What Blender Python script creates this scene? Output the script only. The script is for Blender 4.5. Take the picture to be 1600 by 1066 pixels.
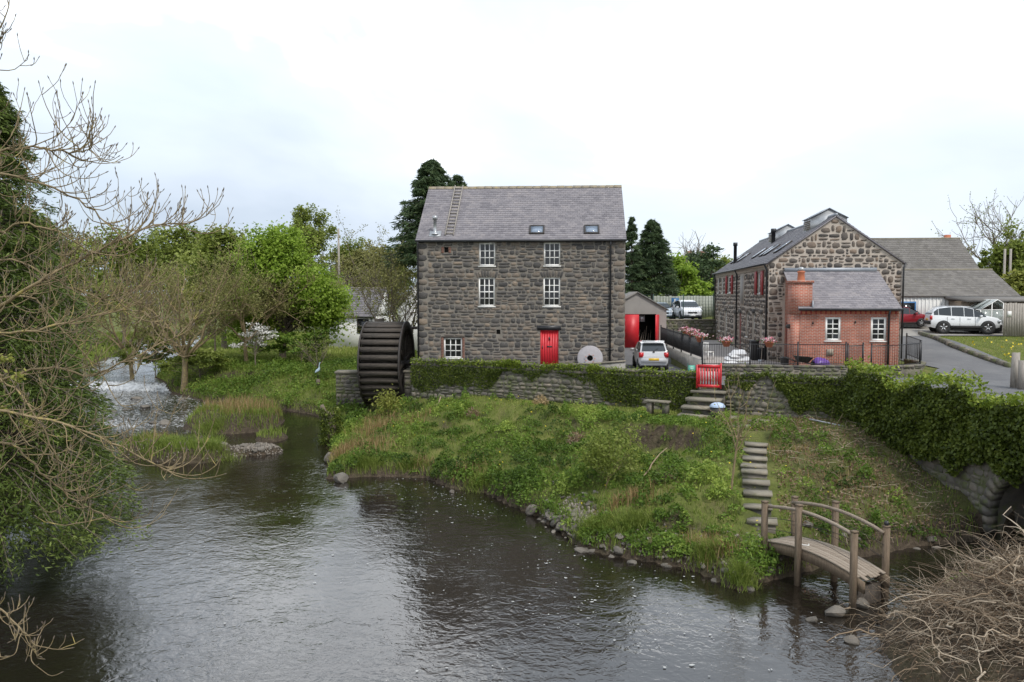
import bpy, math, random
import numpy as np
from mathutils import Vector, Matrix, Euler
S = bpy.context.scene
for o in list(bpy.data.objects): bpy.data.objects.remove(o)
R = math.radians
# ------------------------------------------------------------ camera
CAMZ = 7.2; PITCH = math.atan(73/1290); FPX = 1290.0
cam = bpy.data.cameras.new('camera'); camo = bpy.data.objects.new('camera', cam)
S.collection.objects.link(camo); S.camera = camo
cam.sensor_width = 36; cam.lens = 36*FPX/1600; cam.clip_end = 6000; cam.clip_start = 0.1
camo.location = (0, 0, CAMZ); camo.rotation_euler = (math.pi/2-PITCH, 0, 0)
# ------------------------------------------------------------ sky and sun
SUN_EL = R(52); SUN_AZ = R(143)          # azimuth from +Y (view direction) towards +X: behind the camera, to the right
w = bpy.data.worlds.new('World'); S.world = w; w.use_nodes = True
nt = w.node_tree; nt.nodes.clear()
def nd(nt, t, **k):
    n = nt.nodes.new(t)
    for a, v in k.items():
        if a.startswith('i_'):
            key = a[2:]; key = int(key) if key.isdigit() else key.replace('_', ' ')
            n.inputs[key].default_value = v
        else: setattr(n, a, v)
    return n
def ramp(nt, stops, fac=None):
    n = nt.nodes.new('ShaderNodeValToRGB'); e = n.color_ramp.elements
    while len(e) < len(stops): e.new(0.5)
    for i, (p, c) in enumerate(stops):
        e[i].position = p; e[i].color = (*c, 1) if len(c) == 3 else c
    if fac is not None: nt.links.new(fac, n.inputs[0])
    return n
sky = nd(nt, 'ShaderNodeTexSky', sky_type='NISHITA', sun_disc=False, sun_elevation=SUN_EL, sun_rotation=SUN_AZ, air_density=1.2, dust_density=1.5)
tc = nd(nt, 'ShaderNodeTexCoord')
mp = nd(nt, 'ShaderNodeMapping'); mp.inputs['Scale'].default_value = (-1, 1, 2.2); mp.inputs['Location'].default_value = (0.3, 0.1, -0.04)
nt.links.new(tc.outputs['Generated'], mp.inputs[0])
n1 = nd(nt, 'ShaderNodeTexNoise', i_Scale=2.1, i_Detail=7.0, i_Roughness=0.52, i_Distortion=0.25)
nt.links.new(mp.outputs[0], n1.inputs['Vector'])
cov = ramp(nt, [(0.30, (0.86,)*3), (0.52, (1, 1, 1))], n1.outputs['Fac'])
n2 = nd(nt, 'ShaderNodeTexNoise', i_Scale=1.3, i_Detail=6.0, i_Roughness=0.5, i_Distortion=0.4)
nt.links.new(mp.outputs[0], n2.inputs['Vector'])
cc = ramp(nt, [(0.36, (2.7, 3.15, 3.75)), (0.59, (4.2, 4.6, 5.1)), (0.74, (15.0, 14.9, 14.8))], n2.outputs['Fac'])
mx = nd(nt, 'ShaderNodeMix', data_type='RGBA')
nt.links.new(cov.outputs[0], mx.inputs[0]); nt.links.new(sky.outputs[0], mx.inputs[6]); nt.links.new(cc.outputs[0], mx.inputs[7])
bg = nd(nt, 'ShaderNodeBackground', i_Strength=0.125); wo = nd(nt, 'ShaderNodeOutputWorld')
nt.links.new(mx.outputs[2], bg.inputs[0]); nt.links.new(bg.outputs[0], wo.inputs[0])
sl = bpy.data.lights.new('sun', 'SUN'); sl.energy = 1.5; sl.angle = R(12); sl.color = (1, 0.96, 0.9)
so = bpy.data.objects.new('sun', sl); S.collection.objects.link(so)
sd_ = Vector((math.sin(SUN_AZ)*math.cos(SUN_EL), math.cos(SUN_AZ)*math.cos(SUN_EL), math.sin(SUN_EL)))
so.rotation_euler = sd_.to_track_quat('Z', 'Y').to_euler(); so.location = sd_*60
S.view_settings.view_transform = 'Standard'; S.view_settings.look = 'None'
S.view_settings.exposure = 0.92; S.view_settings.gamma = 1
# ------------------------------------------------------------ helpers
CP, SP = math.cos(PITCH), math.sin(PITCH)
def wp(px, py, Y):                       # where the sight line through a photo point reaches depth Y
    u = (533-py)/FPX; x = (px-800)/FPX; k = Y/(CP+u*SP)
    return np.array([x*k, Y, CAMZ+(-SP+u*CP)*k])
rng = np.random.default_rng(7); random.seed(7)
def sm(a, b, x):
    t = np.clip((np.asarray(x, float)-a)/(b-a), 0, 1); return t*t*(3-2*t)
COL = S.collection
class MB:
    def __init__(s): s.v = []; s.f = {}; s.r = []; s.n = 0
    def add(s, v, faces, r=0.5):
        v = np.asarray(v, float).reshape(-1, 3); f = np.asarray(faces, int)
        s.f.setdefault(f.shape[1], []).append(f+s.n)
        s.v.append(v); s.r.append(np.broadcast_to(np.asarray(r, float), (len(v),)).copy()); s.n += len(v); return s
    def box(s, c, d, rz=0, rx=0, ry=0, r=0.5):
        x, y, z = np.array(d)/2
        v = np.array([[-x,-y,-z],[x,-y,-z],[x,y,-z],[-x,y,-z],[-x,-y,z],[x,-y,z],[x,y,z],[-x,y,z]])
        if rz or rx or ry: v = v @ np.array(Euler((rx, ry, rz)).to_matrix()).T
        return s.add(v+np.array(c), [[0,3,2,1],[4,5,6,7],[0,1,5,4],[1,2,6,5],[2,3,7,6],[3,0,4,7]], r)
    def bx(s, x0, x1, y0, y1, z0, z1, r=0.5):
        return s.box(((x0+x1)/2, (y0+y1)/2, (z0+z1)/2), (x1-x0, y1-y0, z1-z0), r=r)
    def tube(s, P, rad, n=6, cap=True, r=0.5):
        P = np.asarray(P, float); k = len(P); rad = np.broadcast_to(np.asarray(rad, float), (k,))
        T = np.gradient(P, axis=0); T /= np.linalg.norm(T, axis=1, keepdims=True)+1e-9
        up = np.array([0, 0, 1.]) if abs(T[:, 2]).mean() < 0.85 else np.array([1., 0, 0])
        A = np.cross(T, up); A /= np.linalg.norm(A, axis=1, keepdims=True)+1e-9; B = np.cross(T, A)
        a = np.arange(n)*2*math.pi/n
        V = P[:, None]+rad[:, None, None]*(np.cos(a)[None, :, None]*A[:, None]+np.sin(a)[None, :, None]*B[:, None])
        i = np.arange(k-1)[:, None]*n; j = np.arange(n)[None]; j2 = (j+1) % n
        F = np.stack([i+j, i+j2, i+n+j2, i+n+j], -1).reshape(-1, 4)
        b = s.n; s.add(V.reshape(-1, 3), F, r)
        if cap and n > 2:
            s.f.setdefault(n, []).append(np.array([np.arange(n)[::-1]+b])); s.f[n].append(np.array([np.arange(n)+b+(k-1)*n]))
        return s
    def cyl(s, a, b, r0, r1=None, n=12, r=0.5): return s.tube([a, b], [r0, r0 if r1 is None else r1], n, True, r)
    def prism(s, poly, y0, y1, plane='xz', r=0.5):      # polygon in a plane, extruded along the third axis
        p = np.array(poly, float); n = len(p)
        def mk(y):
            o = np.full(n, y)
            return {'xz': np.stack([p[:,0], o, p[:,1]], 1), 'yz': np.stack([o, p[:,0], p[:,1]], 1), 'xy': np.stack([p[:,0], p[:,1], o], 1)}[plane]
        V = np.vstack([mk(y0), mk(y1)]); b = s.n
        s.add(V, [[i, (i+1) % n, (i+1) % n+n, i+n] for i in range(n)], r)
        s.f.setdefault(n, []).append(np.array([np.arange(n)[::-1]+b])); s.f[n].append(np.array([np.arange(n)+n+b])); return s
    def quad(s, a, b, c, d, r=0.5): return s.add([a, b, c, d], [[0, 1, 2, 3]], r)
    def lathe(s, prof, c=(0, 0, 0), n=16, axis='z', r=0.5):   # prof: (radius, height)
        pr = np.array(prof, float); a = np.arange(n)*2*math.pi/n; k = len(pr)
        X = pr[:, 0][:, None]*np.cos(a); Y = pr[:, 0][:, None]*np.sin(a); Z = np.repeat(pr[:, 1][:, None], n, 1)
        V = {'z': np.stack([X, Y, Z], -1), 'x': np.stack([Z, X, Y], -1), 'y': np.stack([X, Z, Y], -1)}[axis]
        i = np.arange(k-1)[:, None]*n; j = np.arange(n)[None]; j2 = (j+1) % n
        return s.add(V.reshape(-1, 3)+np.array(c), np.stack([i+j, i+j2, i+n+j2, i+n+j], -1).reshape(-1, 4), r)
    def leaves(s, P, L, W, r=0.5, up=0.3, D=None, spread=1.0, rg=None, nb=None):
        rg = rg or rng; n = len(P)
        if n == 0: return s
        N = rg.normal(size=(n, 3)); N[:, 2] += up*2; N = N if nb is None else N+nb; N /= np.linalg.norm(N, axis=1, keepdims=True)
        T = rg.normal(size=(n, 3))*spread
        if D is not None: T = T+D
        T -= (T*N).sum(1, keepdims=True)*N; T /= np.linalg.norm(T, axis=1, keepdims=True)+1e-9
        B = np.cross(N, T); L = np.broadcast_to(L, (n,))[:, None]; W = np.broadcast_to(W, (n,))[:, None]
        V = np.stack([P-T*L*.5, P+B*W*.5-T*L*.08, P+T*L*.5, P-B*W*.5-T*L*.08], 1)
        return s.add(V.reshape(-1, 3), np.arange(n*4).reshape(-1, 4), np.repeat(np.broadcast_to(r, (n,)), 4))
    def xf(s, m):
        m = np.array(m); s.v = [v @ m[:3, :3].T+m[:3, 3] for v in s.v]; return s
    def mesh(s, name, mat, smooth=False):
        me = bpy.data.meshes.new(name)
        V = np.vstack(s.v); ks = sorted(s.f); Fs = [np.vstack(s.f[k]) for k in ks]
        tot = np.concatenate([np.full(len(F), k) for k, F in zip(ks, Fs)]); lo = np.concatenate([F.ravel() for F in Fs])
        me.vertices.add(len(V)); me.vertices.foreach_set('co', V.astype(np.float32).ravel())
        me.loops.add(len(lo)); me.loops.foreach_set('vertex_index', lo.astype(np.int32))
        me.polygons.add(len(tot)); st = np.concatenate([[0], np.cumsum(tot)[:-1]])
        me.polygons.foreach_set('loop_start', st.astype(np.int32)); me.polygons.foreach_set('loop_total', tot.astype(np.int32))
        if smooth: me.polygons.foreach_set('use_smooth', np.ones(len(tot), bool))
        at = me.attributes.new('rnd', 'FLOAT', 'POINT'); at.data.foreach_set('value', np.concatenate(s.r).astype(np.float32))
        me.update(calc_edges=True); me.validate()
        if mat is not None: me.materials.append(mat)
        return me
    def build(s, name, mat, parent=None, smooth=False, kind=None, label=None):
        return obj(name, s.mesh(name, mat, smooth), parent, kind=kind, label=label)
def obj(name, me, parent=None, loc=None, kind=None, label=None):
    o = bpy.data.objects.new(name, me); COL.objects.link(o)
    if parent is not None: o.parent = parent
    if loc is not None: o.location = loc
    if kind: o['kind'] = kind
    if label: o['label'] = label
    return o
def tag(o, label, cat, group=None, kind=None):
    o['label'] = label; o['category'] = cat
    if group: o['group'] = group
    if kind: o['kind'] = kind
    return o
def thing(name, label, cat, loc=(0, 0, 0), rz=0, group=None):
    o = bpy.data.objects.new(name, None); COL.objects.link(o); o.empty_display_size = 0.2
    o.location = loc; o.rotation_euler = (0, 0, rz); return tag(o, label, cat, group)
def struct(name, mb, mat, label, smooth=False):
    o = mb.build(name, mat, None, smooth); o['kind'] = 'structure'; o['label'] = label; return o
# ------------------------------------------------------------ materials
def base_mat(name):
    m = bpy.data.materials.new(name); m.use_nodes = True; n = m.node_tree
    return m, n, n.nodes['Principled BSDF'], n.nodes['Material Output']
def mat(name, c1, c2=None, rough=0.7, scale=4.0, detail=5.0, bump=0.0, bscale=None, rnd=None, rndmix=0.5, metal=0.0, spec=0.5, coat=0.0, stretch=(1, 1, 1), c3=None, spots=None):
    """noise-mottled surface; rnd = 'obj' or 'attr' adds one tone per object or per piece"""
    m, n, b, o = base_mat(name); L = n.links.new
    t = nd(n, 'ShaderNodeTexCoord'); mpn = nd(n, 'ShaderNodeMapping'); mpn.inputs['Scale'].default_value = stretch
    L(t.outputs['Object'], mpn.inputs[0])
    vec = mpn.outputs[0]; src = None
    if rnd == 'obj':
        oi = nd(n, 'ShaderNodeObjectInfo'); src = oi.outputs['Random']
        g = nd(n, 'ShaderNodeNewGeometry'); L(g.outputs['Position'], mpn.inputs[0])
    elif rnd == 'attr':
        a = nd(n, 'ShaderNodeAttribute', attribute_name='rnd'); src = a.outputs['Fac']
        g = nd(n, 'ShaderNodeNewGeometry'); L(g.outputs['Position'], mpn.inputs[0])
    z = nd(n, 'ShaderNodeTexNoise', i_Scale=scale, i_Detail=detail, i_Roughness=0.6); L(vec, z.inputs['Vector'])
    fac = z.outputs['Fac']
    if src is not None:
        mm = nd(n, 'ShaderNodeMix', data_type='FLOAT'); mm.inputs[0].default_value = rndmix
        sc = nd(n, 'ShaderNodeMapRange'); sc.inputs[1].default_value = 0.25; sc.inputs[2].default_value = 0.75; L(fac, sc.inputs[0])
        L(sc.outputs[0], mm.inputs[2]); L(src, mm.inputs[3]); fac = mm.outputs[0]; lohi = (0.1, 0.9)
    else: lohi = (0.3, 0.7)
    c2 = c2 or tuple(x*0.75 for x in c1)
    st = [(lohi[0], c1), (lohi[1], c2)] if c3 is None else [(lohi[0], c1), (0.5, c2), (lohi[1], c3)]
    rp = ramp(n, st, fac); col = rp.outputs[0]
    if spots:                                      # (colour, scale, threshold): lichen, dirt, wear
        z2 = nd(n, 'ShaderNodeTexNoise', i_Scale=spots[1], i_Detail=6.0, i_Roughness=0.65); L(vec, z2.inputs['Vector'])
        r2 = ramp(n, [(spots[2], (0, 0, 0)), (min(1, spots[2]+0.12), (1, 1, 1))], z2.outputs['Fac'])
        mc = nd(n, 'ShaderNodeMix', data_type='RGBA'); L(r2.outputs[0], mc.inputs[0]); L(col, mc.inputs[6]); mc.inputs[7].default_value = (*spots[0], 1); col = mc.outputs[2]
    L(col, b.inputs['Base Color'])
    b.inputs['Roughness'].default_value = rough; b.inputs['Metallic'].default_value = metal
    b.inputs['Specular IOR Level'].default_value = spec; b.inputs['Coat Weight'].default_value = coat
    if bump:
        z3 = nd(n, 'ShaderNodeTexNoise', i_Scale=bscale or scale*4, i_Detail=6.0, i_Roughness=0.65); L(vec, z3.inputs['Vector'])
        bp = nd(n, 'ShaderNodeBump', i_Strength=bump, i_Distance=0.03); L(z3.outputs['Fac'], bp.inputs['Height']); L(bp.outputs[0], b.inputs['Normal'])
    return m
def leafmat(name, dark, mid, light, trans=0.35, rough=0.55):
    m, n, b, o = base_mat(name); L = n.links.new
    a = nd(n, 'ShaderNodeAttribute', attribute_name='rnd')
    rp = ramp(n, [(0.0, dark), (0.5, mid), (1.0, light)], a.outputs['Fac'])
    L(rp.outputs[0], b.inputs['Base Color']); b.inputs['Roughness'].default_value = rough; b.inputs['Specular IOR Level'].default_value = 0.25
    tr = nd(n, 'ShaderNodeBsdfTranslucent'); L(rp.outputs[0], tr.inputs[0])
    ms = nd(n, 'ShaderNodeMixShader'); ms.inputs[0].default_value = trans
    L(b.outputs[0], ms.inputs[1]); L(tr.outputs[0], ms.inputs[2]); L(ms.outputs[0], o.inputs['Surface']); return m
def brickmat(name, c1, c2, mortar, bw=0.225, bh=0.075, msz=0.012):
    m, n, b, o = base_mat(name); L = n.links.new
    t = nd(n, 'ShaderNodeTexCoord'); sp = nd(n, 'ShaderNodeSeparateXYZ'); L(t.outputs['Object'], sp.inputs[0])
    ad = nd(n, 'ShaderNodeMath', operation='ADD'); L(sp.outputs[0], ad.inputs[0]); L(sp.outputs[1], ad.inputs[1])
    cb = nd(n, 'ShaderNodeCombineXYZ'); L(ad.outputs[0], cb.inputs[0]); L(sp.outputs[2], cb.inputs[1])
    br = nd(n, 'ShaderNodeTexBrick'); L(cb.outputs[0], br.inputs['Vector'])
    for k, v in (('Scale', 1.0), ('Mortar Size', msz), ('Brick Width', bw), ('Row Height', bh), ('Bias', -0.1), ('Mortar Smooth', 0.2)): br.inputs[k].default_value = v
    br.inputs['Color1'].default_value = (*c1, 1); br.inputs['Color2'].default_value = (*c2, 1); br.inputs['Mortar'].default_value = (*mortar, 1)
    z = nd(n, 'ShaderNodeTexNoise', i_Scale=1.7, i_Detail=6.0); L(t.outputs['Object'], z.inputs['Vector'])
    rp = ramp(n, [(0.3, (0.72,)*3), (0.7, (1.15,)*3)], z.outputs['Fac'])
    mu = nd(n, 'ShaderNodeMix', data_type='RGBA', blend_type='MULTIPLY'); mu.inputs[0].default_value = 1
    L(br.outputs[0], mu.inputs[6]); L(rp.outputs[0], mu.inputs[7]); L(mu.outputs[2], b.inputs['Base Color'])
    b.inputs['Roughness'].default_value = 0.85
    bp = nd(n, 'ShaderNodeBump', i_Strength=0.6, i_Distance=0.01, invert=True); L(br.outputs['Fac'], bp.inputs['Height']); L(bp.outputs[0], b.inputs['Normal'])
    return m
M = {}
M['stone_o'] = mat('mill_stone', (.052,.049,.048), (.10,.091,.083), .88, 2.2, bump=.6, bscale=14, rnd='obj', rndmix=.62, c3=(.245,.19,.14), spots=((.27,.245,.20), 8, .61))
M['stone_a'] = mat('mill_stone_small', (.052,.049,.048), (.10,.091,.083), .88, 2.2, bump=.6, bscale=14, rnd='attr', rndmix=.62, c3=(.245,.19,.14), spots=((.27,.245,.20), 8, .61))
M['mortar'] = mat('lime_mortar', (.25,.222,.188), (.165,.148,.125), .95, 1.5, bump=.6, bscale=30)
M['bstone_o'] = mat('barn_stone', (.06,.055,.052), (.13,.11,.094), .85, 2.5, bump=.5, bscale=14, rnd='obj', rndmix=.65, c3=(.26,.19,.14))
M['bstone_a'] = mat('barn_stone_small', (.06,.055,.052), (.13,.11,.094), .85, 2.5, bump=.5, bscale=14, rnd='attr', rndmix=.65, c3=(.26,.19,.14))
M['bmortar'] = mat('pink_lime_mortar', (.52,.45,.385), (.42,.36,.30), .95, 1.5, bump=.5, bscale=30)
M['wstone_o'] = mat('garden_wall_stone', (.07,.065,.058), (.15,.135,.115), .92, 2.5, bump=.5, bscale=14, rnd='obj', rndmix=.5, c3=(.25,.21,.165), spots=((.115,.125,.055), 2.2, .49))
M['wstone_a'] = mat('garden_wall_stone_small', (.07,.065,.058), (.15,.135,.115), .92, 2.5, bump=.5, bscale=14, rnd='attr', rndmix=.5, c3=(.25,.21,.165), spots=((.115,.125,.055), 2.2, .49))
M['wmortar'] = mat('old_wall_mortar', (.20,.175,.14), (.11,.10,.08), .95, 1.2, bump=.6, bscale=25, spots=((.095,.105,.045), 1.5, .47))
M['slate'] = mat('slate', (.135,.125,.14), (.215,.20,.215), .6, 1.0, bump=.25, bscale=20, rnd='attr', rndmix=.45, c3=(.27,.245,.25), spots=((.30,.28,.22), 5, .66))
M['grey_tile'] = mat('mossy_concrete_tile', (.125,.115,.105), (.205,.19,.175), .85, 2, bump=.3, rnd='attr', rndmix=.5, spots=((.13,.12,.08), 4, .58))
M['brick'] = brickmat('red_brick', (.45,.125,.07), (.32,.09,.055), (.43,.34,.28))
M['white'] = mat('white_paint', (.80,.79,.76), (.72,.70,.66), .5, 3)
M['red'] = mat('red_paint', (.60,.025,.035), (.50,.02,.028), .45, 2, spots=((.36,.03,.03), 5, .64))
M['dred'] = mat('dark_red_paint', (.38,.03,.03), (.30,.025,.025), .5, 2)
M['black'] = mat('black_paint', (.018,.018,.02), (.026,.026,.028), .45, 5)
M['glass'] = mat('window_glass', (.012,.013,.014), (.02,.02,.022), .05, 2, spec=.5)
M['skyglass'] = mat('rooflight_glass', (.20,.25,.32), (.24,.29,.36), .05, 2, spec=1.0)
M['lead'] = mat('lead_sheet', (.32,.34,.37), (.25,.27,.30), .5, 3, metal=.2)
M['zinc'] = mat('galvanised_metal', (.46,.47,.48), (.36,.37,.38), .4, 4, metal=.5)
M['wheelwood'] = mat('wet_old_timber', (.03,.025,.02), (.085,.068,.054), .8, 3, bump=.4, bscale=18, stretch=(1, 6, 6), spots=((.10,.085,.06), 2, .6))
M['iron'] = mat('dark_iron', (.025,.022,.02), (.05,.04,.035), .6, 5, bump=.3)
M['timber'] = mat('weathered_timber', (.19,.145,.105), (.30,.245,.19), .85, 3, bump=.4, bscale=20, stretch=(1.2, 8, 8), rnd='obj', rndmix=.4, c3=(.36,.30,.24))
M['post'] = mat('post_timber', (.12,.085,.055), (.21,.155,.105), .85, 5, bump=.4, bscale=20, stretch=(6, 6, 1), spots=((.14,.14,.07), 3, .6))
M['fence_wood'] = mat('grey_fence_timber', (.25,.22,.19), (.36,.33,.29), .85, 4, bump=.3, stretch=(6, 6, 1))
M['asphalt'] = mat('asphalt', (.10,.10,.105), (.15,.148,.148), .9, .6, bump=.3, bscale=60, spots=((.19,.18,.17), .9, .6))
M['paver'] = mat('grey_paving', (.30,.27,.25), (.38,.34,.31), .85, 1.5, bump=.2)
M['concrete'] = mat('concrete', (.33,.31,.28), (.22,.21,.19), .9, 2, bump=.3, spots=((.14,.14,.11), 3, .57))
M['render'] = mat('grey_render', (.36,.335,.31), (.30,.28,.26), .9, 1.2, bump=.2)
M['wrender'] = mat('white_render', (.74,.73,.70), (.62,.61,.58), .9, 1.2, bump=.15)
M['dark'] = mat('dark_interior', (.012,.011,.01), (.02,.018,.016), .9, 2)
M['bark'] = mat('bark', (.11,.085,.06), (.19,.155,.115), .9, 6, bump=.5, bscale=25, stretch=(3, 3, 1))
M['twig'] = mat('lichened_twig', (.15,.11,.06), (.28,.215,.115), .85, 7, bump=.2, spots=((.42,.34,.10), 5, .57))
M['brush'] = mat('dead_brush', (.06,.042,.026), (.25,.18,.115), .85, 3, rnd='attr', rndmix=.9, c3=(.53,.44,.33))
M['rock'] = mat('river_rock', (.07,.062,.05), (.20,.175,.145), .75, 3, bump=.6, bscale=12, rnd='obj', rndmix=.5)
M['gravel'] = mat('gravel', (.09,.08,.065), (.19,.165,.135), .85, 3, rnd='attr', rndmix=.8, c3=(.25,.215,.18))
M['step'] = mat('step_stone', (.27,.24,.185), (.18,.16,.125), .9, 3, bump=.4, spots=((.15,.15,.07), 4, .58))
M['jamb'] = mat('old_jamb_brick', (.25,.12,.085), (.19,.10,.075), .9, 6, rnd='obj')
M['terracotta'] = mat('terracotta', (.50,.17,.085), (.40,.13,.07), .8, 6)
M['sack'] = mat('white_woven_sack', (.66,.66,.66), (.5,.5,.52), .7, 5, bump=.4)
M['purple'] = mat('purple_plastic_sack', (.16,.07,.34), (.12,.05,.25), .4, 3, spots=((.65,.63,.7), 4, .62))
M['rubber'] = mat('rubber', (.02,.02,.02), (.03,.03,.03), .8, 5)
M['carglass'] = mat('car_glass', (.025,.03,.033), (.03,.035,.04), .06, 1, spec=.8)
M['alloy'] = mat('alloy_wheel', (.45,.46,.47), (.35,.36,.37), .35, 5, metal=.7)
M['tail'] = mat('tail_lamp', (.5,.015,.02), (.4,.01,.015), .2, 5)
M['lamp'] = mat('clear_lamp', (.6,.62,.64), (.5,.52,.54), .15, 5)
M['plate_y'] = mat('yellow_number_plate', (.72,.46,.03), (.68,.43,.03), .4, 5)
M['plate_w'] = mat('white_number_plate', (.75,.75,.73), (.7,.7,.68), .4, 5)
M['green'] = mat('green_sign', (.08,.36,.27), (.10,.40,.30), .5, 5)
M['fgreen'] = mat('green_fence_paint', (.02,.055,.045), (.025,.06,.05), .5, 5)
M['blue'] = mat('pale_blue_plastic', (.40,.50,.66), (.46,.55,.70), .4, 5)
M['bluep'] = mat('blue_paint', (.04,.14,.30), (.05,.15,.32), .5, 5)
M['heron'] = mat('grey_blue_feathers', (.22,.30,.36), (.32,.40,.45), .7, 12)
def carpaint(name, c): return mat(name, c, tuple(x*.96 for x in c), .28, 1, coat=.7)
# ------------------------------------------------------------ the lie of the land
RIVER = np.array([(8.4,2),(7.9,12),(7.3,15.2),(7.8,17.3),(8.9,18.2),(11,19.9),(14.5,21.7),(19.5,22.4),(19.5,24.2),(14.2,24.0),(11.5,23.2),(9.0,22.0),(7.4,20.9),(6.3,20.3),
  (5.5,19.7),(4.75,21.2),(3.7,21.9),(2.8,22.3),(1.9,23.2),(1.4,24.9),(.75,26.6),(-.1,27.9),(-1.0,29.6),(-2.2,30.3),(-3.4,32.0),(-4.7,32.3),(-6.0,32.2),(-7.2,31.8),(-7.6,34),(-8.3,38),
  (-9.2,41.5),(-10.0,45),(-11.5,46.8),(-14,48.6),(-19,50.8),(-23.5,56),(-26,60),(-30,75),(-40,110),(-48,110),(-37,75),(-33,60),(-28,48),(-21,36),(-16,26),(-14.4,20),(-13.6,12),(-13,2)], float)
WL = [(-5.2,42.5),(5.58,36.0),(8.1,34.9),(13.35,32.2),(14.65,22.5),(15.75,14.3),(18,-2)]     # front face of the garden wall
UPPER = np.array(WL+[(900,-2),(900,900),(-5.2,900)], float)
def sdist(poly, x, y):                              # + inside, - outside
    x = np.asarray(x, float); y = np.asarray(y, float); d = np.full(x.shape, 1e9); ins = np.zeros(x.shape, bool); n = len(poly)
    for i in range(n):
        ax, ay = poly[i]; bx, by = poly[(i+1) % n]; ex, ey = bx-ax, by-ay
        t = np.clip(((x-ax)*ex+(y-ay)*ey)/(ex*ex+ey*ey), 0, 1)
        d = np.minimum(d, (x-ax-t*ex)**2+(y-ay-t*ey)**2)
        c = ((ay > y) != (by > y)); ins ^= c & (x < ex*(y-ay)/(ey if ey else 1e-9)+ax)
    return np.where(ins, np.sqrt(d), -np.sqrt(d))
def vnoise(x, y, s, seed=0):
    def hsh(i, j): 
        v = np.sin(i*127.1+j*311.7+seed*74.7)*43758.5453; return v-np.floor(v)
    x = np.asarray(x)/s; y = np.asarray(y)/s; i = np.floor(x); j = np.floor(y); f = x-i; g = y-j; f = f*f*(3-2*f); g = g*g*(3-2*g)
    return (hsh(i,j)*(1-f)+hsh(i+1,j)*f)*(1-g)+(hsh(i,j+1)*(1-f)+hsh(i+1,j+1)*f)*g
def wlevel(x, y):
    up = sm(-7, -11, x)
    return up*(.55*sm(37, 53, y)+.55*sm(56.6, 57.8, y+(x+28)*.25)+.6*sm(60, 100, y))
ISL = [(-14.9,44.2,2.9,2.9,.62),(-14.2,36.2,2.3,1.5,.55),(-16.4,37.3,1.6,1.6,.5),(-11.7,37.4,1.5,1.2,.25),(-11.9,40.5,.9,1.2,.2)]
ADIR = np.array([1.3,-9.7])/math.hypot(1.3,9.7); AC = np.array([13.35,32.2])+ADIR*9.1     # the arch stands at AC in the wall
def zupper(x, y):
    z = 3.3+1.25*sm(39, 51, y)*sm(17.5, 24, x)+.4*sm(46, 54, y)*sm(13, 10, x)
    z = np.where((x > 8.9) & (x < 22), np.maximum(z, 3.3+.3*sm(38.8, 39.3, y)), z)
    z = z+1.25*sm(65.4, 66.0, y)*sm(20, 18, x)*sm(2, 5, x)
    return z+sm(52, 60, y)*.35*sm(17, 22, x)+2.2*sm(100, 320, y)
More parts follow.
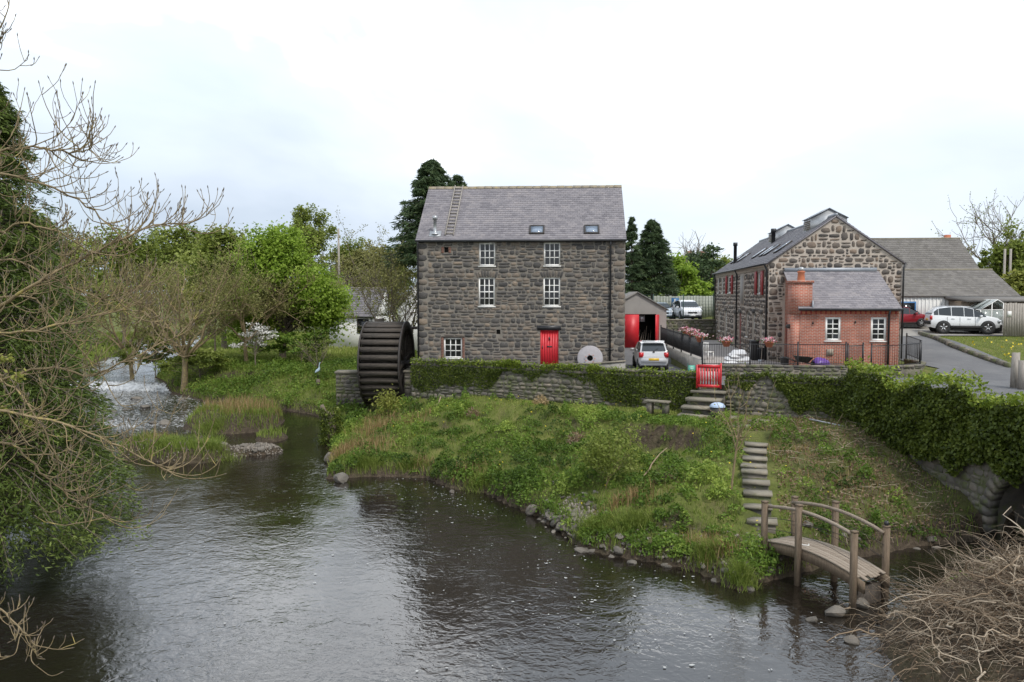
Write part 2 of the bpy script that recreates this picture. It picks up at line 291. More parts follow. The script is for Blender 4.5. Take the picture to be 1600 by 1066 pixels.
def ground(x, y, culvert=True):
    x = np.asarray(x, float); y = np.asarray(y, float)
    r = sdist(RIVER, x, y); wl = wlevel(x, y); nz = vnoise(x, y, 1.7)-.5; n2 = vnoise(x, y, .6, 3)-.5
    d = np.maximum(-r, 0)
    bank = wl+.12+.24*sm(0, .45, d)+.30*np.maximum(d-.3, 0)*(1+.25*nz)+(.36*nz+.24*n2)*sm(.2, 1.5, d)
    lawn = 2.2+.06*nz+.05*n2
    # steep worn face in the bank under the middle of the wall
    cl = sm(3.6, 4.9, x)*sm(7.2, 6.3, x); ridge = 31.3-.4*(x-5.5)+.5*(vnoise(x, y, 1.1, 9)-.5); bank = np.minimum(bank, 2.2)-cl*.85*sm(ridge+.2, ridge-.2, y)*sm(ridge-3.2, ridge-1.2, y)
    zl = np.minimum(bank, lawn+.10*n2)
    ts = np.clip((y-22.7)/6.1, 0, 1); zl = zl+(np.minimum(zl, .93+1.15*ts)-zl)*sm(.85, .5, abs(x-(7.0+(y-22.8)*.27)))*sm(21.6, 22.2, y)*sm(29.6, 29.2, y)
    left = np.minimum(bank, 1.05+.20*np.maximum(y-47.5, 0)+.25*nz); left = np.minimum(left, 2.85+.1*nz+7*sm(75, 170, y)*sm(0, -45, x)+.02*np.maximum(y-60, 0))
    zl = np.where((x < -5) , np.where(y > 43, left, np.minimum(zl, 1.05+.9*sm(-7.5, -4.8, x)+.2*nz)), zl)
    south = np.minimum(bank, .9+.2*nz)+.75*np.exp(-((x-11)/2.4)**2-((y-15.8)/2.2)**2)*sm(.2, 1.5, d)
    zl = np.where((y < 21.5) & (x > 6.8), south, zl)
    zl = np.where(x < -12, np.where(y < 48, np.minimum(bank, 2.6+.3*nz), zl), zl)
    bed = wl-.1-.55*sm(0, 1.6, r)
    for cx, cy, rx, ry, hh in ISL:
        e = ((x-cx)/rx)**2+((y-cy)/ry)**2; bed = np.maximum(bed, wl-.5+(hh+.5)*sm(1.25, .35, e+.5*nz))
    rap = sm(39, 43, y)*sm(-11, -14, x); bed = bed+rap*.35*(vnoise(x, y, .9, 5)-.35)*sm(0, 1, r)
    z = np.where(r > 0, bed, zl)
    u = sdist(UPPER, x, y); zu = zupper(x, y)
    z = z+(zu-z)*sm(.12, .45, u)
    # the culvert behind the arch
    q = (x-AC[0])*ADIR[0]+(y-AC[1])*ADIR[1]; p = (x-AC[0])*(-ADIR[1])+(y-AC[1])*ADIR[0]
    if culvert: z = np.where((abs(q) < 1.5) & (p > -.6) & (p < 4.6), -.45, z)
    # wheel pit
    pit = sm(.2, -.2, np.maximum(np.maximum(-8.4-x, x+5.35), np.maximum(42.9-y, y-48.4))); z = z*(1-pit)+np.minimum(z, .75)*pit
    return z
def gz(x, y): return float(ground(np.array([x]), np.array([y]))[0])
def axis(a, b, step, lo, hi):
    c = list(np.arange(a, b+1e-6, step)); s = step; v = a; L = []
    while v > lo: s *= 1.16; v -= s; L.append(v)
    s = step; v = b; H = []
    while v < hi: s *= 1.16; v += s; H.append(v)
    return np.array(L[::-1]+c+H)
gx = axis(-30, 30, .2, -2500, 2500); gy = axis(10, 62, .2, -400, 3000)
XX, YY = np.meshgrid(gx, gy); ZZ = ground(XX, YY)
g = MB(); nx, ny = len(gx), len(gy)
ii = (np.arange(ny-1)[:, None]*nx+np.arange(nx-1)[None]).ravel()
rr = sdist(RIVER, XX, YY); uu = sdist(UPPER, XX, YY)
soil = sm(1.1, .1, -rr)*(rr < 0)+(rr > 0)*1.0
dzx = np.hypot(np.gradient(ZZ, axis=0)/np.gradient(gy)[:, None], np.gradient(ZZ, axis=1)/np.gradient(gx)[None])
soil = np.clip(soil+sm(.55, 1.0, dzx)+.18*sm(8.0, 9.4, XX)*sm(33, 31, YY)*(uu < 0)+.6*sm(8.8, 10, XX)*sm(33, 31, YY)*(uu < 0)*(vnoise(XX, YY, 1.3, 2))+sm(7.6, 8.4, XX)*sm(20, 18.5, YY)*(uu < 0), 0, 1)
g.add(np.stack([XX, YY, ZZ], -1).reshape(-1, 3), np.stack([ii, ii+1, ii+nx+1, ii+nx], -1), soil.ravel())
m, n, b, o = base_mat('bank_ground'); L = n.links.new
at = nd(n, 'ShaderNodeAttribute', attribute_name='rnd'); geo = nd(n, 'ShaderNodeNewGeometry')
za = nd(n, 'ShaderNodeTexNoise', i_Scale=1.1, i_Detail=8.0, i_Roughness=.65); L(geo.outputs['Position'], za.inputs['Vector'])
zb = nd(n, 'ShaderNodeTexNoise', i_Scale=9.0, i_Detail=6.0, i_Roughness=.7); L(geo.outputs['Position'], zb.inputs['Vector'])
gr = ramp(n, [(.3, (.055,.062,.02)), (.5, (.115,.135,.032)), (.7, (.19,.18,.06))], za.outputs['Fac'])
sr = ramp(n, [(.3, (.03,.023,.016)), (.55, (.075,.057,.04)), (.75, (.14,.11,.08))], zb.outputs['Fac'])
ad = nd(n, 'ShaderNodeMath', operation='MULTIPLY_ADD'); L(za.outputs['Fac'], ad.inputs[0]); ad.inputs[1].default_value = 1.2; ad.inputs[2].default_value = -.6
ad2 = nd(n, 'ShaderNodeMath', operation='ADD', use_clamp=True); L(ad.outputs[0], ad2.inputs[0]); L(at.outputs['Fac'], ad2.inputs[1])
mc = nd(n, 'ShaderNodeMix', data_type='RGBA'); L(ad2.outputs[0], mc.inputs[0]); L(gr.outputs[0], mc.inputs[6]); L(sr.outputs[0], mc.inputs[7]); L(mc.outputs[2], b.inputs['Base Color'])
b.inputs['Roughness'].default_value = .95; b.inputs['Specular IOR Level'].default_value = .2
bp = nd(n, 'ShaderNodeBump', i_Strength=.8, i_Distance=.08); L(zb.outputs['Fac'], bp.inputs['Height']); L(bp.outputs[0], b.inputs['Normal'])
struct('ground', g, m, 'grassy river banks, lawns and fields', True)
# ------------------------------------------------------------ river
wx = axis(-34, 20, .3, -60, 60); wy = axis(4, 66, .3, -20, 130)
XX, YY = np.meshgrid(wx, wy); r = sdist(RIVER, XX, YY); keep = (r > -1.2)
ZW = wlevel(XX, YY); rap = sm(39, 44, YY)*sm(-12, -15, XX); fall = rap*0
ZW = ZW+rap*.07*(vnoise(XX, YY, .8, 5)-.5)
fo = rap*(.40+.35*vnoise(XX, YY, 2.2, 12))+.4*sm(.7, .1, abs(YY+(XX+28)*.25-57.2)/1.0)*sm(-18, -22, XX)
fo = fo+.28*sm(33, 37, YY)*sm(40, 37, YY)*sm(-12.5, -14, XX)
# a little broken water below the footbridge
fo = fo+.22*sm(6.9, 8, XX)*sm(22.5, 21, YY)
nx, ny = len(wx), len(wy); wmb = MB(); ii = (np.arange(ny-1)[:, None]*nx+np.arange(nx-1)[None])
kk = keep[:-1, :-1] | keep[1:, :-1] | keep[:-1, 1:] | keep[1:, 1:]; ii = ii[kk]
wmb.add(np.stack([XX, YY, ZW], -1).reshape(-1, 3), np.stack([ii, ii+1, ii+nx+1, ii+nx], -1), fo.ravel())
m, n, b, o = base_mat('river_water'); L = n.links.new
at = nd(n, 'ShaderNodeAttribute', attribute_name='rnd'); geo = nd(n, 'ShaderNodeNewGeometry')
mpw = nd(n, 'ShaderNodeMapping'); mpw.inputs['Rotation'].default_value = (0, 0, R(38)); mpw.inputs['Scale'].default_value = (1.0, 1.15, 1); L(geo.outputs['Position'], mpw.inputs[0])
def nz(scale, det, dist=0.):
    q = nd(n, 'ShaderNodeTexNoise', i_Scale=scale, i_Detail=det, i_Roughness=.55, i_Distortion=dist); L(mpw.outputs[0], q.inputs['Vector']); return q.outputs['Fac']
def mth(op, a, bb):
    q = nd(n, 'ShaderNodeMath', operation=op)
    for i, v in enumerate((a, bb)):
        if isinstance(v, (int, float)): q.inputs[i].default_value = v
        else: L(v, q.inputs[i])
    return q.outputs[0]
patch = nd(n, 'ShaderNodeTexNoise', i_Scale=.16, i_Detail=3.0); L(geo.outputs['Position'], patch.inputs['Vector'])
pr = ramp(n, [(.38, (.26,)*3), (.62, (.92,)*3)], patch.outputs['Fac'])
h = mth('ADD', mth('ADD', mth('MULTIPLY', nz(.9, 2., 1.2), .030), mth('MULTIPLY', nz(2.9, 2., 1.6), .0175)), mth('MULTIPLY', nz(8, 3., .8), .0065))
h = mth('MULTIPLY', h, pr.outputs[0]); h = mth('ADD', h, mth('MULTIPLY', mth('MULTIPLY', at.outputs['Fac'], nz(3, 3.)), .10))
bp = nd(n, 'ShaderNodeBump', i_Strength=1.0, i_Distance=1.0); L(h, bp.inputs['Height']); L(bp.outputs[0], b.inputs['Normal'])
mpf = nd(n, 'ShaderNodeMapping', vector_type='TEXTURE'); mpf.inputs['Rotation'].default_value = (0, 0, R(-56)); mpf.inputs['Scale'].default_value = (1.2, .6, 1); L(geo.outputs['Position'], mpf.inputs[0])
nf = nd(n, 'ShaderNodeTexNoise', i_Scale=3.4, i_Detail=8.0, i_Roughness=.65, i_Distortion=.6); L(mpf.outputs[0], nf.inputs['Vector'])
fn = mth('ADD', nf.outputs['Fac'], mth('SUBTRACT', mth('MULTIPLY', at.outputs['Fac'], .56), .52))
fr = ramp(n, [(.24, (0, 0, 0)), (.60, (1, 1, 1))], fn)
mc = nd(n, 'ShaderNodeMix', data_type='RGBA'); L(fr.outputs[0], mc.inputs[0]); mc.inputs[6].default_value = (.014,.011,.008, 1); mc.inputs[7].default_value = (.74,.74,.74, 1); L(mc.outputs[2], b.inputs['Base Color'])
rf = mth('ADD', mth('MULTIPLY', fr.outputs[0], .5), .05); L(rf, b.inputs['Roughness']); b.inputs['IOR'].default_value = 2.0
struct('river', wmb, m, 'dark rippled river with white water upstream', True)
# floating foam flecks in the slack water below the bank
fm = MB(); n_ = 0
P = np.stack([rng.uniform(-9, 7, 9000), rng.uniform(12, 33, 9000)], 1)
den = np.exp(-((P[:, 0]-(1.2-(P[:, 1]-22)*.35))/3.2)**2)*sm(34, 30, P[:, 1])*sm(13, 18, P[:, 1])*.30+.03+.16*np.exp(-((P[:, 1]-31.5-.25*P[:, 0]*0)/2.0)**2)*sm(-4, -8, P[:, 0])
ok = (rng.random(9000) < den*(.05+2.2*vnoise(P[:, 0]*.8+P[:, 1]*.55, (P[:, 1]*.8-P[:, 0]*.55)*.3, .55, 8)**2)) & (sdist(RIVER, P[:, 0], P[:, 1]) > .15); P = P[ok]
k = 7; a = np.arange(k)*2*math.pi/k; rad = rng.uniform(.006, .021, len(P))*rng.choice([1, 1, 1, 1.8], len(P))
Rr = rad[:, None]*rng.uniform(.6, 1.2, (len(P), k)); el = rng.uniform(.8, 1.7, (len(P), 1))
V = np.stack([P[:, :1]+Rr*np.cos(a)*el, P[:, 1:]+Rr*np.sin(a), np.full_like(Rr, .022)], -1)
fm.add(V.reshape(-1, 3), np.arange(len(P)*k).reshape(-1, k))
fo_ = fm.build('foam_flecks', mat('foam', (.5,.5,.48), (.4,.4,.38), .8, 5)); tag(fo_, 'white foam flecks drifting on the dark water', 'foam', kind='stuff')
# ------------------------------------------------------------ roads and yards
def strip(name, LE, RE, mat_, label, lift=.03, n=60, mcount=10):
    def rs(E):
        E = np.array(E, float); d = np.concatenate([[0], np.cumsum(np.hypot(*np.diff(E, axis=0).T))]); t = np.linspace(0, d[-1], n)
        return np.stack([np.interp(t, d, E[:, 0]), np.interp(t, d, E[:, 1])], 1)
    A, B = rs(LE), rs(RE); t = np.linspace(0, 1, mcount)[None, :, None]; Q = A[:, None]*(1-t)+B[:, None]*t
    z = ground(Q[..., 0], Q[..., 1], False)+lift; mb = MB(); i = (np.arange(n-1)[:, None]*mcount+np.arange(mcount-1)[None]).ravel()
    mb.add(np.concatenate([Q, z[..., None]], -1).reshape(-1, 3), np.stack([i, i+1, i+mcount+1, i+mcount], -1)); return struct(name, mb, mat_, label, True)
strip('yard', [(-4.6,42.7),(5.9,36.5),(8.3,35.45),(13.75,32.7),(15.0,23.4),(16.6,12)], [(-4.6,43.3),(6,42.6),(8.9,39),(15.5,38.3),(19.2,38.2),(24,30)], M['asphalt'], 'asphalt yard behind the garden wall', n=90, mcount=40)
strip('lane', [(5.9,41.5),(6.1,46),(6.3,51),(6.4,57)], [(8.9,39.2),(8.9,46),(9.0,52),(9.6,57)], M['asphalt'], 'asphalt lane between mill and yard railings', .036)
strip('road', [(15.5,38.3),(19.2,38.2),(20.6,39.6),(20.9,43),(21.4,48),(22,54),(22.5,62)], [(20,30),(25.2,40.0),(25.9,42.6),(26.0,47),(26.2,52),(33,55),(36,62)], M['asphalt'], 'asphalt drive climbing past the brick extension', .042, 80, 24)
strip('forecourt', [(22,50.5),(26.5,52),(38,52.0)], [(22.2,60),(28,60),(38,58)], M['concrete'], 'pale concrete forecourt under the parked cars', .055)
strip('patio', [(9.1,39.2),(9.1,50),(9.6,64)], [(15.6,38.95),(13.7,44.2),(16.0,64)], M['paver'], 'grey paved patio behind the railings', .05)
strip('car_park', [(2,66.4),(2,80)], [(19,66.4),(19,80)], M['asphalt'], 'raised asphalt car park', .03)
# ------------------------------------------------------------ masonry helpers
def stone_unit(k, seed):
    flat = k; rg = np.random.default_rng(seed); n = 10; a = (np.arange(n)+rg.uniform(-.25, .25, n))*2*math.pi/n+rg.uniform(0, .6); e = rg.uniform(5, 10) if flat else rg.uniform(3, 5.5)
    r = .5/(abs(np.cos(a))**e+abs(np.sin(a))**e)**(1/e)*rg.uniform(.88, 1.06, n)
    V = []
    for y, s in (((.03, 1.0), (-.008, .99), (-.020, .89)) if flat else ((.03, 1.0), (-.014, .985), (-.030, .86))):
        j = rg.uniform(.94, 1.05, n) if s < .9 else 1; V.append(np.stack([r*s*np.cos(a)*j, np.full(n, y)+(rg.uniform(-.007, .007, n) if s < .9 else 0), r*s*np.sin(a)*j], 1))
    V = np.vstack(V+[np.array([[0, -.023 if flat else -.035, 0]])]); q = [[i+o, (i+1) % n+o, (i+1) % n+n+o, i+n+o] for o in (0, n) for i in range(n)]
    t = [[2*n+i, 2*n+(i+1) % n, 3*n] for i in range(n)]; return V, np.array(q), np.array(t)
STU = [stone_unit(1, s) for s in range(12)]+[stone_unit(0, s+50) for s in range(12)]
def unit_meshes(mat_, rnd_=0):
    out = []
    for V, q, t in STU[12*rnd_:12*rnd_+12]:
        mb = MB(); mb.add(V, q); mb.f.setdefault(3, []).append(t); out.append(mb.mesh('stone', mat_, False))
    return out
def lp(O, rz, u, v, out=0.):
    return np.array([O[0]+u*math.cos(rz)+out*math.sin(rz), O[1]+u*math.sin(rz)-out*math.cos(rz), O[2]+v])
def stone_cells(O, rz, W, H, ops=(), rows=(.2, .36), wid=(.28, .72), gap=.03, top=None, rg=None, irr=.02, bot=0, split=.25):
    rg = rg or rng; out = []; v = bot
    while v < H:
        rh = rg.uniform(*rows); rh = min(rh, H-v) if H-v < rows[1]*1.3 else rh; u = -rg.uniform(0, .01)
        while u < W-.08:
            ww = rg.uniform(*wid)*(.75+.25*rh/rows[1]); ww = W-u if W-u-ww < .2 else ww
            parts = [(u, u+ww, v, v+rh)]
            if rh > rows[0]*1.25 and rg.random() < split: s_ = v+rh*rg.uniform(.4, .6); parts = [(u, u+ww, v, s_), (u, u+ww, s_, v+rh)]
            for (a, b, c, d) in parts:
                for (o0, o1, o2, o3) in ops:
                    if a < o1 and b > o0 and c < o3 and d > o2:
                        if o0-a > .13 and o0-a > b-o1: b = o0
                        elif b-o1 > .13: a = o1
                        elif o2-c > .1: d = o2
                        elif d-o3 > .1: c = o3
                        else: a = b
                if b-a < .1 or d-c < .07: continue
                if top is not None and (top(a+.04) < d-.03 or top(b-.04) < d-.03):
                    d = min(top(a+.04), top(b-.04)); 
                    if d-c < .09: continue
                j = rg.uniform(-irr, irr, 2)
                out.append((lp(O, rz, (a+b)/2, (c+d)/2+j[0]), rz, rg.uniform(-.06, .06), b-a-gap*rg.uniform(.6, 1.5), d-c-gap*rg.uniform(.6, 1.4)+j[1]*.5, rg.random()))
            u += ww
        v += rh
    return out
def place_stones(parent, cells, mo, ma, maxn=300, name='stone', stuffname='small_stones', rnd_=0):
    cells = sorted(cells, key=lambda c: -(c[3]*c[4])); big, small = cells[:maxn], cells[maxn:]
    um = unit_meshes(mo, rnd_)
    for i, (L_, rz, tl, w_, h_, rd) in enumerate(big):
        o = obj(name, um[i % 12], parent, L_); o.rotation_euler = (0, tl, rz); o.scale = (w_, 1, h_)
    if small: join_stones(parent, small, ma, stuffname, rnd_)
def join_stones(parent, cells, ma, name, rnd_=0):
    mb = MB()
    for i, (L_, rz, tl, w_, h_, rd) in enumerate(cells):
        V, q, t = STU[(i*5) % 12+12*rnd_]; V = V*np.array([w_, 1, h_]); V = V @ np.array(Euler((0, tl, rz)).to_matrix()).T+L_
        b = mb.n; mb.add(V, q, rd); mb.f.setdefault(3, []).append(t+b)
    return mb.build(name, ma, parent, False, kind='stuff')
def wall_face(mb, O, rz, W, H, ops=(), depth=.25, top=None):
    us = sorted({0, W, *[x for o in ops for x in o[:2]]}); vs = sorted({0, H, *[x for o in ops for x in o[2:]]})
    for i in range(len(us)-1):
        for j in range(len(vs)-1):
            cu, cv = (us[i]+us[i+1])/2, (vs[j]+vs[j+1])/2
            if any(o[0] < cu < o[1] and o[2] < cv < o[3] for o in ops): continue
            mb.quad(*[lp(O, rz, a, b) for a, b in ((us[i], vs[j]), (us[i+1], vs[j]), (us[i+1], vs[j+1]), (us[i], vs[j+1]))])
    for a, b, c, d in ops:
        for p, q in (((a, c), (b, c)), ((b, c), (b, d)), ((b, d), (a, d)), ((a, d), (a, c))):
            mb.quad(lp(O, rz, *p), lp(O, rz, *q), lp(O, rz, *q, -depth), lp(O, rz, *p, -depth))
    if top is not None: mb.add([lp(O, rz, 0, H), lp(O, rz, W, H), lp(O, rz, top[0], top[1])], [[0, 1, 2]])
def bar(mb, O, rz, a, b, c, d, o0, o1, r=.5):      # box given in wall coordinates
    ce = lp(O, rz, (a+b)/2, (c+d)/2, (o0+o1)/2); return mb.box(ce, (b-a, abs(o1-o0), d-c), rz=rz, r=r)
def window(parent, O, rz, a, b, c, d, cols, rows_, fm=None, inset=-.05, fw=.075, sill=True, name='window'):
    fm = fm or M['white']; mb = MB()
    bar(mb, O, rz, a, a+fw, c, d, inset, inset-.07); bar(mb, O, rz, b-fw, b, c, d, inset, inset-.07)
    bar(mb, O, rz, a+fw, b-fw, c, c+fw, inset, inset-.07); bar(mb, O, rz, a+fw, b-fw, d-fw, d, inset, inset-.07)
    wd = mb.build(name, fm, parent)
    ia, ib, ic, id_ = a+fw, b-fw, c+fw, d-fw; cw = (ib-ia)/cols; rh = (id_-ic)/rows_
    for i in range(1, cols): mm = MB(); bar(mm, O, rz, ia+i*cw-.022, ia+i*cw+.022, ic, id_, inset-.012, inset-.05); mm.build('glazing_bar', fm, wd)
    for j in range(1, rows_):
        t = .032 if (rows_ == 4 and j == 2) else .021
        mm = MB(); bar(mm, O, rz, ia, ib, ic+j*rh-t, ic+j*rh+t, inset-.015, inset-.047); mm.build('glazing_bar', fm, wd)
    for i in range(cols):
        for j in range(rows_):
            mm = MB(); e = rng.uniform(-.004, .004, 2); i0, i1, j0, j1 = ia+i*cw, ia+(i+1)*cw, ic+j*rh, ic+(j+1)*rh
            mm.quad(lp(O, rz, i0, j0, inset-.035+e[0]), lp(O, rz, i1, j0, inset-.035+e[1]), lp(O, rz, i1, j1, inset-.035-e[0]), lp(O, rz, i0, j1, inset-.035-e[1])); mm.build('pane', M['glass'], wd)
    if sill: mm = MB(); bar(mm, O, rz, a-.04, b+.04, c-.06, c-.003, .05, inset-.07); mm.build('sill', fm, wd)
    return wd
def slates(mb, E, ud, sd, W, Ls, size=.26, course=.2, th=.014):
    ud, sd = np.array(ud, float), np.array(sd, float); ud /= np.linalg.norm(ud); sd /= np.linalg.norm(sd); nn = np.cross(ud, sd); E = np.array(E, float)
    nr = int(math.ceil(Ls/course)); tone = 0
    for i in range(nr):
        v0 = i*course; v1 = min(v0+course*1.25, Ls); off = (i % 2)*size/2; xs = np.arange(-off, W, size)
        a = np.clip(xs, 0, W)+.004; b = np.clip(xs+size, 0, W)-.004; k = b-a > .02; a, b = a[k], b[k]; nn_ = len(a); l = .022+rng.uniform(-.004, .006, nn_); vj = v0+rng.uniform(-.008, .008, nn_)
        def P(u, v, h): return E+u[:, None]*ud+np.asarray(v).reshape(-1, 1)*sd+np.asarray(h).reshape(-1, 1)*nn
        z = np.zeros(nn_)
        V = np.stack([P(a, vj, l), P(b, vj, l+rng.uniform(-.003, .003, nn_)), P(b, z+v1, z+.004), P(a, z+v1, z+.004), P(a, vj, l-th), P(b, vj, l-th)], 1)
        q = np.arange(nn_)[:, None]*6; F = np.concatenate([q+np.array([[0, 1, 2, 3]]), q+np.array([[4, 5, 1, 0]])]); mb.add(V.reshape(-1, 3), F, np.repeat(rng.random(nn_), 6))
    return mb
def deck(mb, E, ud, sd, W, Ls, t=.06):             # solid sheet under the slates
    ud, sd = np.array(ud, float), np.array(sd, float); ud /= np.linalg.norm(ud); sd /= np.linalg.norm(sd); nn = np.cross(ud, sd); E = np.array(E, float)
    v = [E+u*ud+s*sd-h*nn for h in (0.002, t) for u, s in ((0, 0), (W, 0), (W, Ls), (0, Ls))]
    return mb.add(v, [[0, 1, 2, 3], [7, 6, 5, 4], [4, 5, 1, 0], [5, 6, 2, 1], [6, 7, 3, 2], [7, 4, 0, 3]])
def pipe(parent, P, r=.045, name='downpipe', m_='black'):
    mb = MB(); mb.tube(P, r, 8)
    for p in P[1:-1]: pass
    return mb.build(name, M[m_], parent, True)
# ------------------------------------------------------------ the mill
MW, MD = 10.83, 8.4; MZ0 = .6; ANG = -math.atan(87/1290)
mill = thing('stone_mill', 'three storey dark stone mill with slate roof and red door beside the wheel', 'mill', (-4.98, 43.4, 0), ANG)
EV, RG = 10.0, 13.28
O = (0, 0, MZ0); Z = lambda z: z-MZ0
uw = [(3.27, 4.12, 8.68, 9.88), (6.64, 7.50, 8.68, 9.88), (3.24, 4.10, 6.58, 8.07), (6.62, 7.50, 6.58, 8.07), (1.40, 2.37, 3.86, 4.92)]
ops = [(a, b, Z(c), Z(d)) for a, b, c, d in uw]; DOOR = (6.47, 7.42, Z(3.25), Z(5.34)); HOLE = (1.44, 1.66, Z(9.38), Z(9.66)); VENT = (4.17, 4.38, Z(5.12), Z(5.36))
allops = ops+[DOOR, HOLE, VENT]
mw = MB(); wall_face(mw, O, 0, MW, EV-MZ0, allops, .3)
wall_face(mw, (MW, 0, MZ0), math.pi/2, MD, EV-MZ0, top=(MD/2, RG-MZ0-.1)); wall_face(mw, (MW, MD, MZ0), math.pi, MW, EV-MZ0); wall_face(mw, (0, MD, MZ0), -math.pi/2, MD, EV-MZ0, top=(MD/2, RG-MZ0-.1))
mw.build('wall', M['mortar'], mill)
LINT = [(3.0, 4.4, Z(9.93), Z(10.0)), (6.4, 7.75, Z(9.93), Z(10.0)), (6.3, 7.55, Z(5.34), Z(5.58)), (1.28, 2.5, Z(4.93), Z(5.0))]
ARCHES = [(3.10, 4.24, Z(8.08), Z(8.44)), (6.48, 7.64, Z(8.08), Z(8.44))]
BRK = [(1.26, 1.39, Z(3.86), Z(4.93)), (2.38, 2.5, Z(3.86), Z(4.93)), (1.30, 1.43, Z(9.36), Z(9.68)), (1.67, 1.8, Z(9.36), Z(9.68))]
QU = []
v_ = 2.3; k_ = 0
while v_ < EV-MZ0-.3:
    h_ = rng.uniform(.28, .38); w1, w2 = ((.58, .36), (.36, .58))[k_ % 2]; QU += [(0, w1+rng.uniform(-.05, .05), v_, v_+h_), (MW-w2+rng.uniform(-.05, .05), MW, v_, v_+h_)]; v_ += h_; k_ += 1
cells = stone_cells(O, 0, MW, EV-MZ0-.04, allops+LINT+ARCHES+BRK+QU, rows=(.16, .34), wid=(.18, .66), gap=.03, bot=2.3, irr=.03, split=.3)
for a, b, c, d in ARCHES:
    k = 8
    for i in range(k):
        t = (i+.5)/k-.5; cells.append((lp(O, 0, (a+b)/2+t*(b-a), (c+d)/2-.5*t*t*.5), 0, t*.75, (b-a)/k-.02, (d-c)-.03+rng.uniform(-.06, .04), rng.random()))
cells += [(lp(O, 0, (a+b)/2, (c+d)/2), 0, rng.uniform(-.02, .02), b-a-.02, d-c-.025, rng.random()*.6) for a, b, c, d in QU]
place_stones(mill, cells, M['stone_o'], M['stone_a'])
gab = []
for o_, rz in (((MW, 0, MZ0), math.pi/2), ((0, MD, MZ0), -math.pi/2)):
    gab += stone_cells(o_, rz, MD, RG-MZ0-.15, rows=(.24, .42), wid=(.35, .9), gap=.04, bot=.2, top=lambda u: EV-MZ0+(RG-EV-.15)*(1-abs(u-MD/2)/(MD/2)))
join_stones(mill, gab, M['stone_a'], 'gable_stones')
for i, (a, b, c, d) in enumerate(uw): window(mill, O, 0, a, b, Z(c), Z(d), 3, 4 if i in (2, 3) else 3)
for a, b, c, d in BRK:
    nb = max(2, int((d-c)/.08)); 
    for i in range(nb):
        mb = MB(); bar(mb, O, 0, a, b-.004, c+i*(d-c)/nb, c+(i+1)*(d-c)/nb-.012, .03, -.1); mb.build('jamb_brick', M['jamb'], mill)
for a, b, c, d in LINT[:2]+LINT[3:]: mb = MB(); bar(mb, O, 0, a, b, c, d, .035, -.2); mb.build('lintel', M['wheelwood'] if a < 2 else M['step'], mill)
mb = MB(); bar(mb, O, 0, *LINT[2], .05, -.2); li = mb.build('door_lintel', M['black'], mill, label='black painted timber lintel over red door')
mb = MB(); bar(mb, O, 0, HOLE[0], HOLE[1], HOLE[2], HOLE[3], -.18, -.2); bar(mb, O, 0, VENT[0], VENT[1], VENT[2], VENT[3], -.14, -.16); mb.build('wall_hole', M['dark'], mill)
# red plank door
a, b, c, d = DOOR; mb = MB(); bar(mb, O, 0, a, a+.07, c, d, -.04, -.14); bar(mb, O, 0, b-.07, b, c, d, -.04, -.14); bar(mb, O, 0, a+.07, b-.07, d-.07, d, -.04, -.14); bar(mb, O, 0, a+.07, b-.07, c, d-.07, -.105, -.14)
dr = mb.build('door', M['red'], mill, label='red plank door with black letter slot'); pw = (b-a-.14)/6
for i in range(6): mb = MB(); bar(mb, O, 0, a+.07+i*pw+.005, a+.07+(i+1)*pw-.005, c, d-.075, -.07, -.1); mb.build('plank', M['red'], dr)
mb = MB(); bar(mb, O, 0, (a+b)/2-.13, (a+b)/2+.13, Z(4.44), Z(4.51), -.055, -.07); mb.build('letter_slot', M['black'], dr)
mb = MB(); bar(mb, O, 0, (a+b)/2-.03, (a+b)/2+.03, Z(4.82), Z(4.98), -.03, -.07); mb.build('knocker', M['black'], dr)
mb = MB(); bar(mb, O, 0, a+.09, a+.13, Z(4.36), Z(4.52), -.03, -.07); mb.build('handle', M['black'], dr)
# roof
SL = math.hypot(MD/2+.12, RG-EV); sdv = (0, MD/2+.12, RG-EV); mr = MB(); deck(mr, (-.06, -.12, EV-.02), (1, 0, 0), sdv, MW+.12, SL+.03); deck(mr, (MW+.06, MD+.12, EV-.02), (-1, 0, 0), (0, -MD/2-.12, RG-EV), MW+.12, SL)
roof = mr.build('roof', M['slate'], mill); ms_ = MB(); slates(ms_, (-.06, -.12, EV-.02), (1, 0, 0), sdv, MW+.12, SL); slates(ms_, (MW+.06, MD+.12, EV-.02), (-1, 0, 0), (0, -MD/2-.12, RG-EV), MW+.12, SL)
ms_.build('slates', M['slate'], roof, kind='stuff')
for i in range(24):
    mb = MB(); x0 = -.06+i*(MW+.12)/24; z_ = RG+.02+rng.uniform(-.008, .008); mb.prism([(MD/2-.16, z_-.10), (MD/2-.02, z_+.035), (MD/2+.02, z_+.035), (MD/2+.16, z_-.10), (MD/2+.16, z_-.13), (MD/2-.16, z_-.13)], x0+.006, x0+(MW+.12)/24-.006, 'yz'); mb.build('ridge_tile', mat('ridge_tile', (.22,.19,.15), (.30,.25,.17), .9, 3, spots=((.34,.26,.10), 5, .56)) if i == 0 else bpy.data.materials['ridge_tile'], roof)
sdn = np.array(sdv)/SL; nrm = np.cross((1, 0, 0), sdn)
def onroof(u, s, h=0.): return np.array([-.06+u, -.12, EV-.02])+np.array([0, 0, 0])+s*sdn+h*nrm
rx_ = math.atan2(sdn[2], sdn[1])
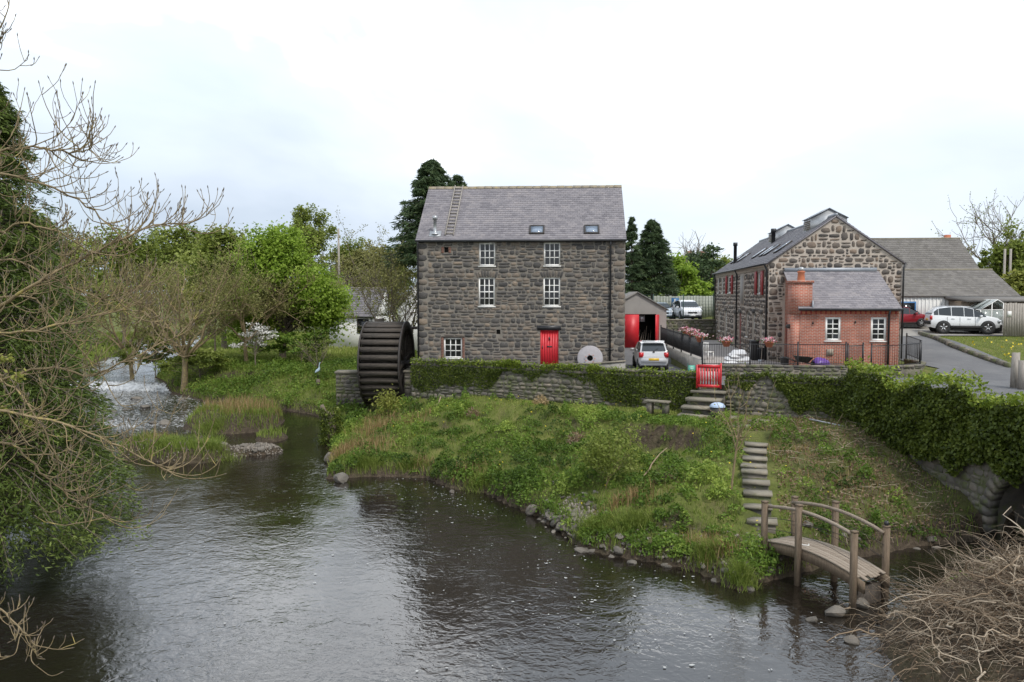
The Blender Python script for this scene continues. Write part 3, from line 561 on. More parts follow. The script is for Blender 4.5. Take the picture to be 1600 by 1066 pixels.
for uc in (6.32, 9.18):
    wd = MB(); w_, l_ = .8, .78; s0 = .55
    for (du, ds, ww, ll) in ((-w_/2+.04, 0, .08, l_), (w_/2-.04, 0, .08, l_), (0, -l_/2+.04, w_-.16, .08), (0, l_/2-.04, w_-.16, .08)): wd.box(onroof(uc+du, s0+l_/2+ds, .045), (ww, ll, .10), rx=rx_)
    f = wd.build('rooflight', M['iron'], roof); mb = MB(); mb.box(onroof(uc, s0+l_/2, .055), (w_-.16, l_-.16, .02), rx=rx_); mb.build('pane', M['skyglass'], f)
fl = MB(); p = onroof(.98, .55, 0.02); fl.lathe([(0, 0), (.2, 0), (.2, .04), (.12, .10), (.085, .14), (.085, .78), (.13, .78), (.13, .98), (0, 1.0)], p, 14); fl.box(onroof(.98, .62, .03), (.62, .5, .02), rx=rx_); fl.build('flue', M['zinc'], roof, True, label='short metal flue with a cap')
ld = MB()
lad = MB()
for du in (0, .44): lad.box((onroof(1.52+du, .45, .07)+onroof(1.52+du, SL+.12, .07))/2, (.05, SL-.33, .07), rx=rx_)
lo = lad.build('roof_ladder', M['fence_wood'], roof, label='lichened wooden ladder hooked over ridge')
for i in range(15): mb = MB(); mb.box(onroof(1.74, .6+i*(SL-.6)/14.5, .075), (.40, .055, .035), rx=rx_); mb.build('rung', M['fence_wood'], lo)
gt = MB(); gt.tube([(-.06, -.17, EV-.03), (MW+.06, -.17, EV-.03)], .065, 8); gt.build('gutter', M['black'], mill, True)
pipe(mill, [(.08, -.17, EV-.05), (.08, -.16, EV-.2), (.07, -.09, EV-.35), (.07, -.09, 1.6)]); pipe(mill, [(10.08, -.17, EV-.05), (10.08, -.09, EV-.3), (10.08, -.09, 3.2)])
for x_ in (.07, 10.08):
    for z_ in (4.2, 6, 7.8, 9.4): mb = MB(); mb.box((x_, -.05, z_), (.15, .1, .05)); mb.build('pipe_bracket', M['black'], mill)
# ------------------------------------------------------------ the water wheel
WR = 2.3; WC = np.array([-6.9, 45.6, 3.42])
wheel = thing('water_wheel', 'big dark timber waterwheel with stepped buckets against the mill end', 'water wheel', tuple(WC), ANG)
HW = 1.05
for sx in (-1, 1):
    mb = MB(); x0, x1 = sx*HW, sx*(HW+.07); n_ = 48; a = np.arange(n_)*2*math.pi/n_
    ring = lambda x, r_: np.stack([np.full(n_, x), r_*np.cos(a), r_*np.sin(a)], 1)
    V = np.vstack([ring(x0, WR-.42), ring(x0, WR), ring(x1, WR), ring(x1, WR-.42)]); i = np.arange(n_); j = (i+1) % n_
    F = np.vstack([np.stack([k*n_+i, k*n_+j, ((k+1) % 4)*n_+j, ((k+1) % 4)*n_+i], 1) for k in range(4)]); mb.add(V, F); mb.build('rim', M['iron'], wheel)
    for k in range(8):
        t = k*math.pi/4+.2; mb = MB(); mb.box((sx*(HW-.12), math.cos(t)*(WR-.2)/2, math.sin(t)*(WR-.2)/2), (.12, WR-.25, .16), rx=t); mb.build('spoke', M['wheelwood'], wheel)
    mb = MB(); mb.lathe([(0, -.1), (.38, -.1), (.38, .1), (0, .1)], (sx*(HW-.12), 0, 0), 20, 'x'); mb.build('hub', M['iron'], wheel)
mb = MB(); mb.lathe([(.16, -1.5), (.16, 1.9)], (0, 0, 0), 14, 'x'); mb.build('axle', M['iron'], wheel, True)
NB = 32; bme = None
for k in range(NB):
    t = k*2*math.pi/NB
    if bme is None:
        mb = MB(); mb.box((0, 0, 0), (2*HW-.01, .045, .27), rx=R(10)); mb.box((0, .2, .12), (2*HW-.01, .32, .035), rx=R(8)); bme = mb.mesh('bucket', M['wheelwood'])
    o = obj('bucket', bme, wheel, (0, -math.cos(t)*(WR-.07), math.sin(t)*(WR-.07))); o.rotation_euler = (-t, 0, 0)
mb = MB(); mb.lathe([(WR-.44, -HW), (WR-.44, HW)], (0, 0, 0), 64, 'x'); mb.lathe([(WR-.47, HW), (WR-.47, -HW)], (0, 0, 0), 64, 'x'); mb.build('sole_boards', M['wheelwood'], wheel)
# masonry round the wheel pit
def masonry(name, label, x0, x1, y0, y1, z0, z1, rz=0., maxn=60):
    t = thing(name, label, 'wall', (x0, y0, 0), rz); mb = MB(); mb.bx(0, x1-x0, 0, y1-y0, z0, z1); mb.build('core', M['wmortar'], t)
    c_ = stone_cells((0, 0, z0), 0, x1-x0, z1-z0, rows=(.2, .34), wid=(.3, .6))+stone_cells((x1-x0, 0, z0), math.pi/2, y1-y0, z1-z0, rows=(.2, .34), wid=(.3, .6)); place_stones(t, c_, M['wstone_o'], M['wstone_a'], maxn); 
    mb = MB(); mb.box(((x1-x0)/2, (y1-y0)/2, z1+.06), (x1-x0+.12, y1-y0+.1, .12)); mb.build('coping', M['step'], t); return t
masonry('pit_wall', 'low stone wall left of the waterwheel', -9.9, -8.3, 46.2, 47.2, .5, 2.75)
masonry('wheel_pier', 'stone pier between waterwheel and mill wall', -5.75, -5.05, 44.0, 47.6, .4, 3.0)
sl_ = thing('sluice_frame', 'dark timber sluice trough behind the waterwheel', 'sluice', (-6.8, 48.7, 0), ANG)
mb = MB(); mb.bx(-1.2, 1.75, 0, 1.6, 5.15, 5.25); mb.build('trough_floor', M['wheelwood'], sl_)
for x_ in (-1.2, 1.7): mb = MB(); mb.bx(x_, x_+.08, -.6, 1.6, 5.0, 5.75); mb.build('trough_side', M['wheelwood'], sl_); mb = MB(); mb.bx(x_, x_+.2, 1.0, 1.2, .5, 5.0); mb.build('leg', M['wheelwood'], sl_)
ms = thing('millstone', 'worn round grey millstone leaning on mill front right of red door', 'millstone', tuple(np.array([-4.98, 43.4, 0])+np.array([9.02*math.cos(ANG), 9.02*math.sin(ANG), 0])+np.array([0, -.42, 3.26])), ANG)
mb = MB(); n_ = 40; mb.lathe([(.15, -.09), (.62, -.09), (.66, -.06), (.66, .06), (.62, .09), (.15, .09), (.15, -.09)], (0, 0, 0), n_, 'y'); mb.xf(Matrix.Translation((0, .12, .64)) @ Matrix.Rotation(R(-14), 4, 'X')); mb.build('stone_disc', mat('millstone_grit', (.30,.28,.29), (.38,.36,.37), .9, 4, bump=.4, bscale=40), ms, True)
for k in range(7):
    t = k*.9; mb = MB(); mb.box((math.cos(t)*.24, .02-.09, .64+math.sin(t)*.22), (.05, .05, .05), ry=t); mb.build('rust_stud', M['terracotta'], ms)
mb = MB(); mb.bx(-.2, .2, .26, .3, .5, .9); mb.build('backing', M['dark'], ms)
# little curved wall before the mill front
pw_ = thing('planter_wall', 'low pale rendered wall curving below the millstone', 'wall'); mb = MB(); pts = [wp(872, 571, 40.9), wp(905, 570, 40.3), wp(940, 568, 40.0), wp(976, 565, 40.0)]
for i in range(3):
    a, b = pts[i], pts[i+1]; d = b-a; L_ = math.hypot(d[0], d[1]); mb.box(((a[0]+b[0])/2, (a[1]+b[1])/2, (a[2]+b[2])/2-.5), (L_+.05, .22, 1.0), rz=math.atan2(d[1], d[0]))
mb.build('wall', M['concrete'], pw_); mb = MB()
for i in range(3):
    a, b = pts[i], pts[i+1]; d = b-a; mb.box(((a[0]+b[0])/2, (a[1]+b[1])/2, (a[2]+b[2])/2+.03), (math.hypot(d[0], d[1])+.1, .32, .055), rz=math.atan2(d[1], d[0]), ry=-math.atan2(d[2], math.hypot(d[0], d[1])))
mb.build('coping', M['step'], pw_)
# ------------------------------------------------------------ the stone barn house with brick extension
BA = -math.atan(150/1290); BW, BL = 6.8, 22.0; BZ = 3.3; BE, BR = 8.84, 11.35
barn = thing('stone_house', 'long two storey rubble stone house with red shutters and slate roof', 'house', (13.74, 44.3, 0), BA)
def bl(z): return z-BZ
OG = (0, 0, BZ); OS = (0, BL, BZ); US = lambda y: BL-y
side_w = [(1.95, 3.2, 7.25, 8.45), (13.2, 15.2, 7.3, 8.45), (17.6, 18.5, 7.3, 8.4), (20, 20.9, 7.3, 8.4)]
side_d = [(4.1, 4.9, 4.5, 6.1), (9.0, 10.0, 3.62, 6.0), (11.3, 12.2, 3.62, 5.9), (6.4, 7.2, 4.6, 6.1), (1.6, 2.3, 3.9, 6.1), (15.6, 16.6, 3.62, 6.0), (19, 20, 4.4, 6.0)]
panel = (7.9, 9.5, 6.5, 8.5)
so_ = [(US(b), US(a), bl(c), bl(d)) for a, b, c, d in side_w+side_d+[panel]]
mb = MB(); wall_face(mb, OG, 0, BW, BE-BZ, top=(BW/2, BR-BZ-.08)); wall_face(mb, OS, -math.pi/2, BL, BE-BZ, so_, .2); wall_face(mb, (BW, 0, BZ), math.pi/2, BL, BE-BZ); wall_face(mb, (BW, BL, BZ), math.pi, BW, BE-BZ, top=(BW/2, BR-BZ-.08))
mb.build('wall', M['bmortar'], barn)
EX0, EX1, EY, EE, ET = .87, 5.52, -3.6, 6.5, 8.42
gops = [(EX0-.1, EX1+.1, 0, bl(7.0)), (EX0-.02, EX1-.2, bl(6.9), bl(ET)+.12)]
gtop = lambda u: BE-BZ+(BR-BE-.08)*(1-abs(u-BW/2)/(BW/2))
lintels = [(US(b)-.12, US(a)+.12, bl(d), bl(d)+.24) for a, b, c, d in side_d]
cg = stone_cells(OG, 0, BW, BR-BZ-.1, gops, rows=(.15, .44), wid=(.16, .6), gap=.06, top=gtop, irr=.04, split=.35)
QB = []
v_ = .3; k_ = 0
while v_ < BE-BZ-.6: h_ = rng.uniform(.34, .5); QB.append((BL-(.85, .55)[k_ % 2], BL, v_, v_+h_)); v_ += h_; k_ += 1
cs = stone_cells(OS, -math.pi/2, BL, BE-BZ-.28, so_+lintels+QB, rows=(.2, .42), wid=(.26, .62), gap=.075, irr=.04, bot=.3)
cg = sorted(cg, key=lambda c: -c[3]*c[4]); cs = sorted(cs, key=lambda c: -c[3]*c[4]*(44/(46+US(0)-0))**2)
cs += [(lp(OS, -math.pi/2, (a+b)/2, (c+d)/2), -math.pi/2, 0, b-a-.05, d-c-.05, .2) for a, b, c, d in QB]
near = sorted(cs, key=lambda c: c[0][1]); nn_ = near[:110]
place_stones(barn, cg[:190]+nn_, M['bstone_o'], M['bstone_a'], 300, rnd_=1); join_stones(barn, cg[190:]+near[110:], M['bstone_a'], 'small_stones', 1)
mb = MB(); bar(mb, OS, -math.pi/2, 0, BL, BE-BZ-.3, BE-BZ, .02, -.1); mb.build('eaves_band', M['bmortar'], barn)
for a, b, c, d in lintels: mb = MB(); bar(mb, OS, -math.pi/2, a, b, c, d-.01, .03, -.15); mb.build('lintel', M['bstone_o'], barn)
for a, b, c, d in side_w[:2]:
    wd = window(barn, OS, -math.pi/2, US(b)+.02, US(a)-.02, bl(c), bl(d), 2, 3, inset=-.04)
    for (p, q) in ((US(b)-.66, US(b)-.02), (US(a)+.02, US(a)+.66)):
        mb = MB(); bar(mb, OS, -math.pi/2, p, q, bl(c)-.08, bl(d)+.06, .085, .045); sh = mb.build('shutter', M['dred'], barn)
        for k in range(4): mb = MB(); bar(mb, OS, -math.pi/2, p+.02+k*(q-p-.04)/4+.006, p+.02+(k+1)*(q-p-.04)/4-.006, bl(c)-.06, bl(d)+.04, .10, .086); mb.build('board', M['dred'], sh)
for a, b, c, d in side_w[2:]: window(barn, OS, -math.pi/2, US(b), US(a), bl(c), bl(d), 2, 2)
a, b, c, d = panel; mb = MB(); bar(mb, OS, -math.pi/2, US(b), US(a), bl(c), bl(d), .03, -.1); mb.build('boarded_hatch', M['bmortar'], barn); mb = MB(); bar(mb, OS, -math.pi/2, US(b)+.25, US(a)-.25, bl(c)+.1, bl(d)-.15, .05, .032); mb.build('hatch_board', M['render'], barn)
for i, (a, b, c, d) in enumerate(side_d):
    if c < 3.8:
        mb = MB(); bar(mb, OS, -math.pi/2, US(b), US(a), bl(c), bl(d), -.1, -.16); mb.build('door', M['dred' if i == 1 else 'white'], barn)
    else: window(barn, OS, -math.pi/2, US(b), US(a), bl(c), bl(d), 2, 3, inset=-.1)
# roof of the house
s_l = (BW/2+.18, 0, BR-BE+.04); SLb = math.hypot(s_l[0], s_l[2]); mb = MB()
deck(mb, (-.18, BL+.1, BE-.02), (0, -1, 0), s_l, BL+.2, SLb); deck(mb, (BW+.18, -.1, BE-.02), (0, 1, 0), (-s_l[0], 0, s_l[2]), BL+.2, SLb); broof = mb.build('roof', M['slate'], barn)
mb = MB(); slates(mb, (-.18, BL+.1, BE-.02), (0, -1, 0), s_l, BL+.2, SLb, .3, .22); slates(mb, (BW+.18, -.1, BE-.02), (0, 1, 0), (-s_l[0], 0, s_l[2]), BL+.2, SLb, .3, .22); mb.build('slates', M['slate'], broof, kind='stuff')
mb = MB(); mb.tube([(BW/2, -.1, BR+.05), (BW/2, BL+.1, BR+.05)], .09, 6); mb.build('ridge', M['lead'], broof)
def vent(y0, y1, lab):
    mb = MB(); w_ = .95; zt = BR+.52; zb = BR-.55; mb.prism([(BW/2-w_, zb-.35), (BW/2+w_, zb-.35), (BW/2+w_, BR+.02), (BW/2, zt-.03), (BW/2-w_, BR+.02)], y0, y1, 'xz'); v = mb.build('roof_vent', M['zinc'], broof, label=lab)
    for s in (-1, 1):
        mb = MB(); t = math.atan2(.5, w_); mb.box((BW/2+s*(w_/2+.03), (y0+y1)/2, BR+.275), (1.16, y1-y0+.12, .04), ry=s*t); mb.build('vent_roof', M['lead'], v)
        for k in range(5): mb = MB(); mb.box((BW/2+s*(w_+.02), (y0+y1)/2, zb+.02+k*.1), (.06, y1-y0-.2, .03), ry=s*.6); mb.build('louvre', M['timber'], v)
vent(1.4, 3.1, 'boxy sheet metal ridge vent near the gable'); vent(11.8, 13.4, 'boxy sheet metal ridge vent halfway along')
for (x_, y_, z0, z1, r_) in ((.75, 17.0, 9.0, 11.0, .12), (2.35, 11.2, 10.3, 11.55, .13)):
    mb = MB(); mb.lathe([(r_, z0), (r_, z1-.25), (r_*1.35, z1-.25), (r_*1.35, z1), (0, z1)], (x_, y_, 0), 12); mb.build('flue', M['black'], broof, True)
sdb = np.array(s_l)/SLb; ryb = -math.atan2(sdb[2], sdb[0])
for y_ in (2.4, 5.6, 7.0, 9.6, 16, 19):
    c_ = np.array([-.18, y_, BE-.02])+sdb*1.7+np.cross((0, -1, 0), sdb)*.05; mb = MB(); mb.box(c_, (1.1, .75, .09), ry=ryb); f = mb.build('rooflight', M['iron'], broof); mb = MB(); mb.box(c_+np.cross((0, -1, 0), sdb)*.045, (.95, .6, .02), ry=ryb); mb.build('pane', M['skyglass'], f)
mb = MB(); mb.tube([(-.23, -.1, BE-.03), (-.23, BL+.1, BE-.03)], .06, 8); mb.build('gutter', M['black'], barn, True)
for y_ in (.15, 10.6, 21.7): pipe(barn, [(-.22, y_, BE-.05), (-.08, y_, BE-.35), (-.08, y_, 3.6)], .05)
pipe(barn, [(BW+.15, -.06, BE-.02), (BW+.05, -.08, BE-.3), (BW+.05, -.08, 3.8)], .05)
# brick extension
OE = (EX0, EY, BZ); EW = EX1-EX0; ew = [(1.19, 1.92, 4.93, 6.08), (3.33, 4.06, 4.93, 6.08)]
OL = (EX0, 0, BZ); mb = MB(); eops = [(a, b, bl(c), bl(d)) for a, b, c, d in ew]; wall_face(mb, OE, 0, EW, EE-BZ, eops, .12)
eg = [(.3, 1.15, .33, bl(5.75)), (1.5, 2.1, bl(4.75), bl(5.8))]
wall_face(mb, OL, -math.pi/2, -EY, EE-BZ, eg, .12); wall_face(mb, (EX1, EY, BZ), math.pi/2, -EY, EE-BZ)
mb.add([(EX0, 0, EE), (EX0, EY, EE), (EX0, 0, ET-.05)], [[0, 1, 2]]); mb.add([(EX1, EY, EE), (EX1, 0, EE), (EX1, 0, ET-.05)], [[0, 1, 2]])
ext = mb.build('brick_extension', M['brick'], barn, label='red brick lean-to extension on the gable')
for i, (a, b, c, d) in enumerate(eops): window(ext, OE, 0, a, b, c, d, 2, 4, inset=-.02, fw=.10)
for i, (a, b, c, d) in enumerate(eops):     # soldier course bricks over the windows
    pass
for k in range(int(EW/.078)):
    mb = MB(); bar(mb, OE, 0, k*.078+.004, (k+1)*.078-.006, EE-BZ-.27, EE-BZ-.05, .012, -.05); mb.build('soldier_brick', M['terracotta'] if k % 3 else M['dred'], ext)
a, b, c, d = eg[0]; mb = MB(); bar(mb, OL, -math.pi/2, a, b, c, d, -.04, -.1); mb.build('side_door', M['dred'], ext)
window(ext, OL, -math.pi/2, *eg[1], 2, 3, inset=-.03)
sl2 = (0, -EY+.2, ET-EE+.05); SLe = math.hypot(sl2[1], sl2[2]); mb = MB(); deck(mb, (EX0-.12, EY-.2, EE-.03), (1, 0, 0), sl2, EW+.2, SLe); er = mb.build('roof', M['slate'], ext)
mb = MB(); slates(mb, (EX0-.12, EY-.2, EE-.03), (1, 0, 0), sl2, EW+.2, SLe); mb.build('slates', M['slate'], er, kind='stuff')
mb = MB(); mb.box(((EX0+EX1)/2-.05, -.07, ET+.08), (EW+.05, .12, .2)); mb.build('flashing', M['lead'], er)
mb = MB(); mb.tube([(EX0-.12, EY-.24, EE-.04), (EX1+.1, EY-.24, EE-.04)], .06, 8); mb.build('gutter', M['black'], ext, True)
pipe(ext, [(EX1-.5, EY-.24, EE-.06), (EX1-.5, EY-.08, EE-.3), (EX1-.5, EY-.08, 3.7)], .05)
mb = MB(); mb.bx(EX0-.42, EX0-.005, EY+.02, EY+.95, BZ, 6.2); mb.bx(EX0-.42, EX0+.55, EY+.0, EY+.95, 6.2, 7.75); ch = mb.build('chimney', M['brick'], ext)
mb = MB(); mb.bx(EX0-.48, EX0+.61, EY-.06, EY+1.01, 7.752, 7.88); mb.build('chimney_cap', M['brick'], ch); mb = MB(); mb.lathe([(.19, 7.88), (.16, 8.25), (.19, 8.28), (.19, 8.34), (.1, 8.36), (0, 8.36)], (EX0+.1, EY+.45, 0), 14); mb.build('chimney_pot', M['terracotta'], ch, True)
mb = MB(); mb.lathe([(.12, 8.36), (.15, 8.38), (.15, 8.5), (.04, 8.55), (0, 8.55)], (EX0+.1, EY+.45, 0), 12); mb.build('cowl', M['zinc'], ch, True)
mb = MB(); mb.box((EX0+.57, EY+.3, 6.62), (.06, .8, .5)); mb.build('flashing', M['lead'], ch)
mb = MB(); bar(mb, OE, 0, 1.28, 1.58, bl(4.2), bl(4.52), .06, -.02); mb.build('vent_box', M['timber'], ext)
for (u_, z_) in ((.6, 5.8), (2.6, 5.85)): mb = MB(); bar(mb, OE, 0, u_-.03, u_+.03, bl(z_)-.06, bl(z_)+.06, .05, 0); mb.build('bracket', M['iron'], ext)
mb = MB(); mb.lathe([(.0, -.1), (.12, -.08), (.15, 0), (.12, .1), (0, .12)], (EX0-.48, EY+.35, 5.6), 10); mb.build('hanging_lamp', M['iron'], ext)
# ------------------------------------------------------------ generic plain building
def building(name, label, O_, rz, W, D, zb, ze, zr, wallm, roofm, along='x', cat='building', over=.15, size=.32, course=.3, ribs=0):
    t = thing(name, label, cat, O_, rz); mb = MB()
    mb.bx(0, W, 0, D, zb, ze)
    if along == 'x': mb.prism([(0, ze), (D, ze), (D/2, zr-.06)], 0.001, W-.001, 'yz')
    else: mb.prism([(0, ze), (W, ze), (W/2, zr-.06)], 0.001, D-.001, 'xz')
    wl_ = mb.build('wall', wallm, t); mb = MB(); m2 = MB()
    if along == 'x': E1, u1, s1, E2, u2, s2, LL = (-over, -over, ze-.05), (1, 0, 0), (0, D/2+over, zr-ze+.05), (W+over, D+over, ze-.05), (-1, 0, 0), (0, -D/2-over, zr-ze+.05), W+2*over
    else: E1, u1, s1, E2, u2, s2, LL = (-over, D+over, ze-.05), (0, -1, 0), (W/2+over, 0, zr-ze+.05), (W+over, -over, ze-.05), (0, 1, 0), (-W/2-over, 0, zr-ze+.05), D+2*over
    for E_, u_, s_ in ((E1, u1, s1), (E2, u2, s2)): sl_ = float(np.linalg.norm(s_)); deck(mb, E_, u_, s_, LL, sl_); slates(m2, E_, u_, s_, LL, sl_, size, course)
    rf_ = mb.build('roof', roofm, t); m2.build('roof_tiles', roofm, rf_, kind='stuff'); mb = MB()
    if along == 'x': mb.tube([(-over, D/2, zr+.02), (W+over, D/2, zr+.02)], .09, 6)
    else: mb.tube([(W/2, -over, zr+.02), (W/2, D+over, zr+.02)], .09, 6)
    mb.build('ridge', M['step'], rf_)
    for i in range(ribs): mb = MB(); x_ = (i+.5)*W/ribs; mb.bx(x_-.03, x_+.03, -.035, -.001, zb, ze-.06); mb.build('cladding_rib', wallm, t)
    return t
def pane_win(t, x0, x1, y, z0, z1, fm='white', gm='glass', face='front'):
    mb = MB(); mb.bx(x0-.07, x1+.07, y-.04, y-.002, z0-.07, z1+.07); f = mb.build('window', M[fm], t); mb = MB(); mb.bx(x0, x1, y-.055, y-.042, z0, z1); mb.build('pane', M[gm], f)
# garage with red doors
gp = wp(950, 541, 53.6); ga = thing('garage', 'small grey rendered garage with open red double doors', 'garage', (gp[0], gp[1], 3.72), R(-3))
GW, GD, GE, GP = 3.75, 6.0, 2.55, 3.62
mb = MB(); wall_face(mb, (0, 0, 0), 0, GW, GE, [(1.1, 3.1, 0, 2.2)], .15, top=(GW/2, GP)); wall_face(mb, (GW, 0, 0), math.pi/2, GD, GE); wall_face(mb, (0, GD, 0), -math.pi/2, GD, GE); wall_face(mb, (GW, GD, 0), math.pi, GW, GE, top=(GW/2, GP)); mb.build('wall', M['render'], ga)
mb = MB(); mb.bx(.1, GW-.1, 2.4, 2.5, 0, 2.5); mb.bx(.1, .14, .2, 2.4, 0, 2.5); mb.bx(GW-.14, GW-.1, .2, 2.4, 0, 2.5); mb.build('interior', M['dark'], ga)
mb = MB()
for s in (0, 1):
    E_, u_, s_ = ((-.15, GD+.1, GE-.06), (0, -1, 0), (GW/2+.15, 0, GP-GE+.1)) if s == 0 else ((GW+.15, -.1, GE-.06), (0, 1, 0), (-GW/2-.15, 0, GP-GE+.1)); deck(mb, E_, u_, s_, GD+.2, float(np.linalg.norm(s_)), .08)
mb.build('roof', M['grey_tile'], ga)
mb = MB(); mb.bx(1.06, 1.98, -.09, -.03, .03, 2.17); mb.build('door_leaf', M['red'], ga); mb = MB(); mb.box((3.12, -.38, 1.1), (.06, .75, 2.15), rz=R(-22)); mb.build('door_leaf', M['red'], ga)
mb = MB(); mb.bx(2.0, 2.4, .3, .6, 1.7, 2.1); mb.build('wall_box', M['zinc'], ga)
for k in range(6): mb = MB(); mb.cyl((1.9+k*.17, .6, 0), (2.2+k*.14, 1.2, rng.uniform(.7, 1.5)), .025, n=6); mb.build('stored_pole', M['timber'], ga)
# grey sheds at the right
b1 = wp(1338, 500, 66); big = building('roofed_store', 'tall store with long grey tiled roof behind the stone house', (b1[0], 64, 0), R(-5), 8.6, 9.5, 4.5, 8.3, 11.75, M['render'], M['grey_tile'], 'x')
mb = MB(); mb.box((8.3, 6.0, 11.5), (.4, .4, 1.3)); mb.build('flue', M['terracotta'], big)
b2 = wp(1398, 500, 58); low = building('workshop', 'low white clad workshop with blue trimmed windows and brown tiled roof', (b2[0]-.3, 58, 0), R(-3), 8.6, 7.5, 4.6, 7.12, 9.0, M['wrender'], M['grey_tile'], 'x', ribs=34)
for x_ in (.3, 5.2): 
    mb = MB(); mb.bx(x_, x_+1.4, -.09, -.04, 5.5, 6.7); f = mb.build('window', M['bluep'], low); mb = MB(); mb.bx(x_+.1, x_+1.3, -.11, -.092, 5.6, 6.6); mb.build('pane', M['glass'], f)
pipe(low, [(7.2, -.12, 7.0), (7.2, -.12, 4.7)], .06)
b3 = wp(1512, 500, 55); sh = thing('lean_to_shed', 'dark timber shed with flat metal roof behind the white car', 'shed', (b3[0], 55.2, 0), R(-2))
mb = MB(); mb.bx(0, 1.0, 0, 2.4, 4.7, 6.75); mb.bx(1.0, 5.2, 1.5, 2.4, 4.7, 6.75); mb.build('wall', M['timber'], sh)
for k in range(7): mb = MB(); mb.bx(k*.143+.004, (k+1)*.143-.004, -.025, -.002, 4.72, 6.7); mb.build('board', M['timber'], sh)
mb = MB(); mb.box((2.7, 1.05, 6.88), (5.9, 3.2, .16), rx=R(4)); mb.build('roof', M['grey_tile'], sh); mb = MB(); mb.bx(.55, .78, -.05, -.027, 5.5, 5.85); mb.build('notice', M['white'], sh)
# greenhouse
p_ = wp(1530, 505, 53.5); gh = thing('greenhouse', 'small aluminium greenhouse beside wooden fence', 'greenhouse', (p_[0], 53.4, 4.75), 0)
mb = MB(); W_, D_, e_, r_ = 2.2, 2.4, 1.45, 2.1
for x_ in (0, .73, 1.47, 2.2):
    for y_ in (0, D_): mb.bx(x_-.025, x_+.025, y_-.025, y_+.025, 0, e_ if x_ in (0, 2.2) else e_+.44)
for y_ in (0, D_):
    mb.tube([(0, y_, e_), (1.1, y_, r_), (2.2, y_, e_)], .03, 4); mb.tube([(0, y_, e_), (2.2, y_, e_)], .025, 4); mb.tube([(0, y_, .5), (2.2, y_, .5)], .02, 4)
for x_, z_ in ((0, e_), (1.1, r_), (2.2, e_)): mb.tube([(x_, 0, z_), (x_, D_, z_)], .03, 4)
mb.build('frame', M['white'], gh)
gl = mat('greenhouse_glass', (.62,.66,.62), (.55,.6,.56), .15, 2); n_ = gl.node_tree; n_.nodes['Principled BSDF'].inputs['Transmission Weight'].default_value = .55
for s in (-1, 1): 
    for k in range(3): mb = MB(); t_ = math.atan2(r_-e_, 1.1); mb.box((1.1+s*.55, .4+k*.8, (e_+r_)/2+.02), (1.24, .76, .015), ry=s*t_); mb.build('roof_pane', gl, gh)
for k in range(3):
    mb = MB(); mb.bx(k*.735+.03, (k+1)*.735-.03, -.008, .008, .52, e_-.02); mb.build('pane', gl, gh); mb = MB(); mb.bx(-.008, .008, k*.8+.03, k*.8+.76, .1, e_-.03); mb.build('pane', gl, gh)
mb = MB(); mb.bx(.05, 2.15, .5, 2.3, 0, .7); mb.build('staging', M['dark'], gh)
# wooden fence right of it
p_ = wp(1566, 520, 51.5); wf = thing('board_fence', 'tall grey vertical board fence at the right edge', 'fence', (p_[0], 51.4, 4.6), R(-4))
for k in range(44): mb = MB(); h_ = 2.05+rng.uniform(-.03, .03); mb.box((k*.155+.07, rng.uniform(-.01, .01), h_/2), (.14, .025, h_)); mb.build('board', M['fence_wood'], wf)
for z_ in (.4, 1.6): mb = MB(); mb.bx(0, 6.8, .03, .09, z_, z_+.09); mb.build('rail', M['fence_wood'], wf)
mb = MB(); mb.bx(.2, .45, -.04, -.02, 1.2, 1.55); mb.build('notice', M['white'], wf)
# cottage at the left
p_ = wp(514, 535, 76); ct = building('cottage', 'small white cottage with slate roof among trees left of wheel', (p_[0], 76, 0), R(-14), 4.6, 4.6, 1.6, 5.2, 7.75, M['wrender'], M['slate'], 'x', 'cottage', .12)
pane_win(ct, 2.9, 3.9, 0, 3.7, 4.9, 'black'); mb = MB(); mb.tube([(-.1, -.2, 5.15), (4.7, -.2, 5.15)], .06, 6); mb.tube([(4.3, -.1, 5.1), (4.3, -.06, 2)], .05, 6); mb.build('gutter', M['black'], ct)
p_ = wp(622, 500, 70); wg = thing('white_gable', 'white rendered gable showing between thin trees and mill', 'house', (p_[0], 70, 0), 0); mb = MB(); mb.prism([(0, 1), (3.2, 1), (3.2, 6.0), (1.6, 8.0), (0, 6.0)], 0, 5, 'xz'); mb.build('wall', M['wrender'], wg); mb = MB(); deck(mb, (-.2, 5.1, 5.95), (0, -1, 0), (1.8, 0, 2.2), 5.2, 2.85); deck(mb, (3.4, -.1, 5.95), (0, 1, 0), (-1.8, 0, 2.2), 5.2, 2.85); mb.build('roof', M['slate'], wg)
# houses far behind the car park
for (px_, w_, lab, m_) in ((1064, 5.5, 'far cream house with brown roof and chimney above the hedge', 'wrender'), (1083, 6.0, 'far brown roofed bungalow right of the cream house', 'render')):
    p_ = wp(px_-8, 430, 150); h_ = building('far_house', lab, (p_[0], 150, 0), R(10), w_, 6, 5, 11.6, 14.0, M[m_], M['grey_tile'], 'x', 'house', size=.6, course=.6); mb = MB(); mb.bx(w_*.6, w_*.6+.8, 2.6, 3.4, 13.2, 15.2); mb.build('chimney', M['brick'], h_)
    for x_ in (.8, 3.2): pane_win(h_, x_, x_+1.1, 0, 9.2, 10.6)
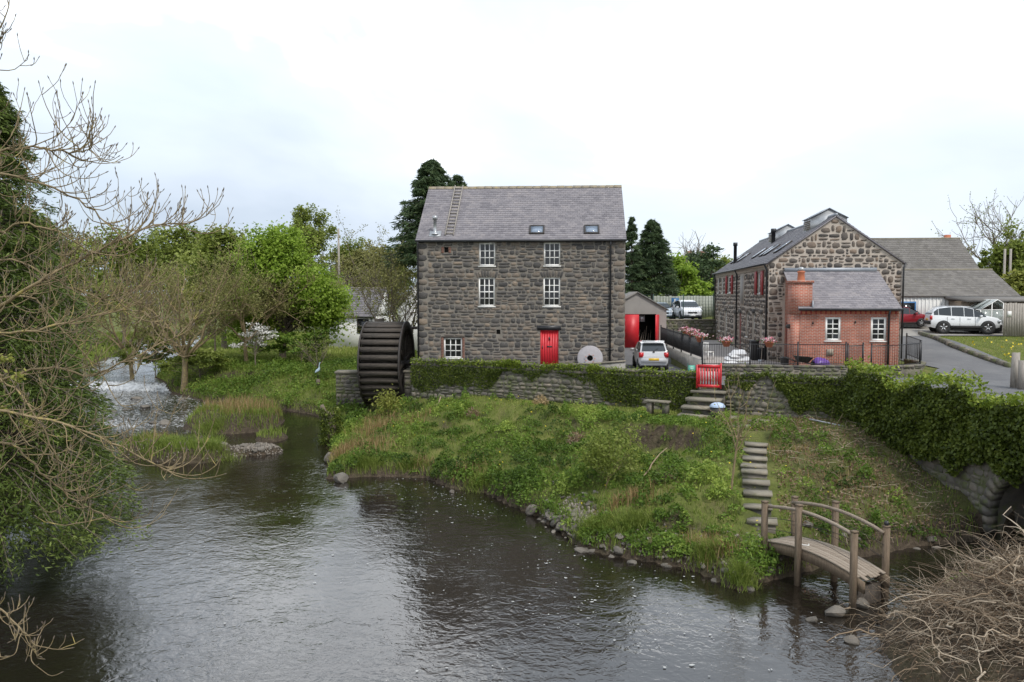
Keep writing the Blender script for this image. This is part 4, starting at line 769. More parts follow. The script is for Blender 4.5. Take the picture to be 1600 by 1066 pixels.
# ------------------------------------------------------------ garden wall
WTOP, WBOT = 3.78, 1.0
gw = thing('garden_wall', 'long old rubble retaining wall with ivy patches between lawn and yard', 'wall'); gcells = []
def wall_seg(t, a, b, z0, z1, th=.5, cells=None, coping=True, rows=(.14, .32), wid=(.2, .55)):
    d = np.array(b)-np.array(a); Ln = float(np.hypot(*d)); rz = math.atan2(d[1], d[0]); mb = MB(); O_ = (a[0], a[1], z0)
    c_ = lp(O_, rz, Ln/2, (z1-z0)/2, -th/2); mb.box(c_, (Ln, th, z1-z0), rz=rz); mb.build('wall_core', M['wmortar'], t)
    if cells is not None: cells += stone_cells(O_, rz, Ln, z1-z0, rows=rows, wid=wid, gap=.04, irr=.035, bot=.55, split=.3)
    if coping:
        u = 0
        while u < Ln-.05:
            w_ = min(rng.uniform(.35, .8), Ln-u); mm = MB(); mm.box(lp(O_, rz, u+w_/2, z1-z0+.045+rng.uniform(-.02, .03), -th/2+rng.uniform(-.02, .02)), (w_-.025, th+.08, .10+rng.uniform(-.02, .03)), rz=rz+rng.uniform(-.03, .03), rx=rng.uniform(-.04, .04)); mm.build('coping_stone', M['wstone_o'], t); u += w_
    return rz
GA, GB = (7.95, 34.97), (8.95, 34.46)
for a, b in ((WL[0], WL[1]), (WL[1], GA), (GB, WL[3])): wall_seg(gw, a, b, WBOT, WTOP, cells=gcells)
place_stones(gw, gcells, M['wstone_o'], M['wstone_a'], rnd_=1)
# culvert wall with arch
cw = thing('culvert_wall', 'ivy topped masonry wall with stone arch over the mill stream', 'wall'); D0 = np.array(WL[3]); LnC = 20.0; rzC = math.atan2(ADIR[1], ADIR[0]); zC0, zC1 = -.5, 4.0; AR, AZ = 1.4, .5; UC = 9.1
OC = (D0[0], D0[1], zC0); HC = zC1-zC0; azl = AZ-zC0
mb = MB(); us = np.unique(np.concatenate([np.linspace(0, UC-AR, 12), np.linspace(UC-AR, UC+AR, 29), np.linspace(UC+AR, LnC, 12)]))
for a, b in zip(us[:-1], us[1:]):
    f = lambda u: azl+math.sqrt(max(AR*AR-(u-UC)**2, 0)) if abs(u-UC) <= AR+1e-6 else 0
    cen = (a+b)/2; lo = (f(a), f(b)) if abs(cen-UC) < AR else (0, 0)
    mb.quad(lp(OC, rzC, a, lo[0]), lp(OC, rzC, b, lo[1]), lp(OC, rzC, b, HC), lp(OC, rzC, a, HC)); mb.quad(lp(OC, rzC, a, HC), lp(OC, rzC, b, HC), lp(OC, rzC, b, HC, -.5), lp(OC, rzC, a, HC, -.5)); mb.quad(lp(OC, rzC, b, 2.5, -.5), lp(OC, rzC, a, 2.5, -.5), lp(OC, rzC, a, HC, -.5), lp(OC, rzC, b, HC, -.5))
mb.build('wall_core', M['wmortar'], cw)
mb = MB(); th = np.linspace(0, math.pi, 17); prof = [(-AR, -azl)]+[(-AR*math.cos(t), AR*math.sin(t)) for t in th]+[(AR, -azl)]
for (a, b), (c, d) in zip(prof[:-1], prof[1:]): mb.quad(lp(OC, rzC, UC+a, azl+b), lp(OC, rzC, UC+c, azl+d), lp(OC, rzC, UC+c, azl+d, -4.6), lp(OC, rzC, UC+a, azl+b, -4.6))
mb.quad(*[lp(OC, rzC, UC+s*1.6, v, -4.55) for s, v in ((-1, 0), (1, 0), (1, 3), (-1, 3))]); mb.build('tunnel', M['wstone_a'], cw)
ops_ = [(UC-AR*c-.33, UC+AR*c+.33, -1, azl+AR*math.sqrt(1-c*c)+.36) for c in (1, .93, .8, .6, .35)]
cc_ = stone_cells(OC, rzC, 14, HC, ops_, rows=(.2, .36), wid=(.3, .7), gap=.035, irr=.02, bot=.2); place_stones(cw, cc_, M['wstone_o'], M['wstone_a'], 200, rnd_=0)
for s_ in (-1, 1):
    for k in range(4):
        w_ = rng.uniform(.28, .42); mb = MB(); bar(mb, OC, rzC, *sorted((UC+s_*(AR-.01), UC+s_*(AR+w_))), azl-(k+1)*.25+.01, azl-k*.25-.015, .045, -.3); mb.build('jamb_stone', M['wstone_o'], cw)
for k in range(17):
    t0, t1 = math.pi*k/17+.012, math.pi*(k+1)/17-.012; mb = MB(); ro = AR+.36+rng.uniform(-.04, .04)
    P_ = [lp(OC, rzC, UC-r_*math.cos(t), azl+r_*math.sin(t), o_) for o_ in (.05, -.3) for r_, t in ((AR-.01, t0), (AR-.01, t1), (ro, t1), (ro, t0))]
    mb.add(P_, [[0, 1, 2, 3], [7, 6, 5, 4], [4, 5, 1, 0], [5, 6, 2, 1], [6, 7, 3, 2], [7, 4, 0, 3]]); mb.build('arch_stone', M['wstone_o'], cw)
# ------------------------------------------------------------ steps
def slab_mesh(w_, d_, h_, seed):
    rg = np.random.default_rng(seed); mb = MB(); mb.box((0, 0, 0), (w_, d_, h_)); v = mb.v[0]; v += rg.uniform(-.018, .018, v.shape); v[4:, :2] *= .97; return mb
st = thing('stone_steps', 'flight of nine worn stone steps down the bank to the footbridge', 'steps'); T0 = wp(1181, 690, 28.8); T1 = wp(1189, 818, 22.7)
T0[2] = max(T0[2], 2.05)
for k in range(9):
    t = k/8; c_ = T0*(1-t)+T1*t; c_[2] = gz(c_[0], c_[1])+.13; c_[0] += rng.uniform(-.04, .04)+.12*math.sin(t*3.1)*-1; ang = -.28+rng.uniform(-.05, .05)
    mb = slab_mesh(.82, .52, .08, k).xf(Matrix.Translation(c_) @ Matrix.Rotation(ang, 4, 'Z')); mb.build('tread', M['step'], st)
    mb = slab_mesh(.78, .86, .34, k+20).xf(Matrix.Translation(c_+np.array([.05, .21, -.20])) @ Matrix.Rotation(ang, 4, 'Z')); mb.build('riser', M['wstone_o'], st)
gs = thing('garden_steps', 'short stone steps below the red barrier in wall gap', 'steps')
for k, (px_, py_, Y_) in enumerate(((1108, 612, 34.75), (1100, 624, 34.2), (1092, 637, 33.85), (1086, 650, 33.55))):
    c_ = wp(px_, py_, Y_); mb = slab_mesh(1.5-.05*k, .62, .12, k+40).xf(Matrix.Translation(c_) @ Matrix.Rotation(-.45, 4, 'Z')); mb.build('tread', M['step'], gs); mb = slab_mesh(1.35, .5, .5, k+50).xf(Matrix.Translation(c_+np.array([.05, .08, -.3])) @ Matrix.Rotation(-.45, 4, 'Z')); mb.build('riser', M['wstone_o'], gs)
p_ = wp(1028, 627, 34.4); be = thing('stone_bench', 'plain stone slab bench against the garden wall', 'bench', tuple(p_), -.52); mb = slab_mesh(1.05, .4, .09, 3); mb.build('seat', M['step'], be)
for s in (-.34, .34): mb = slab_mesh(.22, .34, .5, 5); mb.xf(Matrix.Translation((s, 0, -.29))); mb.build('leg', M['wstone_o'], be)
for k, (px_, py_) in enumerate(((1160, 668), (1185, 664), (1140, 660))): c_ = wp(px_, py_, 31.2+k); c_[2] = gz(c_[0], c_[1])+.03; mb = slab_mesh(.75, .5, .08, k+70).xf(Matrix.Translation(c_) @ Matrix.Rotation(.4*k, 4, 'Z')); o = mb.build('flagstone', M['step']); tag(o, ('flat grey flagstone just above the top stone step', 'flat grey flagstone behind the top step, nearer the wall', 'flat grey flagstone left of the others below the garden steps')[k], 'flagstone', 'flagstones at the head of the steps')
# ------------------------------------------------------------ footbridge
FA, FB = np.array([7.0, 21.35]), np.array([8.35, 18.8]); FD = (FB-FA); FL = float(np.hypot(*FD)); fz = math.atan2(FD[1], FD[0])
fb = thing('footbridge', 'small arched wooden footbridge with post handrails over the stream', 'footbridge', (FA[0], FA[1], 0), fz); FW = .92
dz = lambda x: .80-.10*x/FL+.18*(1-(2*x/FL-1)**2)
xs = np.linspace(-.12, FL+.12, 13); npk = 8
for k in range(npk):
    y0 = -FW/2+k*FW/npk+.006; y1 = y0+FW/npk-.014; e = rng.uniform(-.006, .006); x_ = xs.copy(); x_[0] += rng.uniform(0, .05); x_[-1] -= rng.uniform(0, .18)
    V = np.array([[(x, y0, dz(x)+e), (x, y1, dz(x)+e), (x, y1, dz(x)+e-.035), (x, y0, dz(x)+e-.035)] for x in x_]).reshape(-1, 3); F = [[i*4+j, i*4+(j+1) % 4, i*4+4+(j+1) % 4, i*4+4+j] for i in range(12) for j in range(4)]+[[3, 2, 1, 0], [48, 49, 50, 51]]
    mb = MB(); mb.add(V, F); mb.build('deck_board', M['timber'], fb)
for y in (-FW/2+.02, FW/2-.06):
    V = np.array([[(x, y, dz(x)-.04), (x, y+.06, dz(x)-.04), (x, y+.06, dz(x)-.30), (x, y, dz(x)-.30)] for x in xs]).reshape(-1, 3); mb = MB(); mb.add(V, F); mb.build('beam', M['post'], fb)
for sgn, ss in ((-1, (.02, .40*FL, .97*FL)), (1, (.03, .47*FL, .98*FL))):
    yy = sgn*(FW/2+.07); tops = []
    for i, x in enumerate(ss):
        h_ = (1.02, 1.06, 1.03)[i]; mb = MB(); mb.box((x, yy, (dz(x)+h_-.35)/2), (.12, .12, dz(x)+h_+.35)); mb.build('post', M['post'], fb); mb = MB(); mb.box((x, yy, dz(x)+h_+.02), (.14, .14, .04)); mb.build('post_cap', M['post'], fb); tops.append((x, yy-sgn*.085, dz(x)+h_-.12))
    if sgn == 1: mb = MB(); mb.lathe([(.0, -.03), (.045, 0), (.06, .05), (.04, .1), (0, .11)], (ss[2], yy, dz(ss[2])+1.07), 10); mb.build('finial', M['black'], fb, True)
    X = np.linspace(ss[0], ss[2], 10); zr_ = np.array([dz(x)+.90+.02*math.sin(x) for x in X]); mb = MB(); mb.tube(np.stack([X, np.full(10, yy-sgn*.09), zr_], 1), .045, 6); mb.build('handrail', M['timber'], fb, True)
    for hh in (.3, .6): mb = MB(); mb.tube(np.stack([X, np.full(10, yy-sgn*.07), zr_-hh], 1), .007, 4); mb.build('wire', M['iron'], fb)
mb = MB(); mb.bx(FL-.28, FL-.06, -FW/2+.05, FW/2-.05, -.3, .42); mb.build('end_support', M['wheelwood'], fb); mb = MB(); mb.bx(-.3, .25, -FW/2, FW/2, -.2, .44); mb.build('end_support', M['wheelwood'], fb)
mb = MB(); mb.tube([(.95, -.2, dz(1)+.01), (1.05, -.25, dz(1)+.02), (1.15, -.15, dz(1)+.02), (1.05, -.05, dz(1)+.015)], .014, 5); tag(mb.build('rope_loop', M['white'], fb), 'white rope loop', 'rope'); fb.children[-1].pop('category', None) if 'category' in fb.children[-1] else None
for o in fb.children:
    if 'category' in o: del o['category']
# ------------------------------------------------------------ railings
def railing(name, label, P, h, m_, spacing=.11, r_=.009, posts=(), cat='railing', group=None):
    P = np.array(P, float); t = thing(name, label, cat, tuple(P[0])); Q = P-P[0]; d = np.concatenate([[0], np.cumsum(np.hypot(*np.diff(Q[:, :2], axis=0).T))])
    n_ = max(2, int(d[-1]/spacing)); tt = np.linspace(0, d[-1], n_+1); mb = MB(); mb.cyl((0, 0, .05), (0, 0, h-.02), r_, n=5); me = mb.mesh('bar', m_)
    f = lambda s: np.array([np.interp(s, d, Q[:, i]) for i in range(3)])
    for s in tt: obj('bar', me, t, f(s))
    for z_, rr_ in ((.08, .016), (h-.03, .02)): mb = MB(); mb.tube([q+np.array([0, 0, z_]) for q in Q], rr_, 4); mb.build('rail', m_, t)
    for s in (posts if len(posts) else np.linspace(0, d[-1], max(2, int(d[-1]/2.2)+1))): mb = MB(); c_ = f(s); mb.box(c_+np.array([0, 0, h/2-.08]), (.06, .06, h+.22)); mb.lathe([(0, -.03), (.045, 0), (.03, .05), (0, .06)], c_+np.array([0, 0, h+.05]), 8); mb.build('post', m_, t)
    return t
kt = 3.86
railing('front_railing', 'black bar railing along kerb wall before the brick extension', [(9.0, 38.9, kt), (12.3, 38.75, kt), (15.65, 38.6, kt)], 1.02, M['black'])
railing('curved_railing', 'black railing curving round the right corner of brick extension', [(16.85, 38.6, kt-.1), (18.3, 38.65, kt-.05), (19.4, 39.2, kt), (20.1, 40.4, kt+.05), (20.3, 42.4, kt+.2)], 1.05, M['black'])
railing('yard_gate', 'black bar gate between the two railings', [(15.75, 38.62, 3.66), (16.3, 38.9, 3.66), (16.75, 39.3, 3.66)], 1.15, M['black'], cat='gate')
railing('side_railing', 'black railing on concrete wall beside the lane', [(9.0, 39.0, 4.16), (9.05, 45, 4.18), (9.3, 51.5, 4.2)], .98, M['black'], spacing=.1, r_=.012)
lw = thing('lane_wall', 'low grey concrete wall under the lane railing', 'wall'); mb = MB(); mb.add([(8.86, 38.9, 3.2), (9.16, 38.9, 3.2), (9.16, 38.9, 4.1), (8.86, 38.9, 4.1), (9.15, 51.7, 3.2), (9.45, 51.7, 3.2), (9.45, 51.7, 4.14), (9.15, 51.7, 4.14)], [[0, 1, 2, 3], [7, 6, 5, 4], [0, 4, 5, 1], [1, 5, 6, 2], [2, 6, 7, 3], [3, 7, 4, 0]]); mb.build('wall', M['concrete'], lw)
kb = thing('kerb_wall', 'low stone kerb wall under the front railing', 'wall'); kc = []
for a, b in (((9.18, 38.8), (15.7, 38.5)), ((16.8, 38.5), (18.3, 38.52)), ((18.3, 38.52), (19.5, 39.1)), ((19.5, 39.1), (20.25, 40.35)), ((20.25, 40.35), (20.45, 42.4))): wall_seg(kb, a, b, 3.1, 3.78, .24, kc, True, (.12, .2), (.2, .45))
kc = [c for c in kc]; kc += [c for a, b in (((9.18, 38.8), (15.7, 38.5)), ((16.8, 38.5), (18.3, 38.52))) for c in stone_cells((a[0], a[1], 3.25), math.atan2(b[1]-a[1], b[0]-a[0]), math.hypot(b[0]-a[0], b[1]-a[1]), .5, rows=(.14, .24), wid=(.2, .5))]; place_stones(kb, kc, M['wstone_o'], M['wstone_a'], 160)
# retaining wall and fences of the car park
rt = masonry('car_park_wall', 'dark retaining wall below the car park', 9.9, 16.6, 65.6, 66.0, 3.4, 5.1, maxn=80)
mf = thing('mesh_fence', 'green weld mesh fence in front of parked cars', 'fence', (6.5, 66.1, 5.0)); 
for k in range(5): mb = MB(); mb.box((k*2.4, 0, 1.1), (.07, .07, 2.2)); mb.build('post', M['fgreen'], mf)
for k in range(9): mb = MB(); mb.cyl((0, 0, .15+k*.25), (9.6, 0, .15+k*.25), .008, n=4); mb.build('wire', M['fgreen'], mf)
me = None
for k in range(49):
    if me is None: mb = MB(); mb.cyl((0, 0, .05), (0, 0, 2.15), .006, n=4); me = mb.mesh('wire', M['fgreen'])
    obj('wire', me, mf, (k*.2, -.02, 0))
bf = thing('back_fence', 'pale vertical board fence behind the parked cars', 'fence', (8.5, 82, 5.0)); mb = MB(); mb.box((0, 0, 1.0), (.28, .03, 2.05)); me = mb.mesh('board', mat('pale_green_timber', (.27,.29,.25), (.35,.36,.31), .85, 3))
for k in range(46): obj('board', me, bf, (k*.3, rng.uniform(-.02, .02), rng.uniform(-.04, .04)))
for z_ in (.4, 1.7): mb = MB(); mb.bx(0, 13.8, .03, .08, z_, z_+.1); mb.build('rail', M['fence_wood'], bf)
p_ = wp(1055, 473, 81.5); dp = thing('parking_sign', 'blue disabled parking sign on the pale back fence', 'sign', tuple(p_)); mb = MB(); mb.box((0, 0, 0), (.75, .04, .95)); mb.build('plate', M['bluep'], dp); mb = MB(); mb.lathe([(.07, -.005), (0, -.006)], (-.05, -.03, .3), 8, 'y'); mb.box((-.05, -.03, .1), (.08, .01, .3)); mb.box((.06, -.03, -.02), (.22, .01, .07)); mb.box((.16, -.03, -.14), (.07, .01, .25)); mb.tube([(.1*math.cos(a)*2-.05, -.03, .2*math.sin(a)-.12) for a in np.linspace(1.8, 5.6, 10)], .03, 4); mb.build('wheelchair_symbol', M['white'], dp)
# ------------------------------------------------------------ cars
HATCH = dict(L=[(-1.82,.42,.70,.71,.66),(-1.77,.30,.93,.95,.79),(-1.66,.24,.95,1.12,.82),(-1.36,.22,.95,1.44,.83),(-.8,.20,.94,1.50,.83),(0,.20,.92,1.49,.83),(.45,.20,.90,1.42,.83),(1.12,.22,.90,.96,.82),(1.62,.25,.80,.83,.78),(1.80,.32,.62,.66,.66)], wr=.28, wx=(-1.18,1.17), top=.66, rear=(1,3), front=(6,7), side=(2,7))
SUV = dict(L=[(-2.22,.55,.85,.87,.78),(-2.17,.40,1.08,1.12,.88),(-2.02,.34,1.13,1.38,.90),(-1.72,.30,1.13,1.60,.92),(-.9,.28,1.08,1.70,.92),(-.1,.28,1.04,1.69,.92),(.50,.28,1.02,1.57,.92),(1.28,.30,1.03,1.10,.90),(1.98,.34,.92,.98,.86),(2.26,.42,.70,.76,.74)], wr=.37, wx=(-1.40,1.38), top=.70, rear=(1,3), front=(6,7), side=(2,7))
def car(name, label, loc, rz, paint, spec, scale=(1, 1, 1), clad=False, plate='plate_y', group=None, detail=''):
    t = thing(name, label, 'car', loc, rz, group); Ls = np.array(spec['L'])*np.array([scale[0], scale[2], scale[2], scale[2], scale[1]]); topw = spec['top']*scale[1]; rings = []
    for x, zb, zt, zr_, hw in Ls:
        tw = min(hw*.96, topw+(hw*.96-topw)*max(0, 1-(zr_-zt)/.35)); q = [(hw*.86, zb), (hw*.985, zb+.16*scale[2]), (hw, (zb+zt)/2), (hw*.97, zt), (tw, zr_-.045*(zr_-zt > .1)), (tw*.72, zr_+.006)]
        rings.append([(x, y, z) for y, z in q]+[(x, -y, z) for y, z in q[::-1]])
    V = np.array(rings); k, m_ = V.shape[:2]; mb = MB(); i = (np.arange(k-1)[:, None]*m_); j = np.arange(m_)[None]; j2 = (j+1) % m_
    mb.add(V.reshape(-1, 3), np.stack([i+j, i+j2, i+m_+j2, i+m_+j], -1).reshape(-1, 4)[:, ::-1]); mb.f.setdefault(m_, []).append(np.array([np.arange(m_)])); mb.f[m_].append(np.array([np.arange(m_)[::-1]+(k-1)*m_]))
    body = mb.build('body', paint, t, True); md = body.modifiers.new('es', 'EDGE_SPLIT'); md.split_angle = R(38)
    def panel(nm, A, B, C, D, off, m2, sh=.1, par=t):
        A, B, C, D = map(np.array, (A, B, C, D)); c_ = (A+B+C+D)/4; Nn = np.cross(B-A, D-A); Nn /= np.linalg.norm(Nn)
        if np.dot(Nn, c_-np.array([0, 0, .8*scale[2]])) < 0: Nn = -Nn
        P_ = [p+(c_-p)*sh+Nn*off for p in (A, B, C, D)]; mb = MB(); mb.quad(*P_); return mb.build(nm, M[m2], par)
    a, b = spec['side']; cuts = [a+1, (a+b)//2+1, b] 
    for sgn in (0, 1):
        ix = (lambda n_: n_) if sgn == 0 else (lambda n_: m_-1-n_)
        prev = a
        for q in range(a, b):
            A, B, C, D = V[q][ix(3)], V[q+1][ix(3)], V[q+1][ix(4)], V[q][ix(4)]
            if min(np.linalg.norm(A-D), 1e9) < .08 and q == a: continue
            panel('side_window', A, B, C, D, .008, 'carglass', .055)
    a, b = spec['rear']; panel('rear_window', V[a][4]*np.array([1, .93, 1])+np.array([.03, 0, .05]), V[b][4]*np.array([1, .93, 1]), V[b][7]*np.array([1, .93, 1]), V[a][7]*np.array([1, .93, 1])+np.array([.03, 0, .05]), .035, 'carglass', .06)
    a, b = spec['front']; panel('windscreen', V[a][4], V[b][4], V[b][7], V[a][7], .06, 'carglass', .06)
    hwm = max(l[4] for l in Ls); wr = spec['wr']*scale[2]
    for x in spec['wx']:
        for s in (-1, 1):
            x_ = x*scale[0]; mb = MB(); mb.lathe([(0, 0), (wr*1.17, 0), (wr*1.17, -s*.12)], (x_, s*(hwm+.004), wr*1.02), 24, 'y'); mb.build('wheel_arch', M['rubber'], t)
            mb = MB(); mb.lathe([(wr*.66, .02), (wr*.7, .035), (wr*.95, .03), (wr, .0), (wr, -.18), (wr*.6, -.2)] if s > 0 else [(wr*.66, -.02), (wr*.7, -.035), (wr*.95, -.03), (wr, .0), (wr, .18), (wr*.6, .2)], (x_, s*hwm, wr), 24, 'y'); wh = mb.build('wheel', M['rubber'], t, True)
            mb = MB(); mb.lathe([(0, s*.012), (wr*.6, s*.012), (wr*.67, s*.025)], (x_, s*hwm, wr), 20, 'y'); mb.build('rim_disc', M['iron'], wh)
            for q in range(5): an = q*2*math.pi/5+.3; mb = MB(); mb.box((x_+math.cos(an)*wr*.33, s*(hwm+.024), wr+math.sin(an)*wr*.33), (wr*.62, .02, wr*.17), ry=-an); mb.build('spoke', M['alloy'], wh)
    xr, xf_ = Ls[0][0], Ls[-1][0]; w0 = Ls[0][4]; w1 = Ls[1][4]; zz = scale[2]
    zl = Ls[1][2]
    for s in (-1, 1):
        mb = MB(); mb.box((Ls[1][0]+.01, s*(w1-.09), zl-.10*zz), (.16, .2, .26*zz), rz=s*.35); mb.build('tail_lamp', M['tail'], t)
        mb = MB(); mb.box((Ls[-2][0]+.07, s*(Ls[-2][4]-.13), Ls[-1][2]+.08), (.2, .30, .16), rz=-s*.45); mb.build('headlamp', M['lamp'], t)
        mb = MB(); mb.box((spec['L'][6][0]*scale[0]+.38, s*(hwm+.09), Ls[6][2]+.06), (.12, .2, .14)); mb.build('mirror', paint, t)
    bz = Ls[0][1]; mb = MB(); mb.box((xr+.02, 0, bz+.12), (.12, w0*2.1, .22)); mb.build('rear_bumper', paint if not clad else M['rubber'], t)
    mb = MB(); mb.box((xf_-.02, 0, Ls[-1][1]+.08), (.10, Ls[-1][4]*2.0, .16)); mb.build('front_bumper', M['rubber'] if clad else paint, t); mb = MB(); mb.box((xf_+.01, 0, Ls[-1][2]-.04), (.05, .75, .14)); mb.build('grille', M['black'], t)
    mb = MB(); mb.box((xr-.035 if not clad else Ls[1][0]-.04, 0, .60*zz if not clad else .85*zz), (.02, .52, .12)); mb.build('number_plate', M[plate], t); mb = MB(); mb.box((xf_+.04, 0, .42*zz), (.02, .5, .11)); mb.build('number_plate', M['plate_w'], t)
    mb = MB(); mb.bx(spec['wx'][0]*scale[0], spec['wx'][1]*scale[0], -hwm*.93, hwm*.93, .17*zz, .34*zz); mb.build('underbody', M['rubber'], t)
    if detail == 'hatch':
        mb = MB(); mb.box((Ls[1][0]-.02, 0, .96), (.03, .1, .05)); mb.build('badge', M['iron'], t); mb = MB(); mb.tube([(Ls[2][0]-.09, .05, .98), (Ls[2][0]-.02, -.22, 1.13)], .012, 4); mb.build('wiper', M['black'], t); mb = MB(); mb.box((-1.38, 0, 1.47), (.2, 1.1, .03), ry=-.2); mb.build('spoiler', paint, t)
    if detail == 'suv':
        for s in (-1, 1): mb = MB(); mb.tube([(-1.6, s*.6, 1.68), (-1.2, s*.62, 1.74), (.2, s*.62, 1.73), (.55, s*.6, 1.62)], .02, 5); mb.build('roof_rail', M['zinc'], t); mb = MB(); mb.box((0, s*.925, .42), (2.0, .03, .16)); mb.build('sill_trim', M['rubber'], t)
        for x_ in (-.35, .55, -1.1):
            for s in (-1, 1): mb = MB(); mb.box((x_, s*.918, .78), (.012, .012, .55)); mb.build('door_gap', M['rubber'], t)
        for x_ in (-.75, .2): mb = MB(); mb.box((x_, -.93, .96), (.2, .03, .035)); mb.build('door_handle', paint, t)
    return t
silver = carpaint('silver_car_paint', (.50,.50,.51)); whitep = carpaint('white_car_paint', (.80,.81,.83)); redp = carpaint('dark_red_car_paint', (.26,.012,.02)); bluep = carpaint('pale_blue_grey_paint', (.42,.48,.54))
p_ = wp(1020, 577, 41.4); car('parked_car', 'silver hatchback seen from behind on the lane below the garage', (p_[0]+.15, 43.2, gz(p_[0], 43.2)+.04), math.pi/2-R(3), silver, HATCH, (.95, .91, .97), detail='hatch')
p_ = wp(1502, 520, 54); car('parked_car', 'white sport utility car parked side on by the lawn', (p_[0], 54.0, 4.68), R(-13), whitep, SUV, clad=True, detail='suv', scale=(.94, 1, 1.03))
p_ = wp(1412, 507, 57); car('parked_car', 'dark red car half hidden behind the stone house', (p_[0]-.2, 57.5, 5.0), R(-2), redp, HATCH, (1.08, 1, .92))
p_ = wp(1079, 499, 70); car('parked_car', 'white people carrier facing us in the raised car park', (p_[0], 71.5, 5.0), -math.pi/2, whitep, SUV, (1, .98, 1), plate='plate_w')
p_ = wp(1036, 499, 71); car('parked_car', 'pale blue grey car facing us beside garage roof in car park', (p_[0]+.1, 73.5, 5.0), -math.pi/2+R(4), bluep, HATCH, (1.05, 1.0, 1.0), plate='plate_w')
# ------------------------------------------------------------ small things
p_ = wp(1108, 596, 34.5); rb = thing('barrier', 'red plastic barrier panel closing the gap in garden wall', 'barrier', (p_[0], 34.55, 3.25), -.33)
mb = MB(); mb.bx(-.45, .45, -.03, .03, .86, 1.0); mb.bx(-.45, .45, -.03, .03, .04, .16); mb.bx(-.45, -.36, -.03, .03, .16, .86); mb.bx(.36, .45, -.03, .03, .16, .86); mb.build('frame', M['red'], rb)
for k in range(6): mb = MB(); mb.bx(-.31+k*.115, -.25+k*.115+.0, -.025, .025, .162, .858); mb.build('slat', M['red'], rb)
mb = MB(); mb.bx(-.36, .36, .0, .012, .3, .72); mb.build('white_band', M['white'], rb); mb = MB(); mb.bx(.46, .52, -.04, .04, 0, 1.08); mb.build('end_post', M['red'], rb); mb = MB(); mb.bx(-.52, -.46, -.04, .04, 0, .98); mb.build('end_post', M['red'], rb)
p_ = wp(1121, 636, 33.2); pt = thing('lidded_barrel', 'dark barrel with pale blue domed lid below the barrier', 'barrel', (p_[0], p_[1], gz(p_[0], p_[1])-.05)); hB = p_[2]-gz(p_[0], p_[1])+.05
mb = MB(); mb.lathe([(.20, 0), (.27, .1), (.3, hB*.5), (.28, hB), (0, hB)], (0, 0, 0), 16); mb.build('barrel', M['iron'], pt, True); mb = MB(); mb.lathe([(.31, hB), (.31, hB+.05), (.24, hB+.13), (.12, hB+.18), (0, hB+.19)], (0, 0, 0), 18); mb.build('lid', M['blue'], pt, True)
p_ = wp(1082, 583, 36.2); gsn = thing('notice_board', 'small green notice sign on a post by the lane', 'sign', (p_[0], 36.4, 3.3), .1); mb = MB(); mb.box((0, 0, .55), (.28, .03, .42)); mb.build('board', M['green'], gsn); mb = MB(); mb.box((-.16, .02, .4), (.06, .04, .9)); mb.build('post', M['fgreen'], gsn)
for k in range(4): mb = MB(); mb.box((-.02+.02*(k % 2), -.018, .68-k*.07), (.17-.03*(k % 2), .004, .022)); mb.build('print_line', M['white'], gsn)
p0, p1 = wp(1265, 655, 31.9), wp(1340, 671, 30.9); mb = MB(); mb.tube([p0, p1], .035, 8); tag(mb.build('scaffold_pole', M['zinc'], None, True), 'grey metal pole lying against the garden wall foot', 'pole')
leafm = {}
leafm['flower'] = leafmat('flower_petals', (.55,.06,.14), (.78,.45,.50), (.85,.82,.80), .3); leafm['green'] = leafmat('basket_leaf', (.03,.06,.012), (.06,.11,.02), (.11,.17,.03))
for (px_, py_, Y_, lab) in ((1072, 516, 43.5, 'flower basket furthest up the lane railing'), (1083, 520, 41.6, 'middle flower basket on the lane railing'), (1094, 526, 39.4, 'flower basket at the near end of lane railing'), (1135, 533, 38.6, 'pink flower basket on front railing before the white sacks'), (1202, 534, 38.5, 'pale flower basket on front railing at the house corner')):
    p_ = wp(px_, py_, Y_); fb_ = thing('flower_basket', 'terracotta '+lab, 'planter', tuple(p_), 0, 'terracotta flower baskets on the railings'); mb = MB(); mb.lathe([(0, -.26), (.13, -.26), (.22, -.04), (.24, -.04), (.24, 0), (0, 0)], (0, 0, 0), 14); mb.build('pot', M['terracotta'], fb_, True)
    q = rng.normal(size=(160, 3))*np.array([.15, .15, .06])+np.array([0, 0, .07]); mb = MB(); mb.leaves(q, .08, .07, rng.random(160), .5); mb.build('flowers', leafm['flower'], fb_, kind='stuff'); q = rng.normal(size=(120, 3))*np.array([.15, .15, .06])+np.array([0, 0, .02]); mb = MB(); mb.leaves(q, .09, .06, rng.random(120), .3); mb.build('leaves', leafm['green'], fb_, kind='stuff')
def pillow(w_, d_, h_, seed):
    rg = np.random.default_rng(seed); mb = MB(); u = np.linspace(-1, 1, 9); V = []
    for s in (1, -1):
        for a in u:
            for b in u: t_ = ((1-a**4)*(1-b**4))**.5; V.append((a*w_/2, b*d_/2, s*h_/2*t_*(1+.2*rg.uniform(-1, 1))))
    q = [[i*9+j, i*9+9+j, i*9+10+j, i*9+1+j] for i in range(8) for j in range(8)]; mb.add(V, q+[[x+81 for x in r_[::-1]] for r_ in q]); return mb
